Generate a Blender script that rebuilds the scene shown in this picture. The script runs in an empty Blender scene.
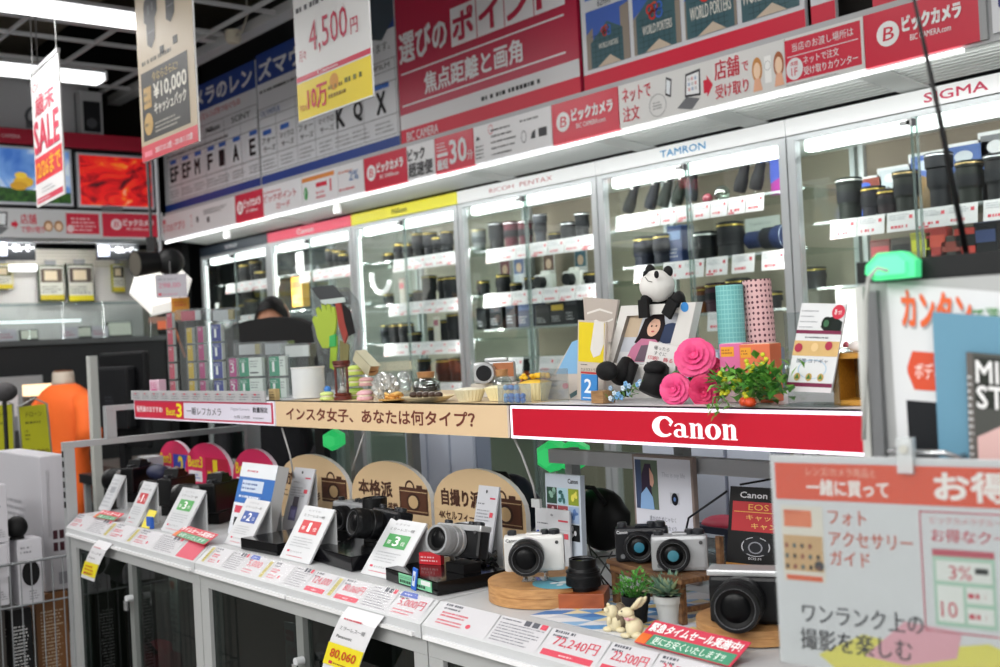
import bpy, bmesh, math, random
from mathutils import Vector, Matrix, Euler
random.seed(7)
SC = bpy.context.scene
COL = SC.collection
PI = math.pi
# ------------------------------------------------------------------ camera model (world: X along the counter, Y into the shop, Z up)
FPX = 1143.0
TH = math.atan(940 / 1143.0)
_w = Vector((-math.cos(TH), math.sin(TH), 0)); _r = Vector((math.sin(TH), math.cos(TH), 0)); _z = Vector((0, 0, 1))
CAM = Vector((0, 0, 1.45))
_p = 6.5 / FPX
CF = (_w + _p * _z).normalized(); _z2 = (_z - _p * _w).normalized()
CR = (_r * .99865 - _z2 * .052).normalized(); CU = (_r * .052 + _z2 * .99865).normalized()
def ray(x, y): return CF + CR * ((x - 500) / FPX) - CU * ((y - 333.5) / FPX)
def on(ax, x, y, v):
    d = ray(x, y); return CAM + d * ((v - CAM[ax]) / d[ax])
def oX(x, y, v): return on(0, x, y, v)
def oY(x, y, v): return on(1, x, y, v)
def oZ(x, y, v): return on(2, x, y, v)
def depth(P): return (Vector(P) - CAM).dot(CF)
def mpp(P): return depth(P) / FPX          # metres per photo pixel at a point
cd = bpy.data.cameras.new('camera'); cam = bpy.data.objects.new('camera', cd); COL.objects.link(cam)
cam.matrix_world = Matrix.Translation(CAM) @ Matrix((CR, CU, -CF)).transposed().to_4x4()
cd.sensor_width = 36; cd.lens = 36 * FPX / 1000; cd.clip_start = .02; cd.clip_end = 60
cd.dof.use_dof = True; cd.dof.focus_distance = 2.1; cd.dof.aperture_fstop = 5.2
SC.camera = cam

# ------------------------------------------------------------------ materials
def lin(c):
    if isinstance(c, str):
        c = c.lstrip('#'); c = [int(c[i:i+2], 16) / 255 for i in (0, 2, 4)]
    return tuple((v / 12.92 if v <= .04045 else ((v + .055) / 1.055) ** 2.4) for v in c)
_M = {}
def mat(c, rough=.5, metal=0, emit=0, noise=0, scale=30, bump=0, spec=.5, name=None):
    key = (c, rough, metal, emit, noise, scale, bump, spec)
    if key in _M: return _M[key]
    m = bpy.data.materials.new(name or 'material'); m.use_nodes = True
    nt = m.node_tree; b = nt.nodes['Principled BSDF']; col = lin(c)
    if max(col) < .03 and not emit: col = tuple(v * .6 for v in col); spec = min(spec, .28)
    b.inputs['Base Color'].default_value = (*col, 1); b.inputs['Roughness'].default_value = rough
    b.inputs['Metallic'].default_value = metal; b.inputs['Specular IOR Level'].default_value = spec
    if emit:
        b.inputs['Emission Color'].default_value = (*col, 1); b.inputs['Emission Strength'].default_value = emit
    if noise or bump:
        tc = nt.nodes.new('ShaderNodeTexCoord'); n = nt.nodes.new('ShaderNodeTexNoise'); n.inputs['Scale'].default_value = scale
        n.inputs['Detail'].default_value = 3
        nt.links.new(tc.outputs['Object'], n.inputs['Vector'])
        if noise:
            mx = nt.nodes.new('ShaderNodeMix'); mx.data_type = 'RGBA'
            nt.links.new(n.outputs['Fac'], mx.inputs['Factor'])
            mx.inputs['A'].default_value = (*[max(0, v * (1 - noise)) for v in col], 1)
            mx.inputs['B'].default_value = (*[min(1, v * (1 + noise)) for v in col], 1)
            nt.links.new(mx.outputs['Result'], b.inputs['Base Color'])
        if bump:
            bp = nt.nodes.new('ShaderNodeBump'); bp.inputs['Strength'].default_value = bump; bp.inputs['Distance'].default_value = .002
            nt.links.new(n.outputs['Fac'], bp.inputs['Height']); nt.links.new(bp.outputs['Normal'], b.inputs['Normal'])
    _M[key] = m; return m
def glass(tint='#ffffff', refl=.12, rough=.02, opac=0, key=None):
    k = ('glass', tint, refl, rough, opac)
    if k in _M: return _M[k]
    m = bpy.data.materials.new('clear_glass'); m.use_nodes = True; nt = m.node_tree
    for n in list(nt.nodes): nt.nodes.remove(n)
    out = nt.nodes.new('ShaderNodeOutputMaterial'); tr = nt.nodes.new('ShaderNodeBsdfTransparent'); gl = nt.nodes.new('ShaderNodeBsdfGlossy')
    tr.inputs['Color'].default_value = (*lin(tint), 1); gl.inputs['Roughness'].default_value = rough
    lw = nt.nodes.new('ShaderNodeLayerWeight'); lw.inputs['Blend'].default_value = .25
    mp = nt.nodes.new('ShaderNodeMapRange'); mp.inputs['To Min'].default_value = refl * .4; mp.inputs['To Max'].default_value = min(1, refl * 3)
    mx = nt.nodes.new('ShaderNodeMixShader')
    nt.links.new(lw.outputs['Facing'], mp.inputs['Value']); nt.links.new(mp.outputs['Result'], mx.inputs['Fac'])
    nt.links.new(tr.outputs[0], mx.inputs[1]); nt.links.new(gl.outputs[0], mx.inputs[2])
    last = mx
    if opac:
        df = nt.nodes.new('ShaderNodeBsdfDiffuse'); df.inputs['Color'].default_value = (*lin('#e8ecee'), 1)
        m2 = nt.nodes.new('ShaderNodeMixShader'); m2.inputs['Fac'].default_value = opac
        nt.links.new(mx.outputs[0], m2.inputs[1]); nt.links.new(df.outputs[0], m2.inputs[2]); last = m2
    nt.links.new(last.outputs[0], out.inputs['Surface'])
    _M[k] = m; return m
def wood(c1, c2, scale=8, rough=.45, stretch=(1, 12, 12)):
    k = ('wood', c1, c2, scale, stretch)
    if k in _M: return _M[k]
    m = bpy.data.materials.new('wood'); m.use_nodes = True; nt = m.node_tree; b = nt.nodes['Principled BSDF']
    tc = nt.nodes.new('ShaderNodeTexCoord'); mp = nt.nodes.new('ShaderNodeMapping'); mp.inputs['Scale'].default_value = stretch
    n = nt.nodes.new('ShaderNodeTexNoise'); n.inputs['Scale'].default_value = scale; n.inputs['Detail'].default_value = 6
    rp = nt.nodes.new('ShaderNodeValToRGB'); rp.color_ramp.elements[0].position = .35; rp.color_ramp.elements[1].position = .65
    rp.color_ramp.elements[0].color = (*lin(c1), 1); rp.color_ramp.elements[1].color = (*lin(c2), 1)
    nt.links.new(tc.outputs['Object'], mp.inputs['Vector']); nt.links.new(mp.outputs[0], n.inputs['Vector']); nt.links.new(n.outputs['Fac'], rp.inputs[0])
    nt.links.new(rp.outputs[0], b.inputs['Base Color']); b.inputs['Roughness'].default_value = rough
    _M[k] = m; return m
def ramp_mat(name, stops, scale=(1, 1, 1), nscale=2., distort=1., emit=0, mode='noise', rough=.4):
    m = bpy.data.materials.new(name); m.use_nodes = True; nt = m.node_tree; b = nt.nodes['Principled BSDF']
    tc = nt.nodes.new('ShaderNodeTexCoord'); mp = nt.nodes.new('ShaderNodeMapping'); mp.inputs['Scale'].default_value = scale
    n = nt.nodes.new('ShaderNodeTexNoise'); n.inputs['Scale'].default_value = nscale; n.inputs['Distortion'].default_value = distort; n.inputs['Detail'].default_value = 3
    rp = nt.nodes.new('ShaderNodeValToRGB'); e = rp.color_ramp.elements
    e[0].position, e[0].color = stops[0][0], (*lin(stops[0][1]), 1); e[1].position, e[1].color = stops[-1][0], (*lin(stops[-1][1]), 1)
    for p, c in stops[1:-1]:
        x = e.new(p); x.color = (*lin(c), 1)
    nt.links.new(tc.outputs['Object'], mp.inputs['Vector']); nt.links.new(mp.outputs[0], n.inputs['Vector'])
    nt.links.new(n.outputs['Fac'], rp.inputs[0]); nt.links.new(rp.outputs[0], b.inputs['Base Color']); b.inputs['Roughness'].default_value = rough
    if emit:
        nt.links.new(rp.outputs[0], b.inputs['Emission Color']); b.inputs['Emission Strength'].default_value = emit
    return m
WHITE = '#e9e9ea'; BLK = '#121316'; RED = '#c8203a'; GRY = '#9a9c9e'
def alu(): return mat('#b9bcbe', .38, .55, noise=.05, scale=12)
def plast(c='#121316', r=.38): return mat(c, r, bump=.15, scale=400)
def A(c): return c if isinstance(c, bpy.types.Material) else mat(c)

# ------------------------------------------------------------------ text glyph cache
_T = {}
def glyphs(s, bold=0):
    k = s
    if k not in _T:
        c = bpy.data.curves.new('t', 'FONT'); c.body = s; c.resolution_u = 2; c.offset = 0
        o = bpy.data.objects.new('t', c); COL.objects.link(o)
        m = bpy.data.meshes.new_from_object(o.evaluated_get(bpy.context.evaluated_depsgraph_get()))
        vs = [(v.co.x, v.co.y) for v in m.vertices]; fs = [tuple(p.vertices) for p in m.polygons]
        bpy.data.objects.remove(o); bpy.data.curves.remove(c); bpy.data.meshes.remove(m)
        x0 = min(v[0] for v in vs); x1 = max(v[0] for v in vs); y0 = min(v[1] for v in vs); y1 = max(v[1] for v in vs)
        _T[k] = ([((v[0] - x0) / max(1e-6, x1 - x0), (v[1] - y0) / max(1e-6, y1 - y0)) for v in vs], fs, (x1 - x0) / max(1e-6, y1 - y0))
    return _T[k]

# ------------------------------------------------------------------ mesh builder
def TR(loc=(0, 0, 0), rz=0, rx=0, ry=0, s=1):
    return Matrix.Translation(loc) @ Euler((math.radians(rx), math.radians(ry), math.radians(rz))).to_matrix().to_4x4() @ Matrix.Scale(s, 4)
class MB:
    def __init__(self): self.v = []; self.f = []; self.mi = []; self.sm = []; self.ms = []; self.T = Matrix.Identity(4)
    def add(self, vs, fs, m, smooth=False, T=None):
        m = A(m)
        if m not in self.ms: self.ms.append(m)
        k = self.ms.index(m); b = len(self.v); T = self.T @ T if T is not None else self.T
        self.v.extend(T @ Vector(p) for p in vs)
        for f in fs: self.f.append(tuple(b + i for i in f)); self.mi.append(k); self.sm.append(smooth)
        return self
    def box(self, x0, x1, y0, y1, z0, z1, m, T=None, bev=0):
        if bev:
            bm = bmesh.new(); bmesh.ops.create_cube(bm, size=1)
            for v in bm.verts: v.co = Vector(((x0 + x1) / 2 + v.co.x * (x1 - x0), (y0 + y1) / 2 + v.co.y * (y1 - y0), (z0 + z1) / 2 + v.co.z * (z1 - z0)))
            bmesh.ops.bevel(bm, geom=bm.edges[:], offset=bev, segments=2, affect='EDGES', profile=.6)
            vs = [v.co.copy() for v in bm.verts]; fs = [tuple(v.index for v in f.verts) for f in bm.faces]; bm.free()
            return self.add(vs, fs, m, False, T)
        vs = [(x, y, z) for x in (x0, x1) for y in (y0, y1) for z in (z0, z1)]
        return self.add(vs, [(0, 1, 3, 2), (4, 6, 7, 5), (0, 4, 5, 1), (2, 3, 7, 6), (0, 2, 6, 4), (1, 5, 7, 3)], m, False, T)
    def lathe(self, prof, m, T=None, n=24, smooth=False, caps=True):
        """prof [(r,z,(mat))...]; each segment gets its own rings unless smooth"""
        vs = []; fs = []
        def ring(r, z):
            b = len(vs); vs.extend((r * math.cos(2 * PI * i / n), r * math.sin(2 * PI * i / n), z) for i in range(n)); return b
        if smooth:
            rs = [ring(p[0], p[1]) for p in prof]
            for a, b in zip(rs, rs[1:]):
                for i in range(n): fs.append((a + i, a + (i + 1) % n, b + (i + 1) % n, b + i))
            self.add(vs, fs, m, True, T)
        else:
            for p, q in zip(prof, prof[1:]):
                vs = []; a = ring(p[0], p[1]); b = ring(q[0], q[1])
                self.add(vs, [(a + i, a + (i + 1) % n, b + (i + 1) % n, b + i) for i in range(n)], q[2] if len(q) > 2 else m, True, T)
        if caps:
            for p, flip in ((prof[0], 1), (prof[-1], 0)):
                if p[0] > 1e-5:
                    vs = []; ring(p[0], p[1]); f = tuple(range(n))
                    self.add(vs, [f[::-1] if flip else f], p[2] if len(p) > 2 else m, False, T)
        return self
    def cyl(self, p0, p1, r0, m, r1=None, n=12, caps=True):
        p0 = Vector(p0); p1 = Vector(p1); r1 = r0 if r1 is None else r1; d = p1 - p0
        T = Matrix.Translation(p0) @ d.to_track_quat('Z', 'Y').to_matrix().to_4x4()
        return self.lathe([(r0, 0), (r1, d.length)], m, T, n, False, caps)
    def tube(self, path, r, m, n=8, closed=False):
        P = [Vector(p) for p in path]; vs = []; fs = []; N = len(P); up = None
        for i, p in enumerate(P):
            t = (P[(i + 1) % N] - P[i - 1]) if closed else (P[min(i + 1, N - 1)] - P[max(i - 1, 0)])
            t.normalize()
            if up is None: up = Vector((0, 0, 1)) if abs(t.z) < .9 else Vector((1, 0, 0))
            a = t.cross(up).normalized(); b = a.cross(t).normalized(); up = b
            rr = r[i] if isinstance(r, (list, tuple)) else r
            vs += [p + a * rr * math.cos(2 * PI * k / n) + b * rr * math.sin(2 * PI * k / n) for k in range(n)]
        for i in range(N if closed else N - 1):
            for k in range(n):
                j = (i + 1) % N; fs.append((i * n + k, i * n + (k + 1) % n, j * n + (k + 1) % n, j * n + k))
        if not closed: fs += [tuple(range(n))[::-1], tuple((N - 1) * n + k for k in range(n))]
        return self.add(vs, fs, m, True)
    def prism(self, poly, y0, y1, m, T=None, side=None):
        """outline in local x,z; thickness y0..y1"""
        n = len(poly); vs = [(x, y0, z) for x, z in poly] + [(x, y1, z) for x, z in poly]
        self.add(vs, [tuple(range(n)), tuple(range(2 * n - 1, n - 1, -1))], m, False, T)
        return self.add(vs, [(i, i + n, (i + 1) % n + n, (i + 1) % n) for i in range(n)], side or m, False, T)
    def sphere(self, c, r, m, T=None, n=16, k=10, sc=(1, 1, 1)):
        vs = [(0, 0, -1)]; fs = []
        for j in range(1, k):
            a = PI * j / k - PI / 2
            vs += [(math.cos(a) * math.cos(2 * PI * i / n), math.cos(a) * math.sin(2 * PI * i / n), math.sin(a)) for i in range(n)]
        vs.append((0, 0, 1)); L = len(vs) - 1
        for i in range(n):
            fs.append((0, 1 + (i + 1) % n, 1 + i)); fs.append((L, L - n + i, L - n + (i + 1) % n))
            for j in range(k - 2):
                a = 1 + j * n; fs.append((a + i, a + (i + 1) % n, a + n + (i + 1) % n, a + n + i))
        vs = [(c[0] + x * r * sc[0], c[1] + y * r * sc[1], c[2] + z * r * sc[2]) for x, y, z in vs]
        return self.add(vs, fs, m, True, T)
    def build(self, name, parent=None, **kw):
        me = bpy.data.meshes.new(name); me.from_pydata([tuple(v) for v in self.v], [], self.f)
        for m in self.ms: me.materials.append(m)
        me.polygons.foreach_set('material_index', self.mi); me.polygons.foreach_set('use_smooth', self.sm); me.update()
        o = bpy.data.objects.new(name, me); COL.objects.link(o)
        if parent: o.parent = parent
        for k, v in kw.items():
            if k == 'loc': o.location = v
            elif k == 'rz': o.rotation_euler = (0, 0, math.radians(v))
            elif v is not None: o[{'cat': 'category'}.get(k, k)] = v
        return o
class Sheet:
    """printing on a face of a board: local x right, z up, seen from -y; units u,v map to metres"""
    def __init__(s, mb, x0, z0, w, h, U=100, V=100, y=0, T=None, lay=.0004): s.mb = mb; s.x0 = x0; s.z0 = z0; s.a = w / U; s.b = h / V; s.y = y; s.T = T; s.lay = lay
    def P(s, u, v, l): return (s.x0 + u * s.a, s.y - s.lay * l, s.z0 + v * s.b)
    def poly(s, pts, c, l=1): s.mb.add([s.P(u, v, l) for u, v in pts], [tuple(range(len(pts)))], c, False, s.T); return s
    def rect(s, u, v, w, h, c, l=1): return s.poly([(u, v), (u + w, v), (u + w, v + h), (u, v + h)], c, l)
    def text(s, t, u, v, w, h, c, l=3, bold=0, skew=0):
        vs, fs, _ = glyphs(t, bold)
        d = bold * .012 * h; du = d * s.b / s.a
        for q, (ox, oy) in enumerate(((0, 0),) if not bold else ((-du, 0), (du, 0)) if bold == 1 else ((-du, -d), (du, -d), (-du, d), (du, d))):
            s.mb.add([s.P(u + x * w + skew * y * h + ox, v + y * h + oy, l + q * .04) for x, y in vs], fs, c, False, s.T)
        return s
    def ell(s, u, v, ru, rv, c, l=2, n=20): return s.poly([(u + ru * math.cos(2 * PI * i / n), v + rv * math.sin(2 * PI * i / n)) for i in range(n)], c, l)
    def ring(s, u, v, ru, rv, t, c, l=2, n=20):
        vs = [s.P(u + k * ru * math.cos(2 * PI * i / n), v + k * rv * math.sin(2 * PI * i / n), l) for k in (1, 1 - t) for i in range(n)]
        s.mb.add(vs, [(i, (i + 1) % n, n + (i + 1) % n, n + i) for i in range(n)], c, False, s.T); return s
    def fine(s, u, v, w, h, rows, c, l=2, seed=1, fill=.42):
        """tiny illegible print: rows of short dashes"""
        rnd = random.Random(seed); dv = h / rows; vs = []; fs = []
        for r in range(rows):
            x = u; z = v + h - (r + 1) * dv + dv * .25; end = u + w * rnd.uniform(.7, 1); q = max(w * .012, dv * fill * s.b / s.a)
            while x < end:
                d = q * rnd.uniform(.5, 1.3)
                b = len(vs); vs += [s.P(x, z, l), s.P(min(x + d, end), z, l), s.P(min(x + d, end), z + dv * fill, l), s.P(x, z + dv * fill, l)]; fs.append((b, b + 1, b + 2, b + 3)); x += d + q * rnd.choice((.35, .35, .5, 1.1))
        s.mb.add(vs, fs, c, False, s.T); return s
    def canon(s, u, v, w, h, c, l=3):
        """the high-contrast serif word on the red bars, drawn from outlines"""
        def E(cx, cy, rx, ry, a0=0, a1=360, n=16): return [(cx + rx * math.cos(math.radians(a0 + (a1 - a0) * i / n)), cy + ry * math.sin(math.radians(a0 + (a1 - a0) * i / n))) for i in range(n + 1)]
        def P(pts): s.poly([(u + x / 345 * w, v + y / 100 * h) for x, y in pts], c, l)
        def strip(o, i):
            for k in range(len(o) - 1): P([o[k], o[k + 1], i[k + 1], i[k]])
        strip(E(48, 50, 48, 50, 62, 318), E(58, 51, 27, 38, 78, 308))
        P([(58, 98), (66, 100), (82, 88), (92, 74), (80, 66), (70, 80), (58, 90)])
        P([(72, 60), (92, 76), (80, 52)])
        def stem(x, top=68, wd=17): P([(x, 6), (x + wd, 6), (x + wd, top), (x, top)])
        def serif(x, y, wd=27, hh=5): P([(x, y), (x + wd, y), (x + wd, y + hh), (x, y + hh)])
        # a
        stem(125, 56); strip(E(118, 50, 24, 18, 0, 170), E(114, 50, 11, 12, 0, 170)); P([(125, 6), (140, 2), (152, 4), (152, 10), (142, 10)])
        strip(E(112, 21, 20, 20, 60, 300), E(116, 21, 9, 13, 60, 300)); P([(118, 36), (126, 40), (126, 32), (118, 31)]); P([(116, 4), (128, 10), (126, 2)])
        # n
        for X in (158, 288):
            stem(X + 5); serif(X, 0); serif(X, 64, 18, 6); stem(X + 35, 54); serif(X + 31, 0)
            strip(E(X + 36, 48, 16, 22, 0, 150), E(X + 32, 50, 4, 12, 0, 150))
        # o
        strip(E(252, 34, 31, 36), E(252, 34, 12, 29))
        return s
    def bic(s, u, v, w, h, c, bg, l=3):
        """round shop emblem with a slanted letter, katakana and web line"""
        r = h * .42; ru = r * s.b / s.a
        s.ell(u + ru, v + h * .5, ru, r, c, l); s.text('B', u + ru * .55, v + h * .28, ru * .95, h * .44, bg, l + 1, 1, skew=.25 * s.b / s.a * .5)
        s.text('ビックカメラ', u + ru * 2.3, v + h * .42, w - ru * 2.3, h * .5, c, l, 4); s.text('BIC CAMERA.com', u + ru * 2.9, v + h * .08, (w - ru * 2.9) * .8, h * .2, c, l, 1)
        return s

def tagit(o, label=None, cat=None, group=None, kind=None):
    if label: o['label'] = label
    if cat: o['category'] = cat
    if group: o['group'] = group
    if kind: o['kind'] = kind
    return o
def thing(name, label, cat, loc=(0, 0, 0), rz=0, group=None, rx=0):
    o = bpy.data.objects.new(name, None); COL.objects.link(o); o.empty_display_size = .05
    o.location = loc; o.rotation_euler = (math.radians(rx), 0, math.radians(rz)); return tagit(o, label, cat, group)
KIDS = {}
def dup(root, loc=None, rz=None, label=None, group=None, scale=None):
    def cp(o, par):
        c = o.copy(); COL.objects.link(c)
        if par: c.parent = par
        for ch in [x for x in o.children]: cp(ch, c)
        return c
    r = cp(root, None)
    if loc is not None: r.location = loc
    if rz is not None: r.rotation_euler = (root.rotation_euler.x, root.rotation_euler.y, math.radians(rz))
    if scale is not None: r.scale = (scale,) * 3 if not isinstance(scale, (tuple, list)) else scale
    if label: r['label'] = label
    if group: r['group'] = group
    return r
def struct(mb, name, parent=None): o = mb.build(name, parent); o['kind'] = 'structure'; return o
ORD = ['first', 'second', 'third', 'fourth', 'fifth', 'sixth', 'seventh', 'eighth', 'ninth', 'tenth', 'eleventh', 'twelfth', 'thirteenth']
# ================================================================== the room
m = MB(); m.box(-8.2, 2.5, -3.5, 4.2, -.05, 0, mat('#8b8a86', .35, noise=.08, scale=3)); struct(m, 'floor')
m = MB(); m.box(-8.2, 2.5, 3.85, 3.95, 0, 3.9, mat('#3a3a3c', .8)); struct(m, 'wall_back')
m = MB(); m.box(-8.2, -8.1, -3.5, 3.85, 0, 3.9, mat('#2c2c2e', .8)); struct(m, 'wall_left')
m = MB(); m.box(2.4, 2.5, -3.5, 3.85, 0, 3.9, mat('#d4d5d6', .8)); struct(m, 'wall_right')
m = MB(); m.box(-8.1, 2.4, -3.5, -3.4, 0, 3.9, mat('#bcbdbe', .8)); struct(m, 'wall_front')
m = MB(); m.box(-8.2, 2.5, -3.5, 4.2, 3.9, 3.95, mat('#6a6052', .9, noise=.3, scale=1.5)); struct(m, 'ceiling')
# open grid hung under the dark ceiling
m = MB(); gm = mat('#c4c6c8', .5)
GZ = 3.06
y = -3.3
while y < 2.75: m.box(-8.0, 2.3, y - .006, y + .006, GZ, GZ + .02, gm); y += .42
x = -8.0
while x < 2.3: m.box(x - .006, x + .006, -3.3, 2.7, GZ, GZ + .02, gm); x += .45
for x in (-7.4, -5.55, -3.7, -1.85, 0): m.box(x - .03, x + .03, -3.3, 2.76, GZ + .035, GZ + .09, mat('#c8cacc', .45))
m.box(-8.0, 2.3, 2.72, 2.80, GZ, GZ + .05, gm)
struct(m, 'ceiling_grid')
m = MB()
for i in range(6): m.box(-8, 2.3, -2.6 + i * .95, -2.35 + i * .95, 3.45, 3.62, mat('#7a7264', .8, noise=.2, scale=2))
struct(m, 'ceiling_duct')
# ceiling lamps: tube fixtures running in y, hanging in rows under the grid
TUBE = mat('#ffffff', .5, emit=3.2)
def lamp(x, y0, y1, z, label, e=26, group='ceiling tube lamps'):
    t = thing('ceiling_lamp', label, 'lamp', (x, (y0 + y1) / 2, z), 0, group)
    L = (y1 - y0) / 2
    h = MB(); h.prism([(-.06, .03), (-.03, .055), (.03, .055), (.06, .03)], -L, L, mat('#d6d8da', .4)); h.box(-.06, .06, -L, -L + .01, -.005, .04, mat('#d6d8da', .4)); h.box(-.06, .06, L - .01, L, -.005, .04, mat('#d6d8da', .4))
    h.build('lamp_housing', t)
    b = MB(); b.box(-.045, .045, -L + .012, L - .012, -.012, .028, TUBE, bev=.012); b.build('tube', t)
    for yy in (-L * .7, L * .7): h = MB(); h.cyl((0, yy, .05), (0, yy, GZ - z), .003, '#777777', n=6); h.build('hanger', t)
    l = bpy.data.lights.new('lamp_light', 'AREA'); l.shape = 'RECTANGLE'; l.size = .09; l.size_y = 2 * L; l.energy = e; l.color = (1, .985, .96)
    lo = bpy.data.objects.new('lamp_light', l); COL.objects.link(lo); lo.parent = t; lo.location = (0, 0, -.02)
    return t
PA = oX(140, 25, -4.35); PB = oX(103, 82, -5.35)
lamp(-4.35, PA.y - 2.1, PA.y + .12, PA.z, 'long white tube lamp hanging from the dark ceiling, nearer of the two at upper left')
lamp(-5.35, PB.y - 2.0, PB.y, PB.z, 'white tube lamp hanging behind the hanging sale banner, farther of the two at upper left')
for (x, y) in ((-2.4, 1.3), (-.4, 1.3), (1.6, 1.0), (-.4, -1.6), (1.4, -1.6), (-2.4, -1.6), (-6.3, -1.2), (.6, -2.25), (-1.4, -2.25)):  # unseen lamps added for light, the rearmost ones to brighten the foreground sign
    lamp(x, y - 1.15, y + 1.15, 2.92, 'unseen white tube lamp added outside the picture to light the aisle', 12 if y > 0 else (50 if y > -2 else 75), 'added tube lamps over the aisle')
t = thing('ceiling_lamp', 'tube lamp hidden behind the far fascia lighting the goods wall', 'lamp', (-6.92, 2.05, 2.2), 0)
m = MB(); m.box(-.03, .03, -.8, .8, 0, .03, mat('#d6d8da', .4)); m.build('lamp_housing', t); m = MB(); m.box(-.02, .02, -.78, .78, -.02, 0, TUBE); m.build('tube', t)
l = bpy.data.lights.new('lamp_light', 'AREA'); l.shape = 'RECTANGLE'; l.size = .05; l.size_y = 1.5; l.energy = 30; lo = bpy.data.objects.new('lamp_light', l); COL.objects.link(lo); lo.parent = t; lo.location = (0, 0, -.025); lo.rotation_euler = (0, math.radians(25), 0)
# ceiling sensor
c = oZ(233, 31, GZ); t = thing('ceiling_sensor', 'small cream ceiling sensor with a loose cable on the grid', 'sensor', (c.x, c.y, c.z - .03))
m = MB(); m.lathe([(.0, -.03), (.03, -.03), (.04, -.01), (.04, .03)], mat('#cfc8b4'), n=16); m.build('housing', t)
m = MB(); m.tube([(.03, 0, 0), (.09, .0, .0), (.12, .02, .08), (.1, .03, .3)], .005, mat('#b8b4a8')); m.build('cable', t)
# world
w = bpy.data.worlds.new('world'); SC.world = w; w.use_nodes = True
w.node_tree.nodes['Background'].inputs['Color'].default_value = (.75, .8, .9, 1); w.node_tree.nodes['Background'].inputs['Strength'].default_value = .25

# ================================================================== fascia over the wall showcases
FY = 2.88; FZ0 = 2.163; FZ1 = 2.312; FX0 = -6.68
FX1 = oY(979, 20, FY).x
def fx(px, side=0):                       # x on the fascia plane from a pixel column near its lower edge
    return oY(px, 234 - .2446 * (px - 200), FY).x
t = thing('fascia_sign', 'long red and white shop fascia running above the glass showcases', 'sign')
m = MB(); g = mat('#8c8f90', .6)
m.box(FX0, FX1 + .03, FY + .01, 3.85, FZ1 - .02, FZ1 + .02, mat('#b4b6b8')); m.box(FX1, FX1 + .02, FY, 3.15, FZ0, FZ1, mat('#a0a2a4'))
m.box(FX0, FX1 + .5, FY + .012, FY + .03, FZ0 - .008, FZ1, mat('#c0c2c4'))
m.build('box', t)
m = MB()                                   # ribbed underside
rib = mat('#dcdfdd', .55)
def sz(y): return FZ0 + .002 + (2.136 - FZ0 - .002) * (y - FY) / (3.175 - FY)
def slab(m, x0, x1, ya, yb, h0, h1, c):
    m.add([(x, y, sz(y) + h) for x in (x0, x1) for y in (ya, yb) for h in (h0, h1)], [(0, 1, 3, 2), (4, 6, 7, 5), (0, 4, 5, 1), (2, 3, 7, 6), (0, 2, 6, 4), (1, 5, 7, 3)], c)
slab(m, FX0, 2.3, FY + .032, 3.175, .012, .02, mat('#5e6260', .7))
y = FY + .036
while y < 3.165:
    slab(m, FX0, 2.3, y, y + .011, .002, .0118, rib); y += .025
for px in (262, 455, 590, 700, 860): 
    x = oY(px, 100, FY).x if 0 else fx(min(px, 900)); slab(m, x - .05, x + .05, FY + .034, 3.172, -.002, .0015, mat('#c9ccca', .5))
m.build('ribbed_soffit', t)
def panel(px0, px1, bg):
    x0, x1 = fx(px0), fx(px1); mb = MB(); mb.box(x0 + .002, x1 - .002, FY, FY + .012, FZ0, FZ1, mat(bg, .35))
    return mb, Sheet(mb, x0, FZ0, x1 - x0, FZ1 - FZ0, (x1 - x0) / (FZ1 - FZ0) * 100, 100, FY, lay=.0008), (x1 - x0) / (FZ1 - FZ0) * 100
R = '#cf1d3c'; W = '#e4e4e6'; DK = '#333338'
m, s, U = panel(163, 236, W); s.text('スマホアプリ', 6, 30, U * .32, 34, R, bold=1); s.rect(6, 66, 30, 18, R); s.rect(U * .42, 30, 7, 45, R); s.rect(U * .42 + 1, 36, 5, 33, '#f0f0f0', 2)
s.rect(U * .5, 40, 16, 22, DK); s.rect(U * .64, 30, 20, 20, DK); s.fine(U * .6, 60, U * .3, 22, 3, DK, seed=2); m.build('white_panel', t)
for k, (a, b) in enumerate(((236, 264), (365, 408), (553, 620))):
    m, s, U = panel(a, b, R); s.bic(U * .08, 22, U * .84, 58, '#f2f2f2', R); m.build('red_panel', t)
m, s, U = panel(264, 303, W); s.text('ビックポイント', 8, 44, U * .84, 26, R, bold=1); s.text('カード', U * .35, 14, U * .35, 22, R, bold=1); s.fine(10, 74, U * .6, 10, 1, R); m.build('white_panel', t)
m, s, U = panel(303, 339, W); s.rect(2, 78, U * .9, 14, '#e08a3c'); s.ell(26, 40, 12, 22, '#4aa05a'); s.text('P', 22, 30, 8, 22, W, 4); s.rect(U * .4, 52, U * .3, 14, R); s.fine(U * .4, 12, U * .3, 30, 2, R); s.rect(U * .78, 30, 9, 40, R); m.build('white_panel', t)
m, s, U = panel(339, 365, W); s.text('2%', U * .45, 45, U * .35, 30, '#4a78b0', bold=1); s.fine(6, 70, U * .7, 16, 1, '#d07050'); s.fine(6, 15, U * .8, 16, 1, R); m.build('white_panel', t)
m, s, U = panel(408, 436, W); s.text('ビック', 8, 54, U * .6, 34, DK, bold=2); s.text('超速便', 8, 8, U * .86, 40, DK, bold=2); m.build('white_panel', t)
m, s, U = panel(436, 475, R); s.text('30', U * .4, 18, U * .42, 64, W, bold=2); s.text('分', U * .84, 18, U * .13, 26, W, bold=1); s.text('最短', U * .06, 8, U * .28, 28, W, bold=2); s.rect(U * .06, 44, U * .28, 10, W); s.fine(U * .06, 58, U * .28, 28, 3, W); m.build('red_panel', t)
m, s, U = panel(475, 553, W); s.fine(8, 10, U * .14, 40, 4, DK, seed=3)
for j in range(5): s.fine(U * .24, 10 + j * 16, U * .34, 9, 1, DK, seed=j + 4, fill=.5)
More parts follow.
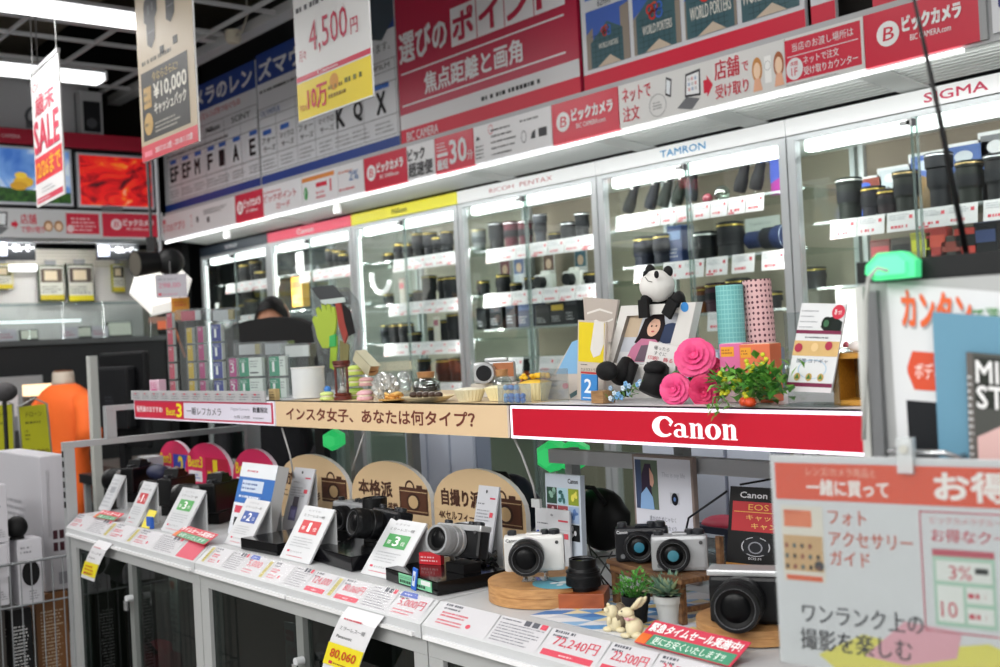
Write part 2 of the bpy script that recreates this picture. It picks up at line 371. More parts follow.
s.ring(U * .24, 82, 10, 13, .15, R); s.poly([(10, 62), (28, 62), (24, 70), (20, 70), (16, 74)], DK); s.fine(U * .62, 76, U * .3, 12, 1, DK)
s.ring(U * .66, 40, 10, 16, .15, DK); s.rect(U * .84, 30, U * .1, 22, DK); s.poly([(U * .74, 30), (U * .8, 30), (U * .8, 52), (U * .76, 46)], DK); m.build('white_panel', t)
m, s, U = panel(620, 787, '#dcdcda'); s.text('ネットで', U * .03, 56, U * .19, 34, R, bold=1); s.text('注文', U * .03, 12, U * .11, 34, R, bold=1)
s.ring(U * .26, 32, 26, 26, .06, GRY); s.fine(U * .23, 22, U * .06, 20, 3, GRY)
s.poly([(U * .31, 50), (U * .345, 42), (U * .355, 82), (U * .32, 90)], DK); s.poly([(U * .317, 54), (U * .34, 48), (U * .348, 78), (U * .323, 84)], '#e8eef2', 2)
s.poly([(U * .38, 14), (U * .47, 4), (U * .52, 24), (U * .44, 34)], '#6d6f73', 1); s.poly([(U * .43, 34), (U * .525, 30), (U * .53, 88), (U * .44, 84)], DK, 1); s.poly([(U * .44, 38), (U * .518, 35), (U * .522, 82), (U * .447, 79)], '#eef0f2', 2)
for i in range(3):
    for j in range(3): s.rect(U * (.455 + .02 * i), 45 + 11 * j, U * .012, 7, ['#d8a8a8', '#a8b8d0', '#c8c8c8'][(i + j) % 3], 3)
s.poly([(U * .545, 32), (U * .565, 32), (U * .565, 22), (U * .6, 46), (U * .565, 70), (U * .565, 60), (U * .545, 60)], R)
s.text('店舗', U * .615, 52, U * .14, 42, R, bold=1); s.text('で', U * .77, 56, U * .035, 20, R, bold=1); s.text('受け取り', U * .615, 12, U * .185, 30, R, bold=1)
for (cx, hc) in ((.85, '#c98a4a'), (.965, '#a8603a')):
    s.ell(U * cx, 52, 13, 26, hc, 1); s.ell(U * cx, 50, 9, 17, '#f2d2b4', 2); s.poly([(U * cx - 12, 8), (U * cx + 12, 8), (U * cx + 7, 34), (U * cx - 7, 34)], '#e8b090', 2)
s.rect(U * .89, 20, U * .035, 55, '#f4f4f2', 1); s.ring(U * .907, 55, 8, 10, .1, GRY)
m.build('white_panel', t)
m, s, U = panel(787, 866, '#dcdcda'); s.rect(0, 10, U * .96, 84, R); s.text('当店のお渡し場所は', U * .1, 68, U * .78, 17, W); s.rect(U * .03, 59, U * .9, 1.5, W, 2)
s.ell(U * .12, 34, 20, 22, W, 2); s.text('本館', U * .07, 40, U * .1, 9, R, 4, 1); s.text('1F', U * .08, 20, U * .08, 16, R, 4); s.text('ネットで注文', U * .24, 38, U * .45, 16, W, bold=1); s.text('受け取りカウンター', U * .24, 16, U * .68, 17, W, bold=1); s.fine(0, 1, U * .9, 6, 1, GRY)
m.build('white_panel', t)
x0, x1 = fx(866), FX1; m = MB(); m.box(x0, x1, FY, FY + .012, FZ0, FZ1, mat(R, .35)); U = (x1 - x0) / (FZ1 - FZ0) * 100
s = Sheet(m, x0, FZ0, x1 - x0, FZ1 - FZ0, U, 100, FY, lay=.0008); s.bic(U * .12, 26, U * .74, 56, '#f2f2f2', R); m.build('red_panel', t)
m = MB(); m.box(x1 + .035, x1 + .5, FY, FY + .012, FZ0 + .01, FZ1, mat('#e0e2e6')); s = Sheet(m, x1 + .035, FZ0 + .01, .465, .14, 100, 100, FY); s.text('ビック', 4, 40, 50, 36, '#3a3f78', bold=1); m.build('white_panel', t)
m = MB(); m.box(FX0, FX1 - .05, FY + .0, FY + .012, FZ0 - .017, FZ0 - .0085, mat('#ffffff', emit=3)); m.build('light_strip', t)
for k in range(3):
    l = bpy.data.lights.new('strip_light', 'AREA'); l.shape = 'RECTANGLE'; l.size = 2.0; l.size_y = .02; l.energy = 2.6; l.color = (.97, 1, .98)
    o = bpy.data.objects.new('strip_light', l); COL.objects.link(o); o.parent = t; o.location = (FX0 + 1.05 + 2.05 * k, FY + .006, FZ0 - .024); o.rotation_euler = (math.radians(35), 0, 0)
for px in (212, 321): m = MB(); x = fx(px); m.lathe([(.0, -.05), (.018, -.05), (.02, -.03), (.012, 0)], mat('#f0f0ee', emit=.6), TR((x, 2.97, FZ0)), 12); m.build('spot_bulb', t)

# ------------------------------------------------------------------ posters standing on the fascia
def poster(label, cat, x0, x1, z0, z1, y=2.92, bg='#d8dade', tilt=0):
    mb = MB(); W_ = x1 - x0; H_ = z1 - z0; mb.box(0, W_, 0, .015, 0, H_, mat(bg, .4))
    s = Sheet(mb, 0, 0, W_, H_, W_ * 100, H_ * 100, 0, lay=.0008)
    def fin(name='wall_poster'): return mb.build(name, loc=(x0, y, z0), label=label, cat=cat)
    return mb, s, W_ * 100, H_ * 100, fin
PZ = 2.335
xa = oY(166, 210, 2.92).x; xb = oY(262, 190, 2.92).x; xc = oY(402, 150, 2.92).x; xd = oY(581, 92, 2.92).x; xe = oY(806, 30, 2.92).x
GR = '#8a8c90'; BL = '#1f3f8a'; TX = '#2c2c30'
m, s, U, V, fin = poster('blue-headed white lens mount chart, left sheet with letters EF E F 1 A', 'poster', xa, xb - .01, PZ, 3.015)
s.rect(0, V - 15, U, 15, BL); s.text('一眼カメラのレン', U * .02, V - 12.5, U * .95, 9.5, W, bold=3); s.fine(U * .1, V - 20, U * .25, 3, 1, TX); s.text('ボディとレンズをつなぐもの', U * .35, V - 20.5, U * .5, 4, R, bold=1)
s.rect(0, 0, U, 5, BL)
gx = [0.04, .2, .48, .68, .84, 1.0]; gy = [6, 15, 31, 37, 44]
for g in gx: s.rect(U * g - .3, 6, .4, 38, GR)
for g in gy: s.rect(U * .04, g, U * .96, .4, GR)
for (g, a) in ((.08, 'EF'), (.22, 'EF'), (.36, 'M'), (.50, 'F'), (.62, '1'), (.76, 'A'), (.92, 'E')):
    s.text(a, U * g, 18, U * (.09 if len(a) > 1 else .05), 8.5, TX, bold=3); s.rect(U * g, 28.5, U * .07, 2.4, '#3c6cc0'); s.fine(U * g - 2, 8, U * .12, 5, 3, GR, seed=int(g * 99))
s.text('Nikon', U * .5, 39, U * .14, 3, TX, bold=3); s.text('SONY', U * .76, 39, U * .18, 3.5, TX); s.fine(U * .05, 32, U * .9, 3, 1, TX)
fin()
m, s, U, V, fin = poster('blue-headed white lens mount chart, right sheet with letters K Q X', 'poster', xb + .005, xc - .01, PZ, 3.03)
s.rect(0, V - 16, U, 16, BL); s.text('ズマウント', U * .02, V - 14, U * .6, 9.5, W, bold=3); s.poly([(U * .80, V - 16), (U * .92, V - 20), (U, V - 12), (U, V), (U * .86, V)], '#3a4650', 2); s.fine(U * .02, V - 22, U * .7, 3.5, 1, TX); s.text('なります。', U * .80, V - 25, U * .17, 4, TX)
s.rect(0, 0, U, 5, BL)
for g in (.0, .14, .3, .44, .6, .78, .99): s.rect(U * g, 6, .4, 34, GR)
for g in (6, 15, 30, 35, 40): s.rect(0, g, U, .4, GR)
for i in range(4): s.rect(U * (.03 + .145 * i), 26, U * .07, 2.6, '#3c6cc0'); s.text(('フォー', 'マイクロ', 'フォー', 'マイクロ')[i], U * (.02 + .15 * i), 21.5, U * .11, 3, TX, bold=1); s.text('サーズ', U * (.03 + .15 * i), 17, U * .1, 3, TX, bold=1); s.fine(U * (.02 + .15 * i), 7.5, U * .11, 6, 3, GR, seed=i + 9)
for g, a in ((.60, 'K'), (.72, 'Q'), (.87, 'X')): s.text(a, U * g, 17, U * .055, 9.5, TX, bold=3); s.fine(U * g - 2, 7.5, U * .12, 6, 3, GR, seed=3)
s.rect(U * .86, 28, U * .09, 2.6, '#3c6cc0')
s.text('OLYMPUS', U * .02, 36, U * .16, 3, '#3a5f9a', bold=1); s.text('FUJIFILM', U * .8, 36, U * .16, 3, TX); fin()
m, s, U, V, fin = poster('large crimson poster with white katakana headline, between mount chart and building photos', 'poster', xc, xd, PZ - .005, 3.12, bg='#b32042')
s.rect(0, 0, 5, V, '#c8c8cc', 1) if 0 else None
s.rect(0, 0, U, 7, '#cf1d3c'); s.rect(0, 7, U, 6.5, '#d8d8da'); s.text('BIC CAMERA', U * .04, 1.5, U * .2, 4, W, bold=1); s.fine(U * .5, 8, U * .42, 4, 1, TX)
s.rect(U * .02, 17, U * .92, .7, W); s.text('焦点距離と画角', U * .17, 19.5, U * .56, 9, W, bold=2); s.rect(U * .02, 31, U * .92, .7, W)
s.text('選びの', U * .02, 36, U * .3, 13, W, bold=2)
for i, a in enumerate('ポイント'):
    s.rect(U * (.345 + .152 * i), 35, U * .147, 16, W); s.text(a, U * (.36 + .152 * i), 37, U * .115, 12, '#b32042', 4, 3)
fin()
m, s, U, V, fin = poster('white poster of four building photos with red base strip, right of crimson poster', 'poster', xd + .02, xe, PZ, 3.05, bg='#d4d6da')
s.rect(0, 0, U, 6, '#cf1d3c')
for i in range(4):
    a = U * (.025 + .244 * i); b = U * .225; h0 = 7.5; hh = 21; k = i * .5
    s.rect(a, h0, b, hh, '#3f62b4', 1)
    s.poly([(a, h0), (a + b * .16, h0), (a + b * .16, h0 + hh * .7), (a, h0 + hh * .6)], '#8f8478', 2); s.poly([(a + b * .8, h0), (a + b, h0), (a + b, h0 + hh * .95), (a + b * .8, h0 + hh * .9)], '#8f8478', 2)
    tp = min(1, .62 + k * .5); s.poly([(a + b * .1 * (1 - i / 3), h0), (a + b * (.85 + .05 * i), h0), (a + b * (.85 + .05 * i), h0 + hh * tp * .9), (a + b * .5, h0 + hh * min(1, tp + .12)), (a + b * .1 * (1 - i / 3), h0 + hh * tp * .7)], '#3c5e66', 3)
    for q in range(1, 7): s.rect(a + b * (.1 + .11 * q), h0, .25, hh * .55, '#26444c', 4); s.rect(a + b * .12, h0 + hh * .09 * q, b * .72, .22, '#26444c', 4)
    s.poly([(a + b * .25, h0), (a + b * .8, h0), (a + b * .55, h0 + hh * .16)], '#c8b8a4', 5)
    e = .14 + .07 * i; s.text('WORLD PORTERS', a + b * (.3 - .09 * i), h0 + hh * (.3 - .02 * i), b * (.45 + .17 * min(i, 3)), hh * (.09 + .06 * i), '#dcdcd4', 6, 1)
    cx = a + b * .48; cy = h0 + hh * (.58 + .05 * i); rr = 1.5 + .8 * i
    for dx, dy, c_ in ((-.9, .4, '#d03028'), (0, .6, '#d05030'), (.9, .5, '#3c6cc8'), (-.4, -.5, '#d03028'), (.9, -.5, '#3c6cc8')): s.ring(cx + dx * rr, cy + dy * rr, rr * .75, rr * .75, .4, c_, 6)
    s.rect(a, h0 + hh + 4, b, 22, '#5c86c8', 1); s.fine(a, h0 + hh + 20, b, 5, 1, W); s.text(('62mm', '85mm', '135mm', '200mm')[i], a + b * .3, h0 + hh + .6, b * .3, 2.6, TX)
fin()
x2 = oY(812, 28, 2.92).x; x3 = oY(836, 22, 2.92).x
m, s, U, V, fin = poster('narrow white poster scrap with red base and cut-off grey lettering', 'poster', x2, x3, PZ, 3.0, bg='#d4d6da'); s.rect(0, 0, U, 6, '#cf1d3c'); s.rect(2, 8, U - 4, 24, '#3c5e66'); s.text('RTERS', 3, 12, U - 5, 9, '#dcdcd4'); fin()
x2 = oY(873, 10, 2.92).x; x3 = oY(1010, 0, 2.92).x
m, s, U, V, fin = poster('red poster foot standing on the fascia above its right red panel', 'poster', x2, x3, PZ, 3.0, bg='#cf1d3c'); s.rect(2, 14, U - 4, 40, '#d8dade'); fin()
m = MB()
for px in (487, 670, 770): 
    pass
# back board that the posters lean on
m = MB(); m.box(-6.7, 1.2, 3.0, 3.05, FZ1 + .02, 3.02, mat('#2e2a28', .8)); struct(m, 'wall_upper')

# ------------------------------------------------------------------ hanging banners
def banner(name, label, pts, y, bottom, sheetfn, h, yaw=0, thick=.006):
    (xl, yl), (xr, yr) = pts
    p0 = oY(xl, yl, y)
    if yaw == 0: p1 = oY(xr, yr, y); w_ = p1.x - p0.x
    else: w_ = bottom
    t = thing(name, label, 'banner', p0, yaw)
    mb = MB(); mb.box(0, w_, 0, thick, 0, h, mat('#dcdcdc', .5)); sheetfn(Sheet(mb, 0, 0, w_, h, 100, h / w_ * 100, 0, lay=.0008), h / w_ * 100); mb.build('printed_sheet', t)
    top = GZ - p0.z
    for x in (.03, w_ - .03): mb = MB(); mb.cyl((x, .003, h), (x, .003, top), .002, '#888888', n=6); mb.build('hanging_wire', t)
    mb = MB(); mb.box(0, w_, -.004, .01, h - .006, h + .01, mat('#c0c0c4')); mb.build('top_rail', t)
def f2(s, V):
    s.rect(0, 0, 100, V, '#b5a489', 1); s.rect(0, 0, 100, 12, '#c42a3e', 2); s.text('2017.11.3金 - 2018.1.12金', 26, 3.5, 66, 5, W, 3, 1); s.rect(6, 3, 14, 4, '#e08090', 3)
    s.rect(5, 15, 84, 52, '#2e2f2d', 2); s.rect(7, 15, 0, 0, W); s.text('今ならさらに!', 26, 57, 46, 7, '#b59a5c', 3, 1); s.text('¥10,000', 28, 42, 58, 13, '#d8d4c8', 3, 2); s.text('キャッシュバック', 28, 32, 56, 9, '#d8d4c8', 3, 2)
    s.rect(9, 39, 14, 16, '#b08a3c', 3); s.ell(16, 27, 8, 8.5, '#b08a3c', 3); s.fine(28, 18, 48, 9, 3, '#a8a498', 3); s.fine(10, 41, 12, 12, 2, '#5c4a20', 4); s.fine(10, 24, 12, 6, 1, '#5c4a20', 4)
    s.fine(8, 71, 74, 5, 1, '#3c3830', 2, fill=.6); s.rect(42, 74, 8, 6, BLK, 2); s.rect(66, 76, 8, 6, BLK, 2)
    for cx, cz in ((28, 106), (64, 117)):
        D2 = '#1c1e20'; s.poly([(cx - 12, cz - 2), (cx - 7, cz - 5), (cx + 9, cz - 2), (cx + 13, cz + 2), (cx + 13, cz + 14), (cx + 6, cz + 18), (cx - 10, cz + 14), (cx - 12, cz + 10)], D2, 2)
        s.poly([(cx - 8, cz - 20), (cx, cz - 24), (cx + 7, cz - 18), (cx + 8, cz - 2), (cx - 8, cz - 4)], D2, 2); s.poly([(cx - 4, cz + 14), (cx + 5, cz + 17), (cx + 4, cz + 23), (cx - 2, cz + 22)], D2, 2)
        s.rect(cx - 5, cz + 2, 4, 7, '#3c4044', 3); s.rect(cx + 3, cz + 4, 3, 6, '#44484c', 3); s.rect(cx - 6, cz - 12, 12, .8, '#4c5054', 3)
banner('hanging_banner', 'hanging beige banner with camera pictures and 10,000 yen offer on dark panel', ((143, 163), (199, 143)), 1.6, 0, f2, .62)
def f3(s, V):
    s.rect(0, 29, 100, 3.8, '#c42a4a', 1); s.poly([(0, 0), (100, 0), (100, 28), (0, 28)], '#e8cf2c', 1); s.rect(0, 0, 100, 1, W, 2)
    s.text('今なら', 3, 7, 11, 5, '#b02030', 3, 1); s.text('10万', 15, 6, 27, 16, '#c42030', 3, 2); s.fine(44, 8, 26, 12, 2, '#8a6a10', 3); s.ell(52, 20, 6, 6, '#d09020', 2); s.fine(66, 14, 30, 8, 1, '#6a6a20', 3)
    s.text('Canon', 30, 29.8, 28, 2.4, W, 3, 1); s.text('4,500', 21, 44, 52, 25, '#b8284a', 3, 0); s.text('円', 77, 47, 9, 11, '#b8284a', 3, 1); s.text('月々', 6, 43, 10, 8, '#b8284a', 3); s.fine(36, 37, 0.1, 1, 1, GR)
    s.fine(4, 78, 60, 6, 1, '#4a4a50', 2, fill=.6); s.fine(76, 86, 14, 3, 1, GR, 2)
    s.poly([(13, 98), (17, 92), (30, 96), (40, 108), (41, 140), (12, 140)], '#1e2226', 2); s.poly([(52, 108), (58, 104), (70, 110), (72, 140), (52, 140)], '#1e2226', 2)
    s.poly([(18, 104), (24, 100), (27, 108), (26, 136), (19, 136)], '#4a5058', 3); s.poly([(57, 112), (62, 111), (63, 136), (58, 136)], '#4a5058', 3)
banner('hanging_banner', 'hanging white banner offering 4,500 yen monthly with yellow foot strip', ((299, 123), (373, 92)), 2.0, 0, f3, .72)
def f1(s, V):
    q = V / 100; s.rect(4, 2 * q, 92, 4 * q, '#c42a4a'); s.fine(8, 3 * q, 60, 2 * q, 1, W, 2); s.fine(24, 8 * q, 50, 5 * q, 2, GR, 2)
    s.rect(2, 17 * q, 96, 19 * q, '#cf2a3c', 1); s.text('12/26まで', 6, 20 * q, 88, 13 * q, '#f0b020', 3, 2)
    s.text('SALE', 5, 39 * q, 88, 23 * q, '#c42a4a', 3, 3); s.text('歳末', 14, 66 * q, 68, 15 * q, '#c42a4a', 3, 2); s.ring(14, 88 * q, 8, 3 * q, .3, R); s.text('ビックカメラ', 26, 85.5 * q, 66, 5.5 * q, '#c42a4a', 3, 1)
P0 = oY(37, 208, 1.5); 
zt = oY(33, 74, 1.5).z - P0.z
banner('hanging_banner', 'narrow hanging white banner reading SALE in red, nearest the wall screens', ((37, 208), (37, 208)), 1.5, (oY(66, 193, 1.5).x - P0.x) * 1.25, f1, zt, -4.5)
# ================================================================== wall showcases with lenses
CY = 3.16; CT = 2.13; CHB = 2.075; CBK = 3.6
FRW = mat('#c3c7c9', .35, .35)
GL = glass('#f6faf9', .08)
def showcase(i, x0, head, label, back, inner, title, tcol, rows, left=0, lit=1):
    x1 = x0 + .9; t = thing('glass_showcase', label, 'display case', (x0, CY, 0), 0, 'glass showcases along the wall')
    W_ = .896
    m = MB(); m.box(.002, W_, 0, .44, CHB, CT, mat(head, .4, emit=.25 if lit and head != '#3a4450' else 0)); s = Sheet(m, .002, CHB, W_, CT - CHB, 100, 100, 0)
    tx, tw, th = title[1], title[2], title[3]
    s.text(title[0], tx, 50 - th / 2, tw, th, tcol, 2, title[4] if len(title) > 4 else 1); m.build('header', t)
    m = MB(); pw = .03
    for a in (.002, W_ - pw): m.box(a, a + pw, 0, .03, .08, CHB, FRW); m.box(a, a + .02, .41, .44, .08, CHB, FRW)
    m.box(.03, W_ - .03, 0, .025, CHB - .02, CHB, FRW); m.box(.002, W_, 0, .44, 0, .08, mat('#4a4c4e')); m.box(.03, W_ - .03, 0, .03, .55, .59, FRW)
    m.box(.004, .012, .03, .41, .3, CHB, FRW) if 0 else None
    m.build('frame', t)
    m = MB(); m.box(.004, W_ - .002, .43, .44, .08, CHB, mat(back, .7, noise=.05, scale=4)); m.box(.004, W_ - .002, .0, .44, CHB - .004, CHB, mat('#e8e8e6')); m.build('back_panel', t)
    m = MB(); m.box(.006, .010, .03, .43, .6, CHB, GL); m.build('side_glass', t)
    for k, (a, b, yy) in enumerate(((.03, .47, .006), (.44, W_ - .03, .016))):
        d = MB(); d.box(a, b, yy, yy + .004, .59, CHB - .02, GL); do = d.build('glass_door', t)
        e = MB(); e.box(b - .006 if k == 0 else a, b if k == 0 else a + .006, yy - .002, yy + .006, .59, CHB - .02, glass('#cfe0da', .3, .05, .15)); e.build('door_edge', do)
    m = MB(); m.cyl((.455, -.012, CHB - .035), (.455, .004, CHB - .035), .012, '#c8c8c8', n=10); m.box(.42, .455, -.012, -.006, CHB - .042, CHB - .03, mat('#9a9a9a', .3, .8)); m.box(.463, .475, -.016, -.008, CHB - .05, CHB - .028, mat('#3c3c40')); m.build('lock', t)
    m = MB(); m.box(.03, W_ - .03, .05, .09, CHB - .055, CHB - .012, mat('#ffffff', emit=2.6), bev=.012); m.build('tube', t)
    if left:
        m = MB(); z = 1.3
        while z < CHB - .06: m.box(.036, .041, .018, .03, z, z + .01, mat('#ffffff', emit=2.5)); z += .018
        m.build('led_strip', t)
    zs = []
    for z in rows:
        m = MB(); m.box(.014, W_ - .012, .11, .42, z - .006, z, glass('#eef6f2', .10)); m.box(.014, W_ - .012, .108, .112, z - .008, z + .001, glass('#cfe0da', .25, .05, .3)); m.build('shelf', t)
    m = MB(); m.box(.03, W_ - .03, .1, .43, .08, .5, mat('#d2d4d6')); m.build('plinth_drawer', t)
    l = bpy.data.lights.new('showcase_light', 'AREA'); l.shape = 'RECTANGLE'; l.size = .8; l.size_y = .05; l.energy = inner; l.color = (1, .97, .93)
    o = bpy.data.objects.new('showcase_light', l); COL.objects.link(o); o.parent = t; o.location = (.45, .07, CHB - .06)
    o.rotation_euler = (math.radians(28), 0, 0); l.energy *= .26
    for xx, sg in ((.045, 1), (W_ - .045, -1)):  # added lights that even out the shelves; only some left sides have LEDs
        l2 = bpy.data.lights.new('side_fill_light', 'AREA'); l2.shape = 'RECTANGLE'; l2.size = .02; l2.size_y = .8; l2.energy = inner * .26; l2.color = (1, .97, .93)
        o2 = bpy.data.objects.new('side_fill_light', l2); COL.objects.link(o2); o2.parent = t; o2.location = (xx, .035, 1.60); o2.rotation_euler = (math.radians(90), 0, math.radians(-38 * sg))
    return t
SX = [-6.8, -5.9, -5.0, -4.1, -3.2, -2.3, -1.4]
RW = {0: [1.89, 1.68, 1.47, 1.26, 1.0], 1: [1.89, 1.68, 1.47, 1.26, 1.0], 2: [1.88, 1.66, 1.46, 1.26, 1.0], 3: [1.86, 1.66, 1.5, 1.37, 1.13], 4: [1.915, 1.71, 1.51, 1.31, 1.1], 5: [1.787, 1.57, 1.36, 1.1], 6: [1.787, 1.57, 1.36, 1.1]}
CN = ['dark-headed showcase', 'pink-headed showcase', 'yellow-headed showcase', 'narrow-lettered white showcase', 'blue-lettered white showcase', 'bold red-lettered showcase']
showcase(0, SX[0], '#3a4450', 'glass showcase with dark header and white letters, farthest along the wall', '#44484c', 9, ('SONY', 40, 18, 42, 2), '#e8e8ec', RW[0], 1)
showcase(1, SX[1], '#e84a66', 'glass showcase with pink-red header beside the dark-headed one', '#8f8d88', 13, ('Canon', 38, 20, 50, 2), '#fff4f6', RW[1], 1)
showcase(2, SX[2], '#e8e020', 'glass showcase with bright yellow header', '#a09a8e', 13, ('Nikon', 42, 14, 44, 2), '#5a5416', RW[2], 1)
showcase(3, SX[3], '#e9eaea', 'white-headed glass showcase with two thin red words, between yellow and blue-lettered ones', '#8e8374', 11, ('RICOH  PENTAX', 26, 46, 36, 1), '#c8787c', RW[3])
showcase(4, SX[4], '#e9eaea', 'white-headed glass showcase with blue letters behind the panda photo frame', '#8d8273', 11, ('TAMRON', 38, 24, 46, 2), '#4a9bd0', RW[4])
showcase(5, SX[5], '#e9eaea', 'white-headed glass showcase with bold red letters, nearest on the wall', '#857a6c', 11, ('SIGMA', 55.5, 22, 50, 2), '#cf3358', RW[5])
showcase(6, SX[6], '#e9eaea', 'plain glass showcase just past the nearest lettered one', '#8d8274', 8, ('I', 99, .2, 10, 0), '#e0e0e0', RW[6])

# ---- price cards clipped on shelf edges
def price_card(label, x, z, w=.088, h=.065, y=CY + .095, group='price cards in the wall showcases', seed=0, bg='#d6d4d6'):
    mb = MB(); mb.box(0, w, 0, .001, 0, h, mat(bg, .4)); s = Sheet(mb, 0, 0, w, h, 100, 100, 0, lay=.0006)
    s.fine(8, 58, 70, 32, 3, '#8a8e98', 1, seed); s.fine(14, 12, 66, 20, 1, '#cc4a58', 1, seed + 3, .7); s.rect(78, 62, 12, 18, '#cc4a58', 1)
    if seed % 3 == 0: s.rect(4, 4, 34, 9, '#cc4a58', 1)
    o = mb.build('price_card', None, loc=(x, y, z - h), label=label, cat='price card', group=group); o.rotation_euler = (math.radians(-8), 0, 0); return o
ROWN = ['top', 'second', 'third', 'fourth', 'lowest']
def card_row(ci, ri, x0, x1, n, z, w=None, h=.062):
    st = (x1 - x0) / n; w = w or st - .004
    for k in range(n):
        price_card('price card, %s from the left on the %s shelf of the %s' % (ORD[k], ROWN[ri], CN[ci]), x0 + k * st, z, w, h, seed=ci * 50 + ri * 13 + k)
def cx(px, py): return oY(px, py, 3.25).x
# dark + pink + yellow cases
card_row(0, 0, -6.66, -5.96, 6, 1.89); card_row(0, 1, -6.72, -5.96, 6, 1.685); card_row(0, 2, -6.7, -5.96, 6, 1.47)
card_row(1, 0, -5.72, -5.12, 5, 1.893); card_row(1, 1, -5.5, -5.08, 4, 1.66)
card_row(2, 0, -4.78, -4.15, 7, 1.88); card_row(2, 1, -4.84, -4.15, 7, 1.66); card_row(2, 2, -4.90, -4.15, 7, 1.46)
card_row(3, 0, -4.03, -3.30, 7, 1.862); card_row(3, 1, -4.07, -3.25, 8, 1.662)
for k, px in enumerate((490, 506, 537, 553)):
    price_card('single white price card, %s from the left in the narrow-lettered showcase row above the counter' % ORD[k], cx(px, 357), 1.371, .1, .075, seed=k)
card_row(4, 0, -3.205, -2.475, 9, 1.917)
for k, px in enumerate((632, 661, 681, 704, 730, 760)):
    price_card('price card, %s from the left on the second shelf of the blue-lettered white showcase' % ORD[k], cx(px, 262), 1.712, .1, .068, seed=k)
for k, px in enumerate((645, 705, 735)):
    price_card('price card, %s from the left on the third shelf of the blue-lettered white showcase' % ORD[k], cx(px, 308), 1.512, .1, .07, seed=k + 4)
for k, px in enumerate((828, 855, 885, 916, 945, 982)):
    price_card('price card, %s from the left on the top shelf of the nearest lettered showcase' % ORD[k], cx(px, 215), 1.787, .098, .062, seed=k)
card_row(3, 4, -4.0, -3.3, 7, 1.13, h=.07)
card_row(2, 3, -4.9, -4.2, 6, 1.26)

# ---- lenses: five patterns, built once with parts, then copied
def lens_profile(kind):
    return {0: [(.034, 0), (.034, .03), (.037, .032), (.037, .07), (.035, .072), (.036, .09), (.032, .092)],
            1: [(.03, 0), (.032, .01), (.032, .03), (.036, .034), (.036, .05), (.033, .052)],
            2: [(.036, 0), (.036, .05), (.041, .06), (.041, .12), (.044, .122), (.044, .14), (.038, .142)],
            3: [(.031, 0), (.033, .02), (.033, .06), (.035, .062), (.035, .075), (.03, .077)],
            4: [(.038, 0), (.038, .07), (.044, .085), (.046, .15), (.043, .152), (.052, .156), (.053, .21), (.05, .212)]}[kind]
def make_lens(kind, label, body='#1a1b1e', ringc='#26272b', accent='#b9a24a'):
    t = thing('camera_lens', label, 'lens')
    p = lens_profile(kind); m = MB(); m.lathe(p, mat(body, .6, spec=.25), n=20); m.build('barrel', t)
    H = p[-1][1]; mx = max(q[0] for q in p)
    m = MB(); z0, z1 = H * .42, H * .68; rr = max(p[2][0], p[3][0]) + .0012; k = 9
    prof = []
    for i in range(k): a = z0 + (z1 - z0) * i / k; b = a + (z1 - z0) / k * .6; prof += [(rr - .0008, a), (rr, a), (rr, b), (rr - .0008, b)]
    m.lathe(prof, mat(ringc, .7, spec=.2), n=20); m.build('zoom_ring', t)
    m = MB(); m.lathe([(p[-2][0] + .0008, H - .012), (p[-2][0] + .0012, H - .010), (p[-2][0] + .0008, H - .008)], mat(accent, .3, .6), n=20, caps=False); m.build('accent_ring', t)
    m = MB(); m.lathe([(mx * .8, H + .0005), (mx * .6, H - .001), (0.001, H + .003)], mat('#0a0d14', .08), n=20, smooth=True); m.build('front_glass', t)
    return t
PROTO = {}
def lens(kind, col, x, y, z, label, scale=1, rot=None, group='lenses in the wall showcases', accent='#b9a24a'):
    k = (kind, col, accent)
    if k not in PROTO:
        PROTO[k] = make_lens(kind, label, col, '#24262b' if col[1] < '5' else '#4a4c50', accent); o = PROTO[k]; o['group'] = group
        o.location = (x, y, z); o.scale = (scale,) * 3
    else:
        o = dup(PROTO[k], (x, y, z), 0, label, group, scale); o.rotation_euler = (0, 0, 0)
    o.location.z += .0012
    if rot: o.rotation_euler = [math.radians(a) for a in rot]
    return o
CL = ['#17181b', '#1d1e24', '#2a2c30', '#3b3d42']
def lens_row(ci, ri, z, items, y=3.36):
    """items: (photo column, kind, colour, scale)"""
    for k, it in enumerate(items):
        px, kind, col, sc = it[:4]
        x = oY(px, 260, y).x if ci > 2 else oY(px, 280, y).x
        lens(kind, col, x, y, z, 'camera lens, %s from the left on the %s shelf of the %s' % (ORD[k], ROWN[ri], CN[ci]), sc, accent=it[4] if len(it) > 4 else '#b9a24a')
# narrow-lettered case (photo 457..592)
lens_row(3, 0, 1.862, [(480, 2, '#6a6c6e', .8), (498, 2, '#17181b', .9, '#c8ccd0'), (513, 2, '#4a1a24', .85, '#c8ccd0'), (527, 2, '#4a1a24', .8, '#c8ccd0'), (542, 4, '#3b3d42', .62, '#e0e4e8'), (556, 1, '#17181b', .8), (570, 3, '#17181b', 1, '#d8dadc'), (584, 2, '#17181b', .75, '#d8dadc')])
lens_row(3, 1, 1.662, [(482, 3, '#17181b', .9), (502, 0, '#17181b', .95), (515, 1, '#17181b', .8), (529, 3, '#17181b', .8), (591, 1, '#17181b', 1)])
lens_row(2, 0, 1.88, [(391, 1, '#17181b', 1), (402, 0, '#17181b', 1), (411, 3, '#1d1e24', 1.1), (421, 2, '#17181b', .9), (432, 2, '#1d1e24', .85), (441, 0, '#17181b', 1), (449, 2, '#2a2c30', .8)])
lens_row(2, 1, 1.66, [(388, 3, '#17181b', .8), (409, 1, '#17181b', .9), (417, 3, '#17181b', .8), (429, 2, '#17181b', .9), (446, 0, '#17181b', 1.2), (452, 0, '#1d1e24', 1.2)])
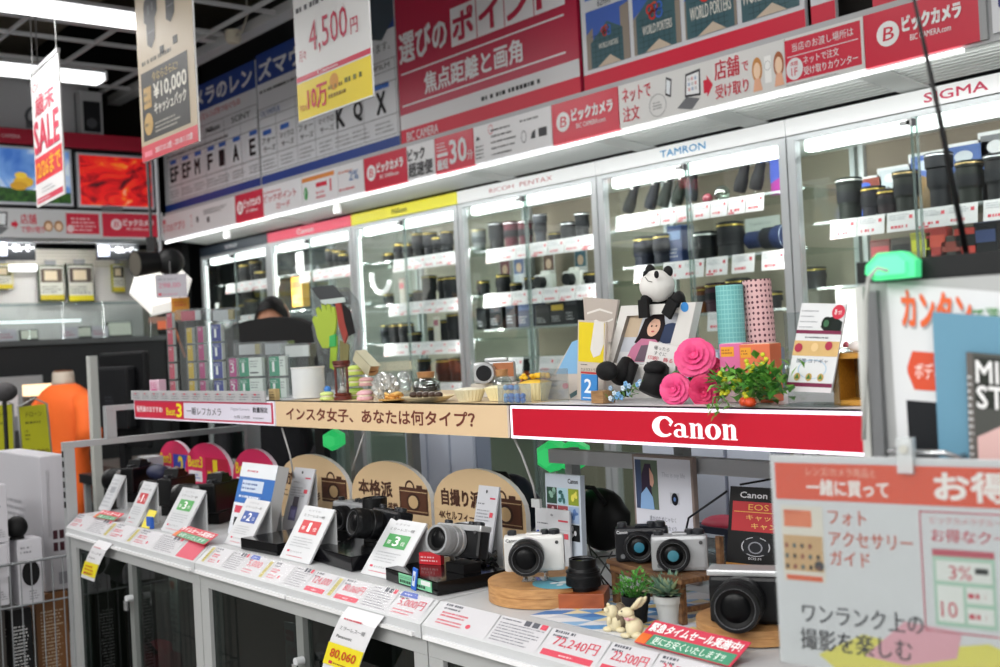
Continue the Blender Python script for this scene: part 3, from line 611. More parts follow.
lens_row(2, 2, 1.46, [(383, 2, '#3b3d42', .7), (394, 0, '#17181b', 1.1), (404, 0, '#1d1e24', 1.1), (412, 1, '#17181b', 1), (431, 3, '#17181b', .9), (443, 0, '#17181b', 1.1), (452, 2, '#17181b', .9)])
lens_row(2, 3, 1.26, [(420, 2, '#17181b', .8), (440, 0, '#17181b', 1.2), (452, 2, '#17181b', .8)])
lens_row(1, 0, 1.893, [(333, 2, '#2a2c30', .8), (341, 0, '#17181b', 1.1), (346, 3, '#17181b', 1)])
lens_row(1, 1, 1.66, [(336, 0, '#3b3d42', 1), (344, 2, '#17181b', .8)])
lens_row(0, 0, 1.89, [(247, 0, '#17181b', 1.3), (256, 2, '#17181b', .9), (262, 1, '#2a2c30', 1.2)])
lens_row(0, 1, 1.685, [(250, 0, '#17181b', 1.1), (240, 3, '#2a2c30', 1)])
lens_row(3, 4, 1.13, [(487, 2, '#17181b', .9), (503, 0, '#17181b', 1), (524, 2, '#1d1e24', .7), (545, 0, '#17181b', 1)])
# third shelf of the narrow-lettered case: black boxes and cameras
def gear_box(label, x, y, z, w, d, h, c, c2, yaw=0, group='boxed gear in the showcases'):
    t = thing('gear_box', label, 'box', (x, y, z + .001), yaw, group)
    m = MB(); m.box(-w / 2, w / 2, -d / 2, d / 2, 0, h, mat(c, .5), bev=.003); s = Sheet(m, -w / 2, 0, w, h, 100, 100, -d / 2); s.rect(8, 62, 84, 24, c2); s.fine(10, 12, 60, 30, 3, '#a8a8ac', 1, int(abs(x) * 100)); m.build('carton', t)
    m = MB(); m.box(-w / 2 + .001, w / 2 - .001, -d / 2 + .001, d / 2 - .001, h, h + .002, mat(c2, .5)); m.build('lid', t); return t
for k, (px, w, h, c, c2) in enumerate(((489, .07, .1, '#17181b', '#26272b'), (504, .09, .12, '#17181b', '#3a3c44'), (519, .07, .14, '#1b2030', '#33405e'), (533, .09, .12, '#1b2a50', '#3c5a90'), (551, .1, .09, '#17181b', '#2a2c30'), (566, .09, .1, '#202226', '#c8a828'), (580, .08, .13, '#1a1c22', '#30343c'))):
    gear_box('dark gear box, %s from left above the single price cards of the narrow-lettered case' % ORD[k], oY(px, 330, 3.36).x, 3.36, 1.502, w, .09, h, c, c2)
# blue-lettered case
def hood_case(label, x, y, z, tilt, s=1, c='#1b1d22'):
    t = thing('spotting_scope', label, 'scope', (x, y, z + .001), 0, 'dark tilted scopes in the blue-lettered showcase')
    T = TR((0, 0, .024), 0, 0, tilt)
    m = MB(); m.lathe([(.030 * s, 0), (.034 * s, .02 * s), (.034 * s, .06 * s), (.028 * s, .085 * s), (.024 * s, .13 * s), (.02 * s, .15 * s)], mat(c, .65, spec=.2), T, 16); m.build('tube', t)
    m = MB(); m.lathe([(.022 * s, .15 * s), (.024 * s, .155 * s), (.024 * s, .175 * s), (.016 * s, .18 * s)], mat('#2c2e33', .6), T, 16); m.build('eyecup', t)
    m = MB(); m.sphere((0, -.024 * s, .14 * s), .009 * s, mat('#f0f0f0', .2), T); m.build('white_tag', t)
    m = MB(); m.box(-.03 * s, .03 * s, -.02, .02, 0.001, .008, glass('#ffffff', .2)); m.cyl((0, 0, .008), (0, 0, .024), .004, glass('#ffffff', .2), n=6); m.build('stand', t); return t
hood_case('small dark scope leaning right, alone at the left end of the blue-lettered showcase top shelf', oY(627, 200, 3.36).x, 3.36, 1.917, 28, .72)
for k, (px, ti, s, c) in enumerate(((649, 24, .72, '#20232c'), (662, 24, .72, '#1d2722'), (676, 24, .72, '#1f2a22'), (691, 10, .72, '#2a2c30'))):
    hood_case('dark scope, %s of the four standing close together left of the glass door edge' % ORD[k], oY(px, 200, 3.36).x, 3.36, 1.917, ti, s, c)
for k, px in enumerate((744, 760)): hood_case('black scope at the right end of the blue-lettered top shelf, %s of the pair' % ('left' if k == 0 else 'right'), oY(px, 185, 3.36).x, 3.33, 1.917, 20, .72, '#14151a')
t = thing('glass_trinket', 'small round glass ornament lying between the dark scopes on the top shelf', 'ornament', (oY(722, 190, 3.33).x, 3.33, 1.917))
m = MB(); m.sphere((0, 0, .03), .03, glass('#d4e2da', .4)); m.lathe([(.02, 0), (.024, .004)], mat('#5a6a60'), n=12); m.build('ball', t); m = MB(); m.sphere((-.07, 0, .02), .02, mat('#7a3440', .2)); m.build('red_knob', t)
for k, (px, c) in enumerate(((645, '#1c2d5e'), (665, '#1c2d5e'))):
    o = lens(0, '#161a2c', oY(px, 250, 3.34).x, 3.34, 1.712, 'navy lens with a gold band, %s of the two on the blue-lettered second shelf' % ('left' if k == 0 else 'right'), 1.25, accent='#d8c060')
gear_box('tall navy lens carton beside the two gold-banded lenses on the second shelf', oY(681, 245, 3.36).x, 3.36, 1.712, .075, .075, .14, '#1f3566', '#7a94c0')
lens(3, '#17181b', oY(706, 250, 3.34).x, 3.34, 1.712, 'black lens with a pale band right of the navy carton', 1.35, accent='#dfe4e0')
lens(0, '#2a2c30', oY(731, 245, 3.36).x, 3.36, 1.712, 'large dark lens left of the lying navy telephoto lens', 1.4)
lens(4, '#16244a', oY(749, 240, 3.38).x, 3.38, 1.712 + .054, 'long navy telephoto lens lying on its side on the second shelf', .82, rot=(0, 90, 0), accent='#c0c8d8')
m = MB(); m.box(0, .16, 0, .002, 0, .06, mat('#c8cac8')); s = Sheet(m, 0, 0, .16, .06, 100, 100); s.text('TAMRON', 12, 50, 60, 20, GRY, 1); m.build('name_plate', None, loc=(oY(745, 220, 3.5).x, 3.5, 1.8), label='grey name plate standing behind the lying navy telephoto lens', cat='sign')
for k, (px, kind, c, sc) in enumerate(((655, 1, '#17181b', 1), (703, 3, '#6a3c1a', 1.3), (716, 0, '#3a2430', 1.2), (738, 0, '#2a2c30', 1.3), (770, 1, '#17181b', 1.2))):
    lens(kind, c, oY(px, 285, 3.4).x, 3.4, 1.512, 'lens, %s from the left on the third shelf of the blue-lettered showcase' % ORD[k], sc)
m = MB(); m.box(0, .09, 0, .004, 0, .14, mat('#c84a8a')); s = Sheet(m, 0, 0, .09, .14); s.poly([(0, 30), (100, 60), (100, 100), (0, 100)], '#4a62c8'); s.poly([(0, 0), (60, 0), (100, 40), (100, 62), (0, 28)], '#b03a9a'); m.build('colour_card', None, loc=(oY(771, 190, 3.4).x, 3.4, 1.92), label='pink and blue picture card at the right end of the blue-lettered top shelf', cat='card')
m = MB(); m.box(-.02, .02, -.01, .01, 0, .03, mat('#2c50c8')); m.build('hook_tag', None, loc=(oY(763, 158, 3.3).x, 3.3, 2.03), label='tiny blue tag hanging at the top right inside the blue-lettered showcase', cat='tag')
# nearest case
for k, (px, kind, c, sc, ac) in enumerate(((850, 2, '#1c221e', 1.0, '#d8dcd8'), (874, 0, '#1e1c26', 1.1, '#b9a24a'), (889, 3, '#2a1c22', 1.1, '#b9a24a'), (907, 2, '#1d221e', .95, '#a89060'), (941, 4, '#1a1c22', .82, '#b0b4b8'), (971, 2, '#1d221e', .95, '#a89060'), (1001, 2, '#15161a', 1, '#b0b4b8'))):
    lens(kind, c, oY(px, 205, 3.35).x, 3.35, 1.787, 'black lens, %s from the left on the top shelf of the nearest showcase' % ORD[k], sc, accent=ac)
PHC = [('#8a3c2c', '#3c2c30', '#3a62c8'), ('#c8d0d8', '#6a7078', '#e8ecee'), ('#4a6ab8', '#8a6a3a', '#c8d4e8'), ('#3a5a98', '#2c3038', '#b8c0c8'), ('#6a6c70', '#2c2c30', '#c4c6ca')]
for k, (px, h, w) in enumerate(((866, .15, .12), (893, .17, .13), (930, .2, .16), (968, .21, .16), (1000, .23, .14))):
    a, b, c = PHC[k]; m = MB(); m.box(0, w, 0, .004, 0, h, mat('#e0e2e4')); s = Sheet(m, 0, 0, w, h)
    s.rect(6, 5, 88, 90, b); s.poly([(6, 50), (30, 62), (60, 48), (94, 58), (94, 95), (6, 95)], a, 2); s.ell(40, 78, 20, 9, c, 3); s.poly([(20, 5), (70, 5), (60, 40), (34, 44)], c if k == 0 else '#7a6444', 3)
    x = oY(px, 150, 3.52).x - w / 2
    m.build('sample_photo', None, loc=(x, 3.52, 1.80), label='sample photo print, %s from the left behind the lenses of the nearest showcase' % ORD[k], cat='photo print', group='sample photos in the nearest showcase')
p = oY(852, 275, 3.36); gear_box('tall white box low at the left side of the nearest showcase', p.x, 3.36, 1.362, .1, .06, .195, '#d4d0cc', '#dcd8d4')
for k, (px, c, c2, h) in enumerate(((884, '#6a3430', '#a83038', .14), (905, '#4a4440', '#2c2c30', .14), (925, '#9a9a30', '#c8c830', .15), (940, '#a83430', '#d05040', .16), (955, '#34302c', '#8a3a30', .13), (970, '#b83a30', '#1c1c20', .15), (990, '#1c1c22', '#33406a', .16))):
    gear_box('camera strap pack, %s from the left on the second shelf of the nearest showcase' % ORD[k], oY(px, 260, 3.4).x, 3.4, 1.572, .075, .04, h, c, c2, group='strap packs in the nearest showcase')
for k, px in enumerate((800, 815)):
    lens(3, '#2a2c30', oY(px, 250, 3.45).x, 3.45, 1.572, 'small dark lens, %s of two at the left side of the nearest showcase second shelf' % ('left' if k == 0 else 'right'), 1)
lens(0, '#3b3d42', oY(813, 300, 3.38).x, 3.38, 1.362, 'dark lens low in the nearest showcase above the leaflet stand', 1.2)
# white mini cameras on the narrow-lettered second shelf
for k, (px, c) in enumerate(((546, '#d8d8d4'), (575, '#d0d0cc'))):
    t = thing('mini_camera', 'small white camera, %s of two on the narrow-lettered second shelf' % ('left' if k == 0 else 'right'), 'camera', (oY(px, 290, 3.34).x, 3.34, 1.662), 0, 'white cameras in the narrow-lettered showcase')
    m = MB(); m.box(-.055, .055, -.016, .016, 0, .065, mat(c, .4), bev=.005); m.build('body', t); m = MB(); m.cyl((0, -.016, .03), (0, -.05, .03), .026, mat('#2a2c2e', .3), n=18); m.build('lens', t)
    m = MB(); m.box(-.02, .02, -.012, .012, .065, .08, mat(c, .4), bev=.004); m.build('viewfinder', t)
# printed pictures behind the second shelf of narrow-lettered case
for k, (px, c, d) in enumerate(((505, '#b4b0b4', '#6a3440'), (519, '#c4c4cc', '#5a6488'), (549, '#c8c4c0', '#5a3a2c'), (581, '#c8c8cc', '#2c5a6a'))):
    m = MB(); m.box(0, .08, 0, .003, 0, .16, mat(c)); s = Sheet(m, 0, 0, .08, .16); s.rect(6, 48, 88, 46, d); s.ell(50, 66, 24, 14, '#c8a890', 2); s.fine(8, 8, 80, 34, 5, GRY)
    m.build('sample_photo', None, loc=(oY(px, 270, 3.5).x - .04, 3.5, 1.68), label='small picture card, %s from the left behind the narrow-lettered second shelf' % ORD[k], cat='photo print', group='picture cards behind the second shelf')
# orange mini tripods
for k, px in enumerate((527, 547, 580)):
    t = thing('mini_tripod', 'orange-legged mini tripod, %s from the left behind the single price cards' % ORD[k], 'tripod', (oY(px, 385, 3.4).x, 3.4, 1.133), 0, 'orange mini tripods')
    for q in range(3):
        a = q * 2.09 + .4; m = MB(); m.tube([(.06 * math.cos(a), .06 * math.sin(a), .004), (.03 * math.cos(a), .03 * math.sin(a), .12), (0, 0, .18)], .006, mat('#d0602c', .5)); m.build('leg', t)
    m = MB(); m.lathe([(.018, .17), (.02, .2), (.012, .215), (.02, .225)], mat('#1c1c1e'), n=12); m.build('head', t)
# yellow/orange box and pamphlet in pink-headed case
gear_box('orange and yellow box hanging in the pink-headed showcase', oY(301, 300, 3.3).x, 3.3, 1.70, .12, .05, .17, '#d0a030', '#c85a28')
gear_box('white leaflet pack hanging above the orange box in the pink-headed showcase', oY(300, 262, 3.32).x, 3.32, 1.897, .08, .01, .12, '#d8d8da', '#e4e4e6')
for k, (px, py, c) in enumerate(((389, 282, '#c85a68'), (424, 335, '#8a3a50'))):
    p = oY(px, py, 3.22); gear_box('small pink leaflet, %s one in the yellow-headed showcase' % ('upper' if k == 0 else 'lower'), p.x, 3.3, 1.66 if k == 0 else 1.46, .045, .01, .12, '#b8b4a8', c)
# white arc cables (display loops)
for k, (x, z, r) in enumerate(((-4.84, 1.80, .08), (-6.60, 1.74, .12))):
    m = MB(); m.tube([(r * math.cos(a / 10 * PI + PI * .9), 0, r * math.sin(a / 10 * PI + PI * .9)) for a in range(11)], .012, mat('#f0f0f0', .5, emit=.4 if k == 0 else 0)); m.build('arc_light', None, loc=(x, 3.22, z), label=('white arc-shaped strip light in the yellow-headed showcase' if k == 0 else 'white arc-shaped strip in the dark-headed showcase'), cat='strip light')
# ================================================================== display counters with sloping price ledge
KX = [-3.43, -2.545, -1.63, -.735]
CTZ = 1.0; KY = 1.13
AL = mat('#b4b6b6', .4, .25, noise=.04, scale=6)
DG = glass('#8e9896', .07, .02)
WP = mat('#bfc1c3', .45, noise=.03, scale=8)
def ledge_sheet(mb, x0, w):
    """sheet on the slope from (KY+.005,.966) to (KY+.046,1.0)"""
    a = math.degrees(math.atan2(.034, .041))
    T = TR((x0, KY + .003, .968), 0, -(90 - a)); H = math.hypot(.034, .041)
    return Sheet(mb, 0, 0, w, H, 100, 100, -.0006, T, lay=.0003)
def counter(i, label, prints):
    x0, x1 = KX[i], KX[i + 1]; L = x1 - x0; t = thing('display_counter', label, 'display counter', (x0, 0, 0), 0, 'glass-fronted display counters')
    m = MB(); f = AL
    for x in (.0, L - .045): m.box(x + .002, x + .043, KY + .012, KY + .045, 0, .9095, f)
    m.box(.002, L - .002, KY + .012, KY + .045, .91, .941, f); m.box(.0435, L - .0455, KY + .013, KY + .04, 0.001, .1, f)
    for x in (.0, L - .03): m.box(x + .002, x + .028, 1.66, 1.69, 0, .98, f)
    m.build('frame', t)
    m = MB(); m.box(.045, L / 2 + .012, KY + .020, KY + .024, .1, .91, DG); m.build('glass_door', t)
    m = MB(); m.box(L / 2 - .012, L - .045, KY + .028, KY + .032, .1, .91, DG); m.build('glass_door', t)
    m = MB(); m.box(L / 2 - .014, L / 2 + .014, KY + .016, KY + .036, .1, .91, mat('#8e9290', .3, .4)); m.build('door_stile', t)
    m = MB(); m.cyl((L / 2 + .012, KY + .014, .82), (L / 2 + .012, KY - .004, .82), .009, '#c0c2c4', n=12); m.box(L / 2, L / 2 + .02, KY - .006, KY - .002, .79, .815, mat('#d0d2d4', .25, .8)); m.build('lock', t)
    m = MB(); m.box(.002, L - .002, 1.69, 1.70, 0, .96, mat('#8a8676', .8)); m.box(.002, L - .002, KY + .05, 1.69, .04, .1, mat('#3c3a36')); m.box(.004, .010, KY + .05, 1.69, .1, .95, mat('#504e48', .7)); m.build('back_panel', t)
    m = MB(); m.box(.02, L - .02, KY + .06, 1.66, .52, .527, glass('#a8b8b2', .2)); m.build('glass_shelf', t)
    m = MB()                                # top slab with sloping front
    prof = [(KY, .942), (KY, .966), (KY + .043, .9995), (1.70, .9995), (1.70, .96), (KY + .05, .96), (KY + .05, .942)]
    vs = [(.002, y, z) for y, z in prof] + [(L - .002, y, z) for y, z in prof]; n = len(prof)
    m.add(vs, [tuple(range(n)), tuple(range(2 * n - 1, n - 1, -1))] + [(k, k + n, (k + 1) % n + n, (k + 1) % n) for k in range(n)], WP); m.build('top', t)
    m = MB(); m.box(.012, L * .48, KY - .006, KY, .944, .951, mat('#e6e6e8', .25)); m.box(L * .49, L - .02, KY - .006, KY, .944, .951, mat('#dededf', .25)); m.build('ticket_rail', t)
    for (u0, u1, fn) in prints:
        m = MB(); s = ledge_sheet(m, L * u0, L * (u1 - u0)); s.rect(0, 2, 100, 94, '#c2c1c5', 0); fn(s); m.build('price_sheet', t)
    m = MB(); s = ledge_sheet(m, .004, L - .008); s.y = -.004; s.rect(0, -2, 100, 104, glass('#ffffff', .02, .2), 0); m.build('clear_cover', t)
    l = bpy.data.lights.new('counter_fill_light', 'AREA'); l.shape = 'RECTANGLE'; l.size = L * .8; l.size_y = .03; l.energy = 2.2; l.color = (1, .95, .86)  # added light that brightens the otherwise dark counter interior
    o = bpy.data.objects.new('counter_fill_light', l); COL.objects.link(o); o.parent = t; o.location = (L / 2, KY + .08, .95); o.rotation_euler = (math.radians(30), 0, 0)
    m = MB(); m.box(L * .1, L * .9, KY + .065, KY + .095, .952, .9595, mat('#e8e4dc', emit=.8)); m.build('tube', t)  # invented glowing bar to go with the added interior light
    return t
QC = '#c83a50'; QT = '#4c4e58'
def ps_text(price=None, seed=0, red=False, blue=None, title=True, hb=True):
    def f(s):
        if title: s.fine(6, 80, 40, 12, 1, QT, 1, seed, .7)
        s.fine(6, 68, 30, 8, 1, QT, 1, seed + 1, .8)
        if price: s.text(price, 14, 38, 76, 36, QC, 2, 1)
        else:
            s.fine(8, 40, 48, 22, 2, QC, 1, seed + 2, .6); s.fine(8, 12, 48, 22, 2, QC, 1, seed + 3, .5)
            s.ell(64, 28, 4, 8, QC, 1)
        if red: s.rect(4, 5, 88, 20, QC, 1); s.fine(36, 9, 24, 10, 1, '#f0d0d4', 2, seed)
        elif price: s.fine(10, 8, 70, 24, 2, QC, 1, seed + 5, .4)
        if blue: s.poly([(2, 78), (58, 78), (50, 98), (6, 98)], '#4a5fae', 2); s.fine(14, 84, 30, 8, 1, '#e0e4f0', 3)
    return f
def ps_fine(seed, blocks=3):
    def f(s):
        s.fine(4, 6, 90, 72, 7, '#6c6e76', 1, seed, .38)
        for k in range(blocks): s.rect(50 + k * 16, 78, 12, 18, [QT, QT, QC][k % 3], 2)
        s.fine(4, 82, 40, 10, 1, QT, 1, seed)
    return f
def ps_tab(s): s.rect(20, 8, 60, 80, '#b8ac60', 1); s.fine(24, 12, 50, 70, 6, '#8a7c30', 2)
def ps_red(s): s.rect(0, 0, 100, 100, '#c84058', 1)
def ps_blank(s): pass
counter(0, 'leftmost display counter, with a solid red ticket at the right end of its price ledge', [
    (.0, .16, ps_text(None, 1)), (.165, .31, ps_fine(2)), (.315, .35, ps_tab), (.355, .50, ps_text(None, 3)), (.505, .54, ps_tab), (.545, .70, ps_text(None, 5)), (.705, .85, ps_fine(6)), (.87, .985, ps_red)])
counter(1, 'middle display counter, its ledge showing 124,000 and 80,060 prices', [
    (.02, .045, ps_tab), (.05, .14, ps_text(None, 11)), (.145, .23, ps_fine(12)), (.235, .32, ps_text('5,000', 13, blue=1)), (.33, .355, ps_tab), (.36, .45, ps_text(None, 14)), (.455, .54, ps_fine(15)), (.545, .635, ps_text('124,000', 16, red=True)), (.64, .665, ps_tab), (.67, .77, ps_text('80,060円', 17, red=True)), (.775, .87, ps_fine(18)), (.875, .985, ps_text('5,000円', 19, blue=1))])
counter(2, 'nearest display counter, holding the round wooden discs and the plants', [
    (.02, .19, ps_text(None, 21)), (.195, .33, ps_fine(22)), (.335, .475, ps_text('72,240円', 23, red=True)), (.48, .58, ps_text('22,500円', 24, red=True)), (.585, .69, ps_text('33,700円', 25)), (.695, .83, ps_text('69,800', 26)), (.835, .985, ps_fine(27))])
# the photo's middle module carries two more priced sheets near its right end: overlay rows
# ---- steel rack frame at the left end of the counter
t = thing('metal_rack', 'white slotted steel rack frame standing at the left end of the counters', 'rack', (-3.435, 0, 0))
pm = mat('#a9acae', .45, .3)
m = MB(); m.box(-.032, -.004, 1.14, 1.17, 0, 1.1955, pm); m.build('post', t)
m = MB(); z = 1.02
while z < 1.2: m.box(-.022, -.014, 1.137, 1.14, z, z + .018, mat('#2a2a2c')); z += .03
m.build('slots', t)
m = MB(); m.box(-.032, -.004, 1.14, 1.75, 1.196, 1.214, pm); m.box(-.032, -.004, 1.27, 1.30, 1.2145, 1.2955, pm); m.box(-.032, -.004, 1.27, 1.75, 1.296, 1.312, pm); m.box(-.0315, -.0045, 1.751, 1.78, 0, 1.3115, pm); m.build('rail', t)

# ================================================================== raised sign shelf over the counters
SY = 1.35; SZ0 = 1.268; SZ1 = 1.328
def sign_shelf(i, x0, x1, label, bodycol, edge, face, glow):
    t = thing('shelf_sign', label, 'sign', (x0, SY, 0)); L = x1 - x0 - .004
    m = MB(); m.box(0, L, .004, .42, SZ1 - .012, SZ1, mat(bodycol, .4)); m.box(0, L, .004, .04, SZ0, SZ1, mat(bodycol, .4)); m.build('shelf', t)
    m = MB(); m.box(0, L, 0, .006, SZ0, SZ1, mat(edge, .4, emit=glow)); m.build('edge', t)
    m = MB(); s = Sheet(m, .006, SZ0 + .004, L - .012, SZ1 - SZ0 - .008, L / .052 * 100, 100, 0, lay=.0005); face(s, L / .052 * 100); m.build('face', t)
    for x in (L * .15, L * (.76 if i == 1 else .85)): m = MB(); m.box(x - .012, x + .012, .30, .324, CTZ + .0003, SZ1 - .012, pm); m.build('post', t)
    return t
def fA(s, U):
    s.rect(0, 0, U, 100, '#c63a5a', 1); s.rect(U * .0, 8, U * .4, 84, '#c81e3c', 2); s.text('販売員のおすすめ!', U * .02, 34, U * .22, 34, '#f4e0e4', 3, 2); s.text('Best', U * .27, 22, U * .07, 40, '#e0d020', 3, 2); s.text('3', U * .35, 14, U * .04, 72, '#f0e020', 3, 3)
    s.rect(U * .405, 8, U * .585, 84, '#dcd8e6', 2); s.text('一眼レフカメラ', U * .43, 28, U * .245, 40, '#34343c', 3, 1); s.text('Digital Camera', U * .74, 56, U * .12, 18, '#9a98a8', 3); s.text('数量限定', U * .88, 52, U * .09, 26, '#3c3c44', 3, 2); s.text('お買上特典', U * .76, 20, U * .1, 16, '#5a5a64', 3); s.fine(U * .88, 20, U * .09, 12, 1, '#7a7884', 3)
sign_shelf(0, KX[0] + .01, KX[1] + .02, 'white shelf sign with red-pink border and Best 3 wording, left of the beige one', '#d8d8dc', '#e8e4ee', fA, .15)
def fB(s, U):
    s.rect(-U * .004, -8, U * 1.01, 116, '#dcc09a', 1); s.text('インスタ女子、あなたは何タイプ？', U * .055, 24, U * .84, 58, '#6a2f24', 2, 2)
sign_shelf(1, KX[1] + .022, KX[2] + .002, 'beige shelf sign with brown Japanese question, between the white and red signs', '#e0c8a2', '#ecdfcc', fB, 0)
def fC(s, U):
    s.rect(0, 2, U, 96, mat('#b8102a', .3, emit=.12), 1); s.canon(U * .387, 20, U * .190, 64, mat('#f6eef2', .4, emit=.5), 2)
sign_shelf(2, KX[2] + .006, KX[3] + .03, 'red lit shelf sign with large white serif word under the panda photo frame', '#e2dee2', '#f2e6f6', fC, 1.0)
# price rail on the left sign
m = MB(); m.box(0, .86, 0, .004, 0, .028, mat('#b4b4b6', .4)); s = Sheet(m, 0, 0, .86, .028)
for k in range(12): s.fine(2 + k * 8.2, 10, 6, 70, 3, '#70727a', 1, k); s.rect(3.4 + k * 8.2, 60, 1.4, 14, '#c83a50', 2)
m.build('price_rail', None, loc=(KX[0] + .005, SY - .006, SZ1 - .002), label='grey strip of tiny price tags along the white shelf sign', cat='price strip')

# white cable hanging below the signs
for k, pts in enumerate((((282, 428), (290, 455), (294, 478)), ((365, 430), (357, 455), (352, 470)), ((514, 438), (522, 455), (533, 485), (536, 500)))):
    m = MB(); P = [oY(x, y, SY + .03 + .015 * j) for j, (x, y) in enumerate(pts)]; m.tube([P[0] + (P[j] - P[0]) for j in range(len(P))], .0022, mat('#b8b8b8')); 
    if k == 2: m.box(P[-1].x - .011, P[-1].x + .013, P[-1].y - .003, P[-1].y + .003, P[-1].z - .014, P[-1].z + .002, mat('#b8bcbe'))
    m.build('thin_cable', None, label=('thin pale cable hanging from the left end of the beige sign', 'thin pale cable slanting below the middle of the beige sign', 'pale cable with small tag hanging where beige and red signs meet')[k], cat='cable')
# green glow built as solid emissive hexagons
GLOW = mat('#35d874', .4, emit=.6)
def green_hexagon(P, r, label, yaw=0, th=.06):
    t = thing('glowing_hexagon', label, 'lamp', P, yaw, 'glowing green hexagons')
    o = [(r * math.cos(math.radians(a)), r * math.sin(math.radians(a))) for a in range(30, 390, 60)]; i = [(x * .62, z * .62) for x, z in o]
    m = MB(); m.prism(o, -th * .2, th * .5, GLOW)
    vs = [(x, -th * .2, z) for x, z in o] + [(x, -th * .5, z) for x, z in i]; m.add(vs, [(k, (k + 1) % 6, 6 + (k + 1) % 6, 6 + k) for k in range(6)] + [tuple(range(6, 12))], GLOW); m.build('shade', t)
    m = MB(); m.cyl((0, th * .5, 0), (0, th * .8, 0), r * .35, '#d0d4d4', n=12); m.build('base', t)
green_hexagon(oY(333, 440, 1.58), .028, 'green glowing hexagon under the beige shelf sign', 40)
green_hexagon(oY(552, 456, 1.62), .034, 'green glowing hexagon at the left end of the grey rail, left one of the pair', 20)
green_hexagon(oY(573, 456, 1.66), .036, 'green glowing hexagon behind the grey rail, right one of the pair', 35)
p0 = oY(548, 449, 1.55); p1 = oY(790, 480, 1.55)
m = MB(); m.box(p0.x, KX[3] - .01, 1.55, 1.575, p0.z - .028, p0.z, mat('#b4b6ba', .45)); m.box(p0.x + .02, p0.x + .04, 1.576, 1.60, CTZ, p0.z, pm); m.box(-.80, -.78, 1.576, 1.60, CTZ, p0.z, pm)
m.build('grey_rail', None, label='grey flat rail running under the red shelf sign', cat='rail')

# ================================================================== behind the counter
def locker(x0, x1, n, zt, label, y=2.3):
    t = thing('storage_locker', label, 'locker', (x0, y, 0), 0, 'white storage lockers behind the counter'); L = x1 - x0
    m = MB(); m.box(0, L, .012, .07, 0, zt, mat('#8a94a8', .5)); m.build('body', t); st = L / n
    for k in range(n): m = MB(); m.box(k * st + .006, (k + 1) * st - .006, 0, .011, .05, zt - .006, mat('#c4ccdc', .25)); m.build('door', t)
xx = oY(405, 450, 2.3).x; locker(xx, oY(474, 450, 2.3).x, 3, 1.25, 'bluish-white three-door locker seen under the beige sign')
locker(oY(641, 450, 2.3).x, oY(772, 450, 2.3).x, 3, 1.395, 'bluish-white three-door locker seen under the red sign')
t = thing('file_box', 'red and dark blue folder lying low against the white locker', 'folder', (oY(712, 516, 2.2).x - .06, 2.18, .0), 0)
P = oY(715, 518, 2.2)
m = MB(); m.box(0, .3, 0, .09, .0, P.z - .02, mat('#2c3244')); m.build('stand', t); m = MB(); m.sphere((.08, .045, P.z - .02), .05, mat('#b0304a'), sc=(1.4, .8, .5)); m.build('pouch', t)
# dark pedestal / staff desk behind the counters
t = thing('staff_desk', 'long dark staff desk behind the display counters', 'desk', (-4.3, 1.95, 0))
m = MB(); m.box(0, 1.9, 0, .3, .86, .9, mat('#26282c', .5)); m.build('desktop', t); m = MB(); m.box(.02, 1.88, .02, .28, 0, .86, mat('#1c1d20', .6)); m.build('cabinet_body', t)
# monitor at the left end
def monitor(label, x, y, z0, w, h, yaw, c='#16171a'):
    t = thing('monitor', label, 'monitor', (x, y, z0), yaw)
    m = MB(); m.box(-w / 2, w / 2, 0, .03, .12, .12 + h, mat(c, .45), bev=.012); m.build('screen_case', t)
    m = MB(); m.box(-w * .36, w * .36, -.05, 0, .12 + h * .2, .12 + h * .85, mat('#1b1c20', .5), bev=.014); s = Sheet(m, -.05, .12 + h * .25, .1, h * .5, 100, 100, -.052); s.fine(0, 0, 100, 60, 8, '#3c3e44'); m.build('back_bulge', t)
    m = MB(); m.box(-.03, .03, -.01, .02, 0, .14, mat(c)); m.box(-.12, .12, -.07, .08, 0, .012, mat(c)); m.build('stand', t)
P = oY(98, 353, 1.72); monitor('large black monitor seen from behind at the left end of the counter', oY(98, 353, 1.84).x + .25, 1.84, .96, .50, P.z - .96 - .12, 0)
t = thing('monitor_table', 'low dark table carrying the black monitor at the counter end', 'table', (oY(98, 353, 1.84).x + .25, 1.84, 0))
m = MB(); m.box(-.28, .2, -.10, .09, .92, .959, mat('#2a2b2e')); m.build('tabletop', t)
for a in (-.26, .17):
    for b in (-.09, .06): m = MB(); m.box(a, a + .025, b, b + .025, 0, .92, pm); m.build('leg', t)
P = oY(90, 356, 1.60); m = MB(); m.box(P.x + .012, P.x + .05, 1.58, 1.61, 0, P.z, mat('#b8bab6', .5)); m.build('white_post', None, label='pale upright post beside the black monitor and orange shirt', cat='post')
# curved-top black screen + clerk
P = oY(283, 317, 1.9)
t = thing('display_hood', 'large black curved-top screen back hiding the lower face of the clerk', 'screen', (P.x, 1.98, 0))
pts = []
for (x, y) in ((222, 400), (226, 345), (232, 325), (250, 320), (272, 317), (292, 318), (310, 325), (318, 345), (326, 370), (336, 400)):
    q = oY(x, y, 1.98); pts.append((q.x - P.x, q.z))
m = MB(); m.prism([(p[0], p[1]) for p in pts][::-1], 0, .035, mat('#101113', .7)); m.build('shell', t)
m = MB(); m.box(-.03, .03, .036, .06, .901, 1.3, mat('#141416')); m.box(-.1, .1, .04, .2, .901, .912, mat('#141416')); m.build('stand', t)
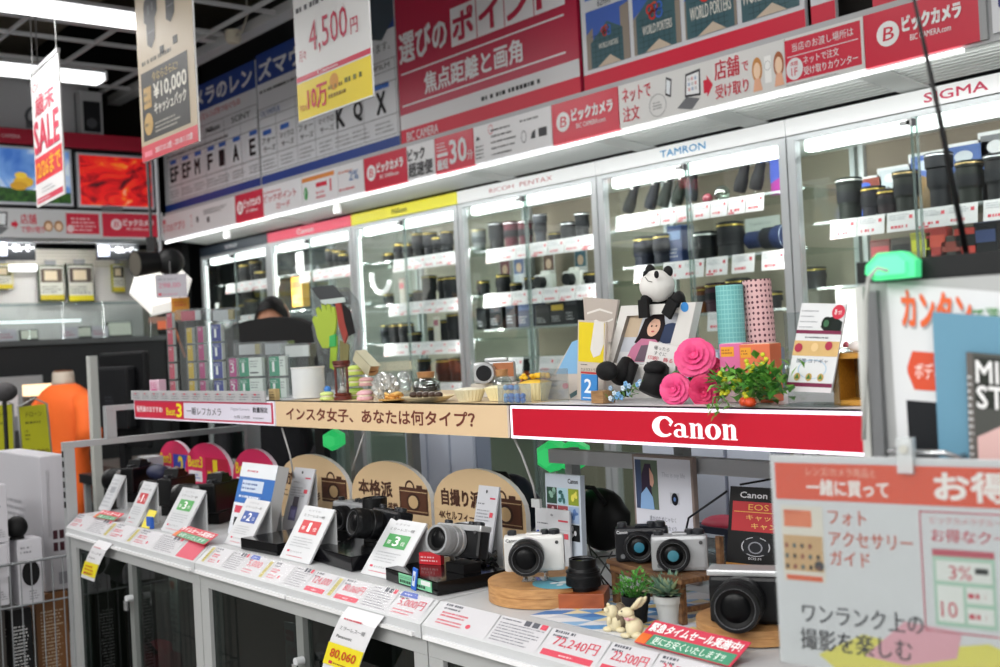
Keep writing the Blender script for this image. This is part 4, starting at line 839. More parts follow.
# the clerk: one continuous skinned body + hair + clothing
HP = oY(273, 318, 2.5)
def person(P):
    gz = 0; H = 1.0
    t = thing('person', 'clerk in dark clothing with short black hair behind the black screen', 'person', (P.x, P.y, 0), 48)
    hz = P.z                               # eye/forehead height
    top = hz + .085
    me = bpy.data.meshes.new('body'); sh = top - .30
    V = [(0, 0, .92), (0, 0, 1.12), (0, .01, sh - .06), (0, 0, sh + .03), (0, -.005, sh + .09),
         (.19, .0, sh - .03), (.25, -.02, sh - .30), (.2, -.2, sh - .42), (.16, -.26, sh - .42),
         (-.19, .0, sh - .03), (-.25, -.02, sh - .30), (-.2, -.2, sh - .42), (-.16, -.26, sh - .42),
         (.10, 0, .85), (.11, -.02, .48), (.11, .02, .08), (.11, -.12, .04), (-.10, 0, .85), (-.11, -.02, .48), (-.11, .02, .08), (-.11, -.12, .04)]
    E_ = [(0, 1), (1, 2), (2, 3), (3, 4), (2, 5), (5, 6), (6, 7), (7, 8), (2, 9), (9, 10), (10, 11), (11, 12), (0, 13), (13, 14), (14, 15), (15, 16), (0, 17), (17, 18), (18, 19), (19, 20)]
    R_ = [.15, .14, .15, .06, .055, .07, .048, .036, .03, .07, .048, .036, .03, .1, .065, .045, .04, .1, .065, .045, .04]
    me.from_pydata(V, E_, []); o = bpy.data.objects.new('body', me); COL.objects.link(o); o.parent = t
    sk = o.modifiers.new('skin', 'SKIN'); 
    lay = me.skin_vertices[0] if me.skin_vertices else None
    if lay is None:
        bm = bmesh.new(); bm.from_mesh(me); bm.verts.layers.skin.verify(); bm.to_mesh(me); bm.free(); lay = me.skin_vertices[0]
    for k, r in enumerate(R_): lay.data[k].radius = (r, r * .75 if k < 3 else r)
    lay.data[0].use_root = True
    o.modifiers.new('sub', 'SUBSURF').levels = 2
    me.materials.append(mat('#191a20', .8, noise=.1, scale=30))
    skin = mat('#b98265', .5, noise=.05, scale=20); hz_ = top - .115
    m = MB()                               # head: shaped rings
    rings = []
    prof = [(-.118, .03, .035, -.035), (-.105, .045, .05, -.03), (-.085, .056, .066, -.02), (-.05, .066, .078, -.01), (-.01, .072, .088, -.004), (.03, .075, .093, 0), (.06, .072, .09, .003), (.085, .058, .074, .006), (.105, .034, .044, .006), (.113, .004, .005, .006)]
    n = 20; vs = []; fs = []
    for z, rx_, ry_, oy in prof: vs += [(rx_ * math.cos(2 * PI * i / n), oy + ry_ * math.sin(2 * PI * i / n), hz_ + z) for i in range(n)]
    for j in range(len(prof) - 1):
        for i in range(n): a = j * n; fs.append((a + i, a + (i + 1) % n, a + n + (i + 1) % n, a + n + i))
    m.add(vs, fs, skin, True); m.prism([(-.012, hz_ - .045), (.012, hz_ - .045), (.006, hz_ + .0)], -.112, -.07, skin)
    for sx in (-1, 1): m.sphere((sx * .076, .005, hz_ - .015), .022, skin, sc=(.4, .8, 1.2)); 
    hd = m.build('head', t)
    m = MB()
    for sx in (-1, 1): m.sphere((sx * .03, -.085, hz_ + .002), .011, mat('#e8e4e0', .3), sc=(1.2, .5, .6)); m.sphere((sx * .03, -.090, hz_ + .002), .005, mat('#1a1410', .2)); 
    m.build('eyes', hd)
    m = MB(); m.sphere((0, -.082, hz_ - .065), .02, mat('#96584c', .5), sc=(1, .4, .3)); m.build('mouth', hd)
    m = MB()
    for sx in (-1, 1): m.sphere((sx * .031, -.088, hz_ + .022), .016, mat('#15110f', .8), sc=(1.1, .4, .2))
    m.build('eyebrows', hd)
    m = MB(); rnd = random.Random(4); n = 24; vs = []; fs = []      # hair cap, uneven fringe
    for j in range(9):
        a = j / 8 * PI * .5
        for i in range(n):
            th = 2 * PI * i / n; front = max(0, -math.sin(th)); lowz = .068 * front - .055 * (1 - front)
            z = lowz + (.128 - lowz) * math.sin(a); rr = math.cos(a); k = 1 + rnd.uniform(-.03, .05)
            vs.append((.084 * rr * k * math.cos(th) + 0, .006 + .102 * rr * k * math.sin(th), hz_ + z + rnd.uniform(-.004, .004)))
    for j in range(8):
        for i in range(n): fs.append((j * n + i, j * n + (i + 1) % n, (j + 1) * n + (i + 1) % n, (j + 1) * n + i))
    m.add(vs, fs, mat('#0b0a0c', .6, bump=.6, scale=120), True); m.build('hair', t)
    for sx in (-1, 1):
        m = MB(); b = Vector((sx * .16, -.26, sh - .42)); m.sphere(b + Vector((0, -.04, 0)), .036, skin, sc=(1.0, 1.2, .45), n=10, k=6)
        for q in range(4): m.tube([b + Vector(((q - 1.5) * .016, -.07, 0)), b + Vector(((q - 1.5) * .018, -.105, -.004)), b + Vector(((q - 1.5) * .018, -.13 + abs(q - 1.5) * .008, -.018))], [.008, .0075, .006], skin)
        m.tube([b + Vector((-sx * .03, -.03, 0)), b + Vector((-sx * .052, -.055, -.004)), b + Vector((-sx * .055, -.08, -.01))], [.009, .009, .007], skin); m.build('hand', t)
    return t
person(HP)
# ================================================================== things on the sign shelf (top at SZ1)
ST = SZ1 + .001
def at(px, py=None, y=1.46, z=ST):
    """point on shelf top at pixel column px, depth plane y"""
    q = oY(px, py if py else 398, y); return Vector((q.x, y, z))
def hgt(px, py, y): return oY(px, py, y).z
# ---- memory-card packs
def card_pack(label, P, w, h, col, txt, bodyw='#d8dad8', yaw=28, cols=None, d=.012):
    t = thing('memory_card_pack', label, 'memory card pack', P, yaw, 'memory card packs stacked in clear trays')
    m = MB(); m.box(0, w, 0, d, .002, h, mat(bodyw, .35)); s = Sheet(m, 0, .002, w, h - .002, 100, 100, 0); cw = min(100, 1.6 * 100 * .02 / w)
    s.rect(0, 0, cw, 100, col); s.fine(cw + 5, 45, 85 - cw, 42, 3, '#7a8488', 1, int(P.x * 1000) % 77) if cw < 80 else None; s.rect(cw + 5, 14, (95 - cw) * .7, 8, '#3c4448', 1) if cw < 60 else None
    if txt: s.text(txt, cw * (.3 if txt == '1' else .18), 22, cw * (.22 if txt == '1' else .5), 52, '#eef2f0', 3, 1)
    s.fine(cw * .1, 76, cw * .8, 18, 2, '#e4e8e8', 3); m.build('pack_card', t)
    m = MB(); m.box(-.003, w + .003, -.003, d + .004, 0, h + .004, glass('#eef2f2', .16, .03, .05)); m.build('clear_case', t)
cols_ = [  # px, width m, colour, digit, rows(bottom y px), label colour word
    (171, .02, '#c8405a', '', 5, 'red'), (190, .02, '#c8a828', '', 4, 'yellow'), (201, .02, '#b03a78', '', 4, 'magenta'), (215, .034, '#24348c', '1', 4, 'navy'), (231, .024, '#b83a84', '3', 2, 'pink-magenta')]
RWN = ['bottom', 'second', 'third', 'fourth', 'top']
for ci, (px, w, c, tx, n, word) in enumerate(cols_):
    hh = .048 if n > 2 else .052
    for r in range(n):
        yy = 1.42 + r * (.012 if word != 'navy' and n > 3 else .0); P = at(px, y=yy)
        P.z = ST + r * (hh + .0045)
        card_pack('%s memory card pack, %s row of its stack on the left sign shelf' % (word, RWN[r]), P, w, hh, c, tx, yaw=25)
for r in range(2):
    for k, (px, w) in enumerate(((241, .075), (271, .05))):
        P = at(px, y=1.42); P.z = ST + r * .0565
        card_pack('%s green-edged memory card pack in the %s row of the left sign shelf' % ('wide' if k == 0 else 'narrow', 'bottom' if r == 0 else 'upper'), P, w, .052, '#1f8f6c', '1', '#dfe6e0', yaw=25)
for k, (px, r, c, c2) in enumerate(((236, 2.35, '#d2d4d6', '#b4a878'), (262, 2.3, '#a8acb0', '#8a8e92'), (212, 4.6, '#b8bcc0', '#9a8e5a'), (180, 4.8, '#c04058', '#c8ccd0'), (282, 2.1, '#d8dad8', '#e4e6e4'))):
    P = at(px, y=1.52); P.z = ST + r * .048
    t = thing('empty_card_tray', 'clear plastic tray of pale card packs, %s along the top of the card display' % ORD[k], 'tray', P, 22, 'clear trays on the card display')
    m = MB(); m.box(0, .1, 0, .03, 0, .04, glass('#f0f4f4', .2, .03, .08)); m.box(.0, .1, .03, .032, 0, .04, glass('#dfe4e6', .25)); m.build('tray', t); m = MB(); m.box(.01, .07, .012, .018, .004, .034, mat(c)); m.box(.07, .09, .012, .018, .004, .034, mat(c2)); m.build('pack', t)
    m = MB(); m.box(.005, .095, .002, .028, ST - P.z, -.0005, glass('#e4eaea', .2, .03, .03)); m.build('riser', t)
t = thing('pink_pack', 'small pale pink product box at the far left of the sign shelf', 'box', at(150, y=1.375), 20)
m = MB(); m.box(0, .04, 0, .03, 0, .055, mat('#d8b4c4'), bev=.002); s = Sheet(m, 0, 0, .04, .055); s.rect(20, 10, 60, 40, '#d05a90'); s.fine(15, 55, 70, 35, 3, '#c04a80'); m.build('carton', t)
m = MB(); m.box(0, .035, 0, .012, 0, .028, mat('#b8a070', .5)); s = Sheet(m, 0, 0, .035, .028); s.fine(10, 15, 80, 70, 3, '#5a4a28'); m.build('wood_tag', None, loc=at(269, y=1.375), label='small tan wooden tag at the joint of the white and beige signs', cat='tag')
# frosted cup
P = at(309, y=1.45); k = mpp(P); t = thing('plastic_cup', 'frosted white plastic cup standing on the beige shelf sign', 'cup', P)
m = MB(); m.lathe([(.001, .002), (16 * k, .002), (16.5 * k, 31 * k), (15.8 * k, 31 * k), (15.3 * k, .004)], glass('#f4f4f4', .12, .2, .72), n=32, caps=False); m.build('wall', t)
m = MB(); m.lathe([(16.6 * k, 30 * k), (17 * k, 30.5 * k), (17 * k, 31.5 * k), (15.8 * k, 31.5 * k)], mat('#e8e8e6', .3), n=32, caps=False); m.build('rim', t)
# hourglass
P = at(343, y=1.42); k = mpp(P); H = 39 * k; t = thing('hourglass', 'small dark red wooden hourglass on the beige shelf sign', 'hourglass', P)
wd = wood('#4a1a12', '#6e2a1c')
m = MB(); m.lathe([(9 * k, 0), (9 * k, 3 * k), (8 * k, 4 * k), (8.6 * k, 6 * k), (6 * k, 7 * k)], wd); m.build('base', t)
m = MB(); m.lathe([(6 * k, H - 7 * k), (8.6 * k, H - 6 * k), (8 * k, H - 4 * k), (9 * k, H - 3 * k), (9 * k, H)], wd); m.build('top', t)
for a in (20, 140, 260): m = MB(); c_, s_ = math.cos(math.radians(a)), math.sin(math.radians(a)); m.lathe([(1.1 * k, 6 * k), (1.5 * k, 12 * k), (.9 * k, H / 2), (1.5 * k, H - 12 * k), (1.1 * k, H - 6 * k)], wd, TR((6.6 * k * c_, 6.6 * k * s_, 0)), 8, smooth=True); m.build('spindle', t)
m = MB(); m.lathe([(3.5 * k, 7 * k), (4.4 * k, 11 * k), (3.6 * k, H / 2 - 4 * k), (.5 * k, H / 2), (3.6 * k, H / 2 + 4 * k), (4.4 * k, H - 11 * k), (3.5 * k, H - 7 * k)], glass('#f0f4f4', .25), n=16, smooth=True, caps=False); m.build('glass_bulb', t)
m = MB(); m.lathe([(3.2 * k, 7 * k), (4 * k, 10 * k), (.3 * k, 14 * k)], mat('#d8d4cc'), n=12); m.build('sand', t)
# macarons
def macaron(label, P, r, c, cream='#efe6d0', tilt=(0, 0)):
    t = thing('macaron', label, 'macaron', P, 0, 'toy macarons'); t.rotation_euler = (math.radians(tilt[0]), math.radians(tilt[1]), 0)
    h = r * .42; cm = mat(c, .6, noise=.08, scale=200)
    m = MB(); m.lathe([(r * .94, 0), (r, h * .2), (r, h * .8), (r * .9, h)], cm, n=20, smooth=True); m.build('bottom_shell', t)
    m = MB(); m.lathe([(r * .86, h), (r * .92, h * 1.25), (r * .86, h * 1.5)], mat(cream, .6), n=20, smooth=True); m.build('filling', t)
    m = MB(); m.lathe([(r * .9, h * 1.5), (r, h * 1.6), (r * .98, h * 2.0), (r * .8, h * 2.5), (r * .4, h * 2.7), (.0001, h * 2.75)], cm, n=20, smooth=True); m.build('top_shell', t)
k = .0021
macaron('pale green macaron lying left of the hourglass foot', at(327, y=1.41), .017, '#cfe08a')
macaron('green macaron right behind the hourglass foot', at(354, y=1.46), .015, '#b8cc6a')
macaron('pink macaron resting on the beige shelf, lowest of the little pile', at(365, y=1.42), .019, '#e0b0b8')
P = at(367, y=1.47); P.z += .001
macaron('dusty pink macaron behind the lowest pink one', P + Vector((0, 0, .028)), .018, '#c89a98')
macaron('plain cream macaron under the dusty pink one', P, .018, '#dcc8a8')
P = at(357, y=1.50); macaron('dark green macaron under the lime one', P, .02, '#8fae48'); macaron('yellow-green macaron in the middle of the green pile', P + Vector((0, 0, .027)), .02, '#bcd060'); macaron('lime green macaron on top of the green pile', P + Vector((0, 0, .054)), .021, '#c8dc6c')
P = at(371, y=1.53); macaron('brown biscuit-coloured macaron leaning at the top of the pile', P + Vector((0, 0, .062)), .021, '#c09468', '#6a2c24', (10, 35))
# blue gummies
t = thing('blue_candy', 'little cluster of blue sweets left of the hourglass', 'candy', at(328, y=1.46)); 
for q in range(5): m = MB(); m.sphere((.008 * (q % 3) - .008, .004 * (q % 2), .009 + .012 * (q // 3)), .009, mat('#3a7ac8', .25), n=10, k=6); m.build('sweet', t)
# cream card tilted
a = at(362, y=1.50, z=hgt(362, 350, 1.5)); t = thing('cream_card', 'cream folded card leaning tilted over the macarons', 'card', a, 0); t.rotation_euler = (0, math.radians(32), 0)
m = MB(); m.box(0, .075, -.012, .018, -.001, 0, mat('#c8c4a8')); m.box(0, .075, -.012, -.011, -.028, 0, mat('#bdb89c')); m.build('paper', t)
# crumpled clear bag
P = at(386, y=1.45); t = thing('crumpled_bag', 'crumpled clear cellophane bag of sweets beside the waffles', 'bag', P)
rnd = random.Random(3); bm = bmesh.new(); bmesh.ops.create_icosphere(bm, subdivisions=4, radius=1)
for v in bm.verts:
    d = 1 + .16 * math.sin(v.co.x * 17 + v.co.z * 7) * math.cos(v.co.y * 13) + rnd.uniform(-.12, .12); v.co = Vector((v.co.x * .034 * d, v.co.y * .026 * d, max(-.027, v.co.z * .03 * d)))
m = MB(); m.add([v.co + Vector((0, 0, .028)) for v in bm.verts], [tuple(v.index for v in f.verts) for f in bm.faces], mat('#cfd0cc', .12, .55)); bm.free(); m.build('foil', t)
m = MB(); m.sphere((0.03, .03, .03), .03, glass('#f4f8f8', .3, .05, .15), sc=(.8, .6, 1.1)); m.build('bag_neck', t)
# waffle + flat cookies
P = at(394, y=1.39); t = thing('waffle_plate', 'small golden waffle snack at the front of the beige shelf', 'snack', P)
m = MB(); m.lathe([(.020, 0), (.034, .004), (.034, .006)], mat('#c89a50', .6), TR((0, 0, 0)), 20); m.build('dish', t)
for q in range(9): m = MB(); a = q * .7; m.tube([(.022 * math.cos(a + u) * (1 - u * .1), .016 * math.sin(a + u), .009 + .0035 * (q % 3) + .002 * math.sin(3 * u)) for u in (0, .5, 1, 1.5)], .0035, mat(('#d8a050', '#c88a3c', '#e0b468')[q % 3], .6), 6); m.build('waffle_stick', t)
# paper tray with chocolates
P = at(428, y=1.40); k = mpp(P); t = thing('paper_tray', 'shallow cream paper tray of dark and white chocolates', 'tray', P)
m = MB(); m.lathe([(17 * k, 0), (27 * k, 5 * k), (27.5 * k, 5.6 * k), (26 * k, 5.2 * k), (16 * k, .8 * k)], mat('#e2d2ac', .6), n=28); m.build('tray', t)
for q in range(9): m = MB(); m.sphere(((-20 + q * 5) * k, (-6 + (q * 7) % 13) * k * .6, 7 * k), 4.4 * k, mat('#e8e6e0' if q % 2 else '#3a2418', .5), n=10, k=6, sc=(1, 1, .7)); m.build('chocolate', t)
# jars
def jar(label, P, w, h, fill, fc, cork=True, round_=False):
    t = thing('glass_jar', label, 'jar', P, 20, 'small glass jars')
    m = MB(); m.lathe([(w * .46, 0), (w * .5, h * .05), (w * .5, h * .6), (w * .32, h * .74), (w * .34, h * .78), (w * .37, h * .8)], glass('#e8f0ee', .25), n=24, smooth=True, caps=False); m.build('glass', t)
    m = MB(); m.lathe([(w * .46, .002), (w * .47, h * fill)], mat(fc, .8, noise=.5, scale=300, bump=.5), n=20); m.build('contents', t)
    if cork: m = MB(); m.lathe([(w * .29, h * .76), (w * .33, h)], wood('#9c6c44', '#b88a5c', 60), n=18); m.build('cork', t)
P = at(427, y=1.50); k = mpp(P); jar('squat glass jar of dark beans with a cork stopper', P, 28 * k, 26 * k, .52, '#2c1c12')
P = at(407, y=1.50); jar('plain clear glass bottle left of the bean jar', P, 13 * k, 24 * k, .15, '#c8c8c4', False)
P = at(503, y=1.49); jar('clear jar with reddish-brown stopper behind the blue candy box', P, 18 * k, 27 * k, .45, '#a8b0b4')
# cupcakes in paper cups
def cupcake(label, P, r, h, c, top, tc):
    t = thing('cupcake', label, 'cupcake', P, 0, 'cream paper cupcakes'); n = 48; vs = []
    for z, rr in ((0, .68), (h, 1)): vs += [(r * rr * (1 + .03 * (-1) ** i) * math.cos(2 * PI * i / n), r * rr * (1 + .03 * (-1) ** i) * math.sin(2 * PI * i / n), z) for i in range(n)]
    m = MB(); m.add(vs, [(i, (i + 1) % n, n + (i + 1) % n, n + i) for i in range(n)] + [tuple(range(n))[::-1]], mat(c, .7)); m.build('paper_cup', t)
    m = MB(); m.lathe([(r * .96, h * .9), (r * .9, h * 1.05), (r * .5, h * 1.15), (.0001, h * 1.2)], mat(tc, .7, noise=.15, scale=150, bump=.8), n=20, smooth=True); m.build('cake', t)
    if top: 
        m = MB(); rnd = random.Random(5)
        for q in range(26): a = rnd.uniform(0, 6.28); b = rnd.uniform(0, .9) * r; m.sphere((b * math.cos(a), b * math.sin(a), h * 1.3 + rnd.uniform(0, .006)), .0055, mat(top, .6), n=6, k=4, sc=(1.2, .8, .7))
        m.build('petals', t)
P = at(470, y=1.42); k = mpp(P)
cupcake('cream cupcake in a pale paper cup left of the toy camera', P, 16 * k, 12 * k, '#e6dcb8', None, '#e0dcc8')
cupcake('second cream cupcake half behind the blue candy box', at(500, y=1.45), 15 * k, 13 * k, '#e8deb0', None, '#e8e0b8')
cupcake('cupcake topped with bright yellow petals left of the leaflets', at(536, y=1.47), 16 * k, 17 * k, '#ece0b0', '#e8b81c', '#e8c040')
# tiny silver camera in a bag
P = at(496, y=1.56, z=ST + .03); k = mpp(P); t = thing('toy_camera', 'mini silver camera with brown wrap behind the cupcakes', 'camera', P, 40)
m = MB(); m.box(-.045, .045, -.012, .016, 0, .045, mat('#b9bbbc', .3, .4), bev=.006); m.build('body', t)
m = MB(); m.cyl((-.015, -.012, .022), (-.015, -.045, .022), .022, mat('#a8aaac', .3, .5), n=24); m.cyl((-.015, -.0452, .022), (-.015, -.046, .022), .017, mat('#15161a', .2), n=24); m.build('lens', t)
m = MB(); m.box(-.02, .03, -.008, .01, .045, .053, mat('#c4c6c8', .3, .4), bev=.003); m.build('top_plate', t); m = MB(); m.box(.0, .044, -.014, -.011, .012, .042, mat('#a8663c', .5)); m.build('wrap', t)
m = MB(); m.box(-.05, .05, -.02, .02, -.03, -.0005, mat('#c8c4bc', .5)); m.build('stand', t)
# blue candy box
P = at(498, y=1.375); k = mpp(P); t = thing('candy_box', 'clear acrylic box of blue and white sweets at the sign joint', 'box', P)
m = MB(); m.box(0, 25 * k * 1.3, 0, .03, 0, 19 * k, glass('#eef2f4', .22, .03, .1)); m.build('clear_box', t)
for q in range(16): m = MB(); rr = random.Random(q); m.sphere((.01 + (q % 6) * .009, .012 + .004 * (q % 2), .006 + .008 * (q // 6) + (.008 if q > 11 else 0)), .0055, mat('#2f78c8' if q % 3 else '#7ab0e0', .3), n=8, k=5); m.build('sweet', t)
# ---- standing sheets
def stand_sheet(name, label, cat, pts, y, fn, bg, thick=.003, base=True, group=None, zbase=None):
    """upright sheet in an x-parallel plane; pts = photo corners bl, br, tl, tr -> free quad outline at depth y (leans kept in x)"""
    q = [oY(a, b, y) for a, b in pts]; o = Vector((q[0].x, y, min(q[0].z, q[1].z))) 
    if zbase is not None: o.z = zbase
    t = thing(name, label, cat, o, 0, group)
    mb = MB(); P = [(v.x - o.x, v.z - o.z) for v in (q[0], q[1], q[3], q[2])]
    if zbase is not None: dz = min(P[0][1], P[1][1]); P = [(x, max(z, 0) if k < 2 else z) for k, (x, z) in enumerate(P)]
    mb.prism(P, 0, thick, mat(bg, .35))
    class Q:                               # bilinear sheet
        def P_(s, u, v, l):
            a = (1 - u) * (1 - v), u * (1 - v), u * v, (1 - u) * v
            return (sum(a[i] * P[i][0] for i in range(4)), -.0004 * l, sum(a[i] * P[i][1] for i in range(4)))
    s = Sheet(mb, 0, 0, 1, 1); qq = Q(); s.P = lambda u, v, l: qq.P_(u / 100, v / 100, l)
    fn(s); mb.build('printed_face', t)
    return t, P
def lf1(s): s.rect(30, 0, 70, 100, '#cfc4bc'); s.poly([(10, 20), (60, 60), (78, 100), (20, 100)], '#b8b0a8', 1)
t, _ = stand_sheet('grey_pouch', 'pale grey-pink wavy-edged paper pouch behind the yellow card pack', 'pouch', ((586, 340), (611, 342), (583, 297), (618, 300)), 1.62, lambda s: (s.poly([(5, 30), (40, 45), (60, 38), (95, 52), (95, 57), (60, 43), (40, 50), (5, 36)], '#e8e4de', 1), s.poly([(10, 60), (50, 72), (90, 66), (90, 70), (50, 77), (10, 65)], '#e8e4de', 1)), '#bdb3ab', .006)
m = MB(); m.box(0, .06, .01, .03, ST - t.location.z, -.0005, mat('#b8b2aa')); m.build('stand', t)
def lfa(s): s.rect(0, 0, 100, 100, '#c9c0b8'); s.poly([(8, 98), (95, 98), (95, 30), (60, 30)], '#7fb2dc', 2) ; s.fine(20, 10, 50, 30, 3, '#8a8078', 2); s.ell(58, 14, 8, 5, '#d05a70', 3); s.poly([(66, 2), (88, 8), (84, 16), (70, 12)], '#4a6468', 3)
def tri(label, pts, y, fn):
    q = [oY(a, b, y) for a, b in pts]; o = Vector((q[0].x, y, ST)); t = thing('leaflet', label, 'leaflet', o); P = [(v.x - o.x, max(0, v.z - ST)) for v in q]
    mb = MB(); mb.prism(P, 0, .003, mat('#cbc1ba', .3)); s = Sheet(mb, 0, 0, .01, .01, 1, 1, 0); fn(s, P); mb.build('sheet', t); return t
def fn(s, P):
    w = P[1][0]; h = max(p[1] for p in P); S = 100.
    s.poly([(S * P[3][0] + 0, S * P[3][1]), (S * P[2][0], S * P[2][1]), (S * P[2][0], S * h * .42), (S * w * .42, S * h * .42)][::-1], '#82b4dc', 1)
    s.fine(w * 8, h * 18, w * 40, h * 26, 3, '#8a8078', 1, 5); s.ell(w * 62, h * 22, w * 7, h * 5, '#d05a70', 2); s.poly([(w * 72, 0.1), (w * 95, h * 12), (w * 90, h * 17), (w * 70, h * 8)], '#4a6468', 2)
tri('slanted leaflet with a blue corner left of the yellow card pack', ((539, 399), (584, 401), (583, 338), (572, 342)), 1.50, fn)
m = MB(); m.box(0, .075, 0, .004, 0, .062, glass('#eef2f2', .25, .03, .05)); m.build('clear_holder', None, loc=at(541, y=1.44), label='clear acrylic holder in front of the slanted blue-cornered leaflet', cat='holder')
def fy(s): s.rect(4, 48, 92, 50, '#e0c81e', 1); s.poly([(48, 64), (60, 54), (84, 58), (96, 72), (94, 100), (60, 100)], '#dcd8d2', 2); s.rect(14, 33, 70, 2.5, '#b83a3c', 2); s.text('カメラストラップ', 14, 36, 74, 4.5, '#3c3430', 2); s.fine(14, 43, 34, 3, 1, '#55504c', 2)
stand_sheet('yellow_card_pack', 'yellow and beige carded pack in clear wrap, standing behind the wood block', 'card', ((577, 399), (603, 401), (578, 320), (606, 322)), 1.47, fy, '#cbbfb2', .006, zbase=ST)
def f2c(s): s.text('2', 24, 30, 44, 52, '#e8f0f8', 2, 2); s.rect(14, 8, 60, 4, '#d8e4f0', 2)
stand_sheet('number_card', 'small blue card with a white figure 2', 'card', ((581, 400), (597, 401), (581, 374), (597, 375)), 1.43, f2c, '#3f86c8', .003, zbase=ST)
P = at(591, y=1.41); k = mpp(P); m = MB(); m.box(0, 17 * k, 0, .03, 0, 12.5 * k, wood('#8a6844', '#a88258', 30), bev=.001); m.build('wood_block', None, loc=P, label='small plain wood block below the blue number card', cat='block')
# ---- glove package with lime glove
Y = 1.66; P = at(333, y=Y); t = thing('glove_pack', 'clear hanging bag with a lime green glove and red strap, behind the hourglass', 'package', P)
def q2(x, y): v = oY(x, y, Y); return (v.x - P.x, v.z - ST)
m = MB(); m.prism([q2(*a) for a in ((322, 396), (350, 396), (358, 330), (352, 300), (341, 287), (312, 290), (312, 330), (318, 360))][::-1], 0, .02, glass('#f0f4f4', .16, .04, .10)); m.build('clear_bag', t)
m = MB(); m.prism([q2(*a) for a in ((312, 288), (334, 285), (348, 302), (325, 305))], -.004, .0, mat('#3a3d40')); m.prism([q2(*a) for a in ((324, 305), (347, 302), (346, 297), (322, 300))], -.006, -.004, mat('#c4d0cc')); m.build('header_card', t)
gl_ = [(324, 348), (330, 348), (334, 340), (337, 330), (338, 318), (336, 307), (333.5, 306.5), (333, 314), (331, 304), (328.5, 303), (328.5, 312), (325.5, 303), (323, 304), (324, 313), (319.5, 307), (317.5, 309), (319.5, 318), (315.5, 316), (314, 320), (317, 328), (319, 338)]
m = MB(); m.prism([q2(*a) for a in gl_], -.006, -.001, mat('#a6bc3c', .7)); m.build('glove', t)
m = MB(); m.prism([q2(*a) for a in ((336, 300), (341, 302), (350, 330), (346, 344), (340, 325))][::-1], -.005, -.001, mat('#9a3a30')); m.build('red_strap', t)
m = MB(); m.prism([q2(*a) for a in ((344, 303), (352, 310), (357, 333), (351, 336), (347, 322))][::-1], -.008, -.005, mat('#1c1a1a')); m.prism([q2(*a) for a in ((341, 340), (350, 345), (348, 375), (341, 375))][::-1], -.004, -.001, mat('#7a7448')); m.build('black_strap', t)
m = MB(); m.prism([q2(*a) for a in ((332, 338), (338, 336), (338, 350), (336, 370), (331, 368))][::-1], -.0045, -.001, mat('#a8c83c')); m.prism([q2(*a) for a in ((332, 336), (338, 334), (338, 346), (332, 347))][::-1], -.009, -.0046, mat('#3fae5c')); m.build('green_tag', t)
# ---- panda photo frame
FYY = 1.50
t = thing('panda_photo_frame', 'white photo frame hugged by a black and white panda figure', 'photo frame', at(640, y=FYY)); B = t.location.copy()
def q3(x, y, Y=FYY): v = oY(x, y, Y); return (v.x - B.x, v.z - B.z)
O = [q3(600, 398), q3(676, 400), q3(696, 302), q3(621, 306)]; O[0] = (O[0][0], .004); O[1] = (O[1][0], .004)
I = [q3(613, 363), q3(664, 366), q3(679, 313), q3(627, 316)]
fm = mat('#dedcd8', .35)
m = MB()
for yy, flip in ((-.0, 0), (.018, 1)):
    vs = [(x, yy, z) for x, z in O + I]; m.add(vs, [(i, (i + 1) % 4, 4 + (i + 1) % 4, 4 + i) for i in range(4)], fm)
vs = [(x, 0, z) for x, z in O] + [(x, .018, z) for x, z in O]; m.add(vs, [(i, (i + 1) % 4, 4 + (i + 1) % 4, 4 + i) for i in range(4)], fm)
vs = [(x, 0, z) for x, z in I] + [(x, .012, z) for x, z in I]; m.add(vs, [(i, (i + 1) % 4, 4 + (i + 1) % 4, 4 + i) for i in range(4)], mat('#8a8680'))
m.build('frame', t)
m = MB(); s = Sheet(m, 0, 0, 1, 1, y=.010)
def bil(u, v, l=1): u /= 100; v /= 100; a = ((1 - u) * (1 - v), u * (1 - v), u * v, (1 - u) * v); return (sum(a[i] * I[i][0] for i in range(4)), .010 - .0005 * l, sum(a[i] * I[i][1] for i in range(4)))
s.P = bil
s.rect(0, 0, 100, 100, '#c8ccd4', 1); s.rect(0, 55, 26, 45, '#c8b49a', 2); s.ell(86, 62, 22, 20, '#2c3a5a', 2); s.rect(0, 0, 100, 24, '#dcdde0', 2)
s.poly([(28, 60), (32, 92), (46, 100), (66, 100), (74, 80), (72, 46), (60, 40), (40, 36), (24, 44)], '#2a1e22', 3)
s.ell(54, 74, 12, 18, '#e4b8a0', 4); s.poly([(42, 82), (50, 92), (66, 88), (66, 98), (44, 98)], '#2a1e22', 5)
s.poly([(18, 10), (22, 34), (36, 52), (64, 50), (76, 40), (72, 6), (34, 4)], '#c87a9a', 4); s.poly([(36, 6), (40, 38), (60, 40), (64, 6)], '#6a5866', 5); s.ell(22, 8, 7, 7, '#e4b8a0', 6)
for dx in (50, 59): s.ell(dx, 77, 1.6, 2, '#2a1a18', 6, 8)
s.ell(55, 66, 3.2, 1.8, '#c05058', 6, 10); m.build('photo', t)
m = MB(); q = [q3(644, 365, 1.49), q3(677, 372, 1.49), q3(681, 346, 1.49), q3(650, 341, 1.49)]; q = [(q3(644, 370, 1.49)), (q3(675, 374, 1.49)), (q3(682, 347, 1.49)), (q3(651, 341, 1.49))]
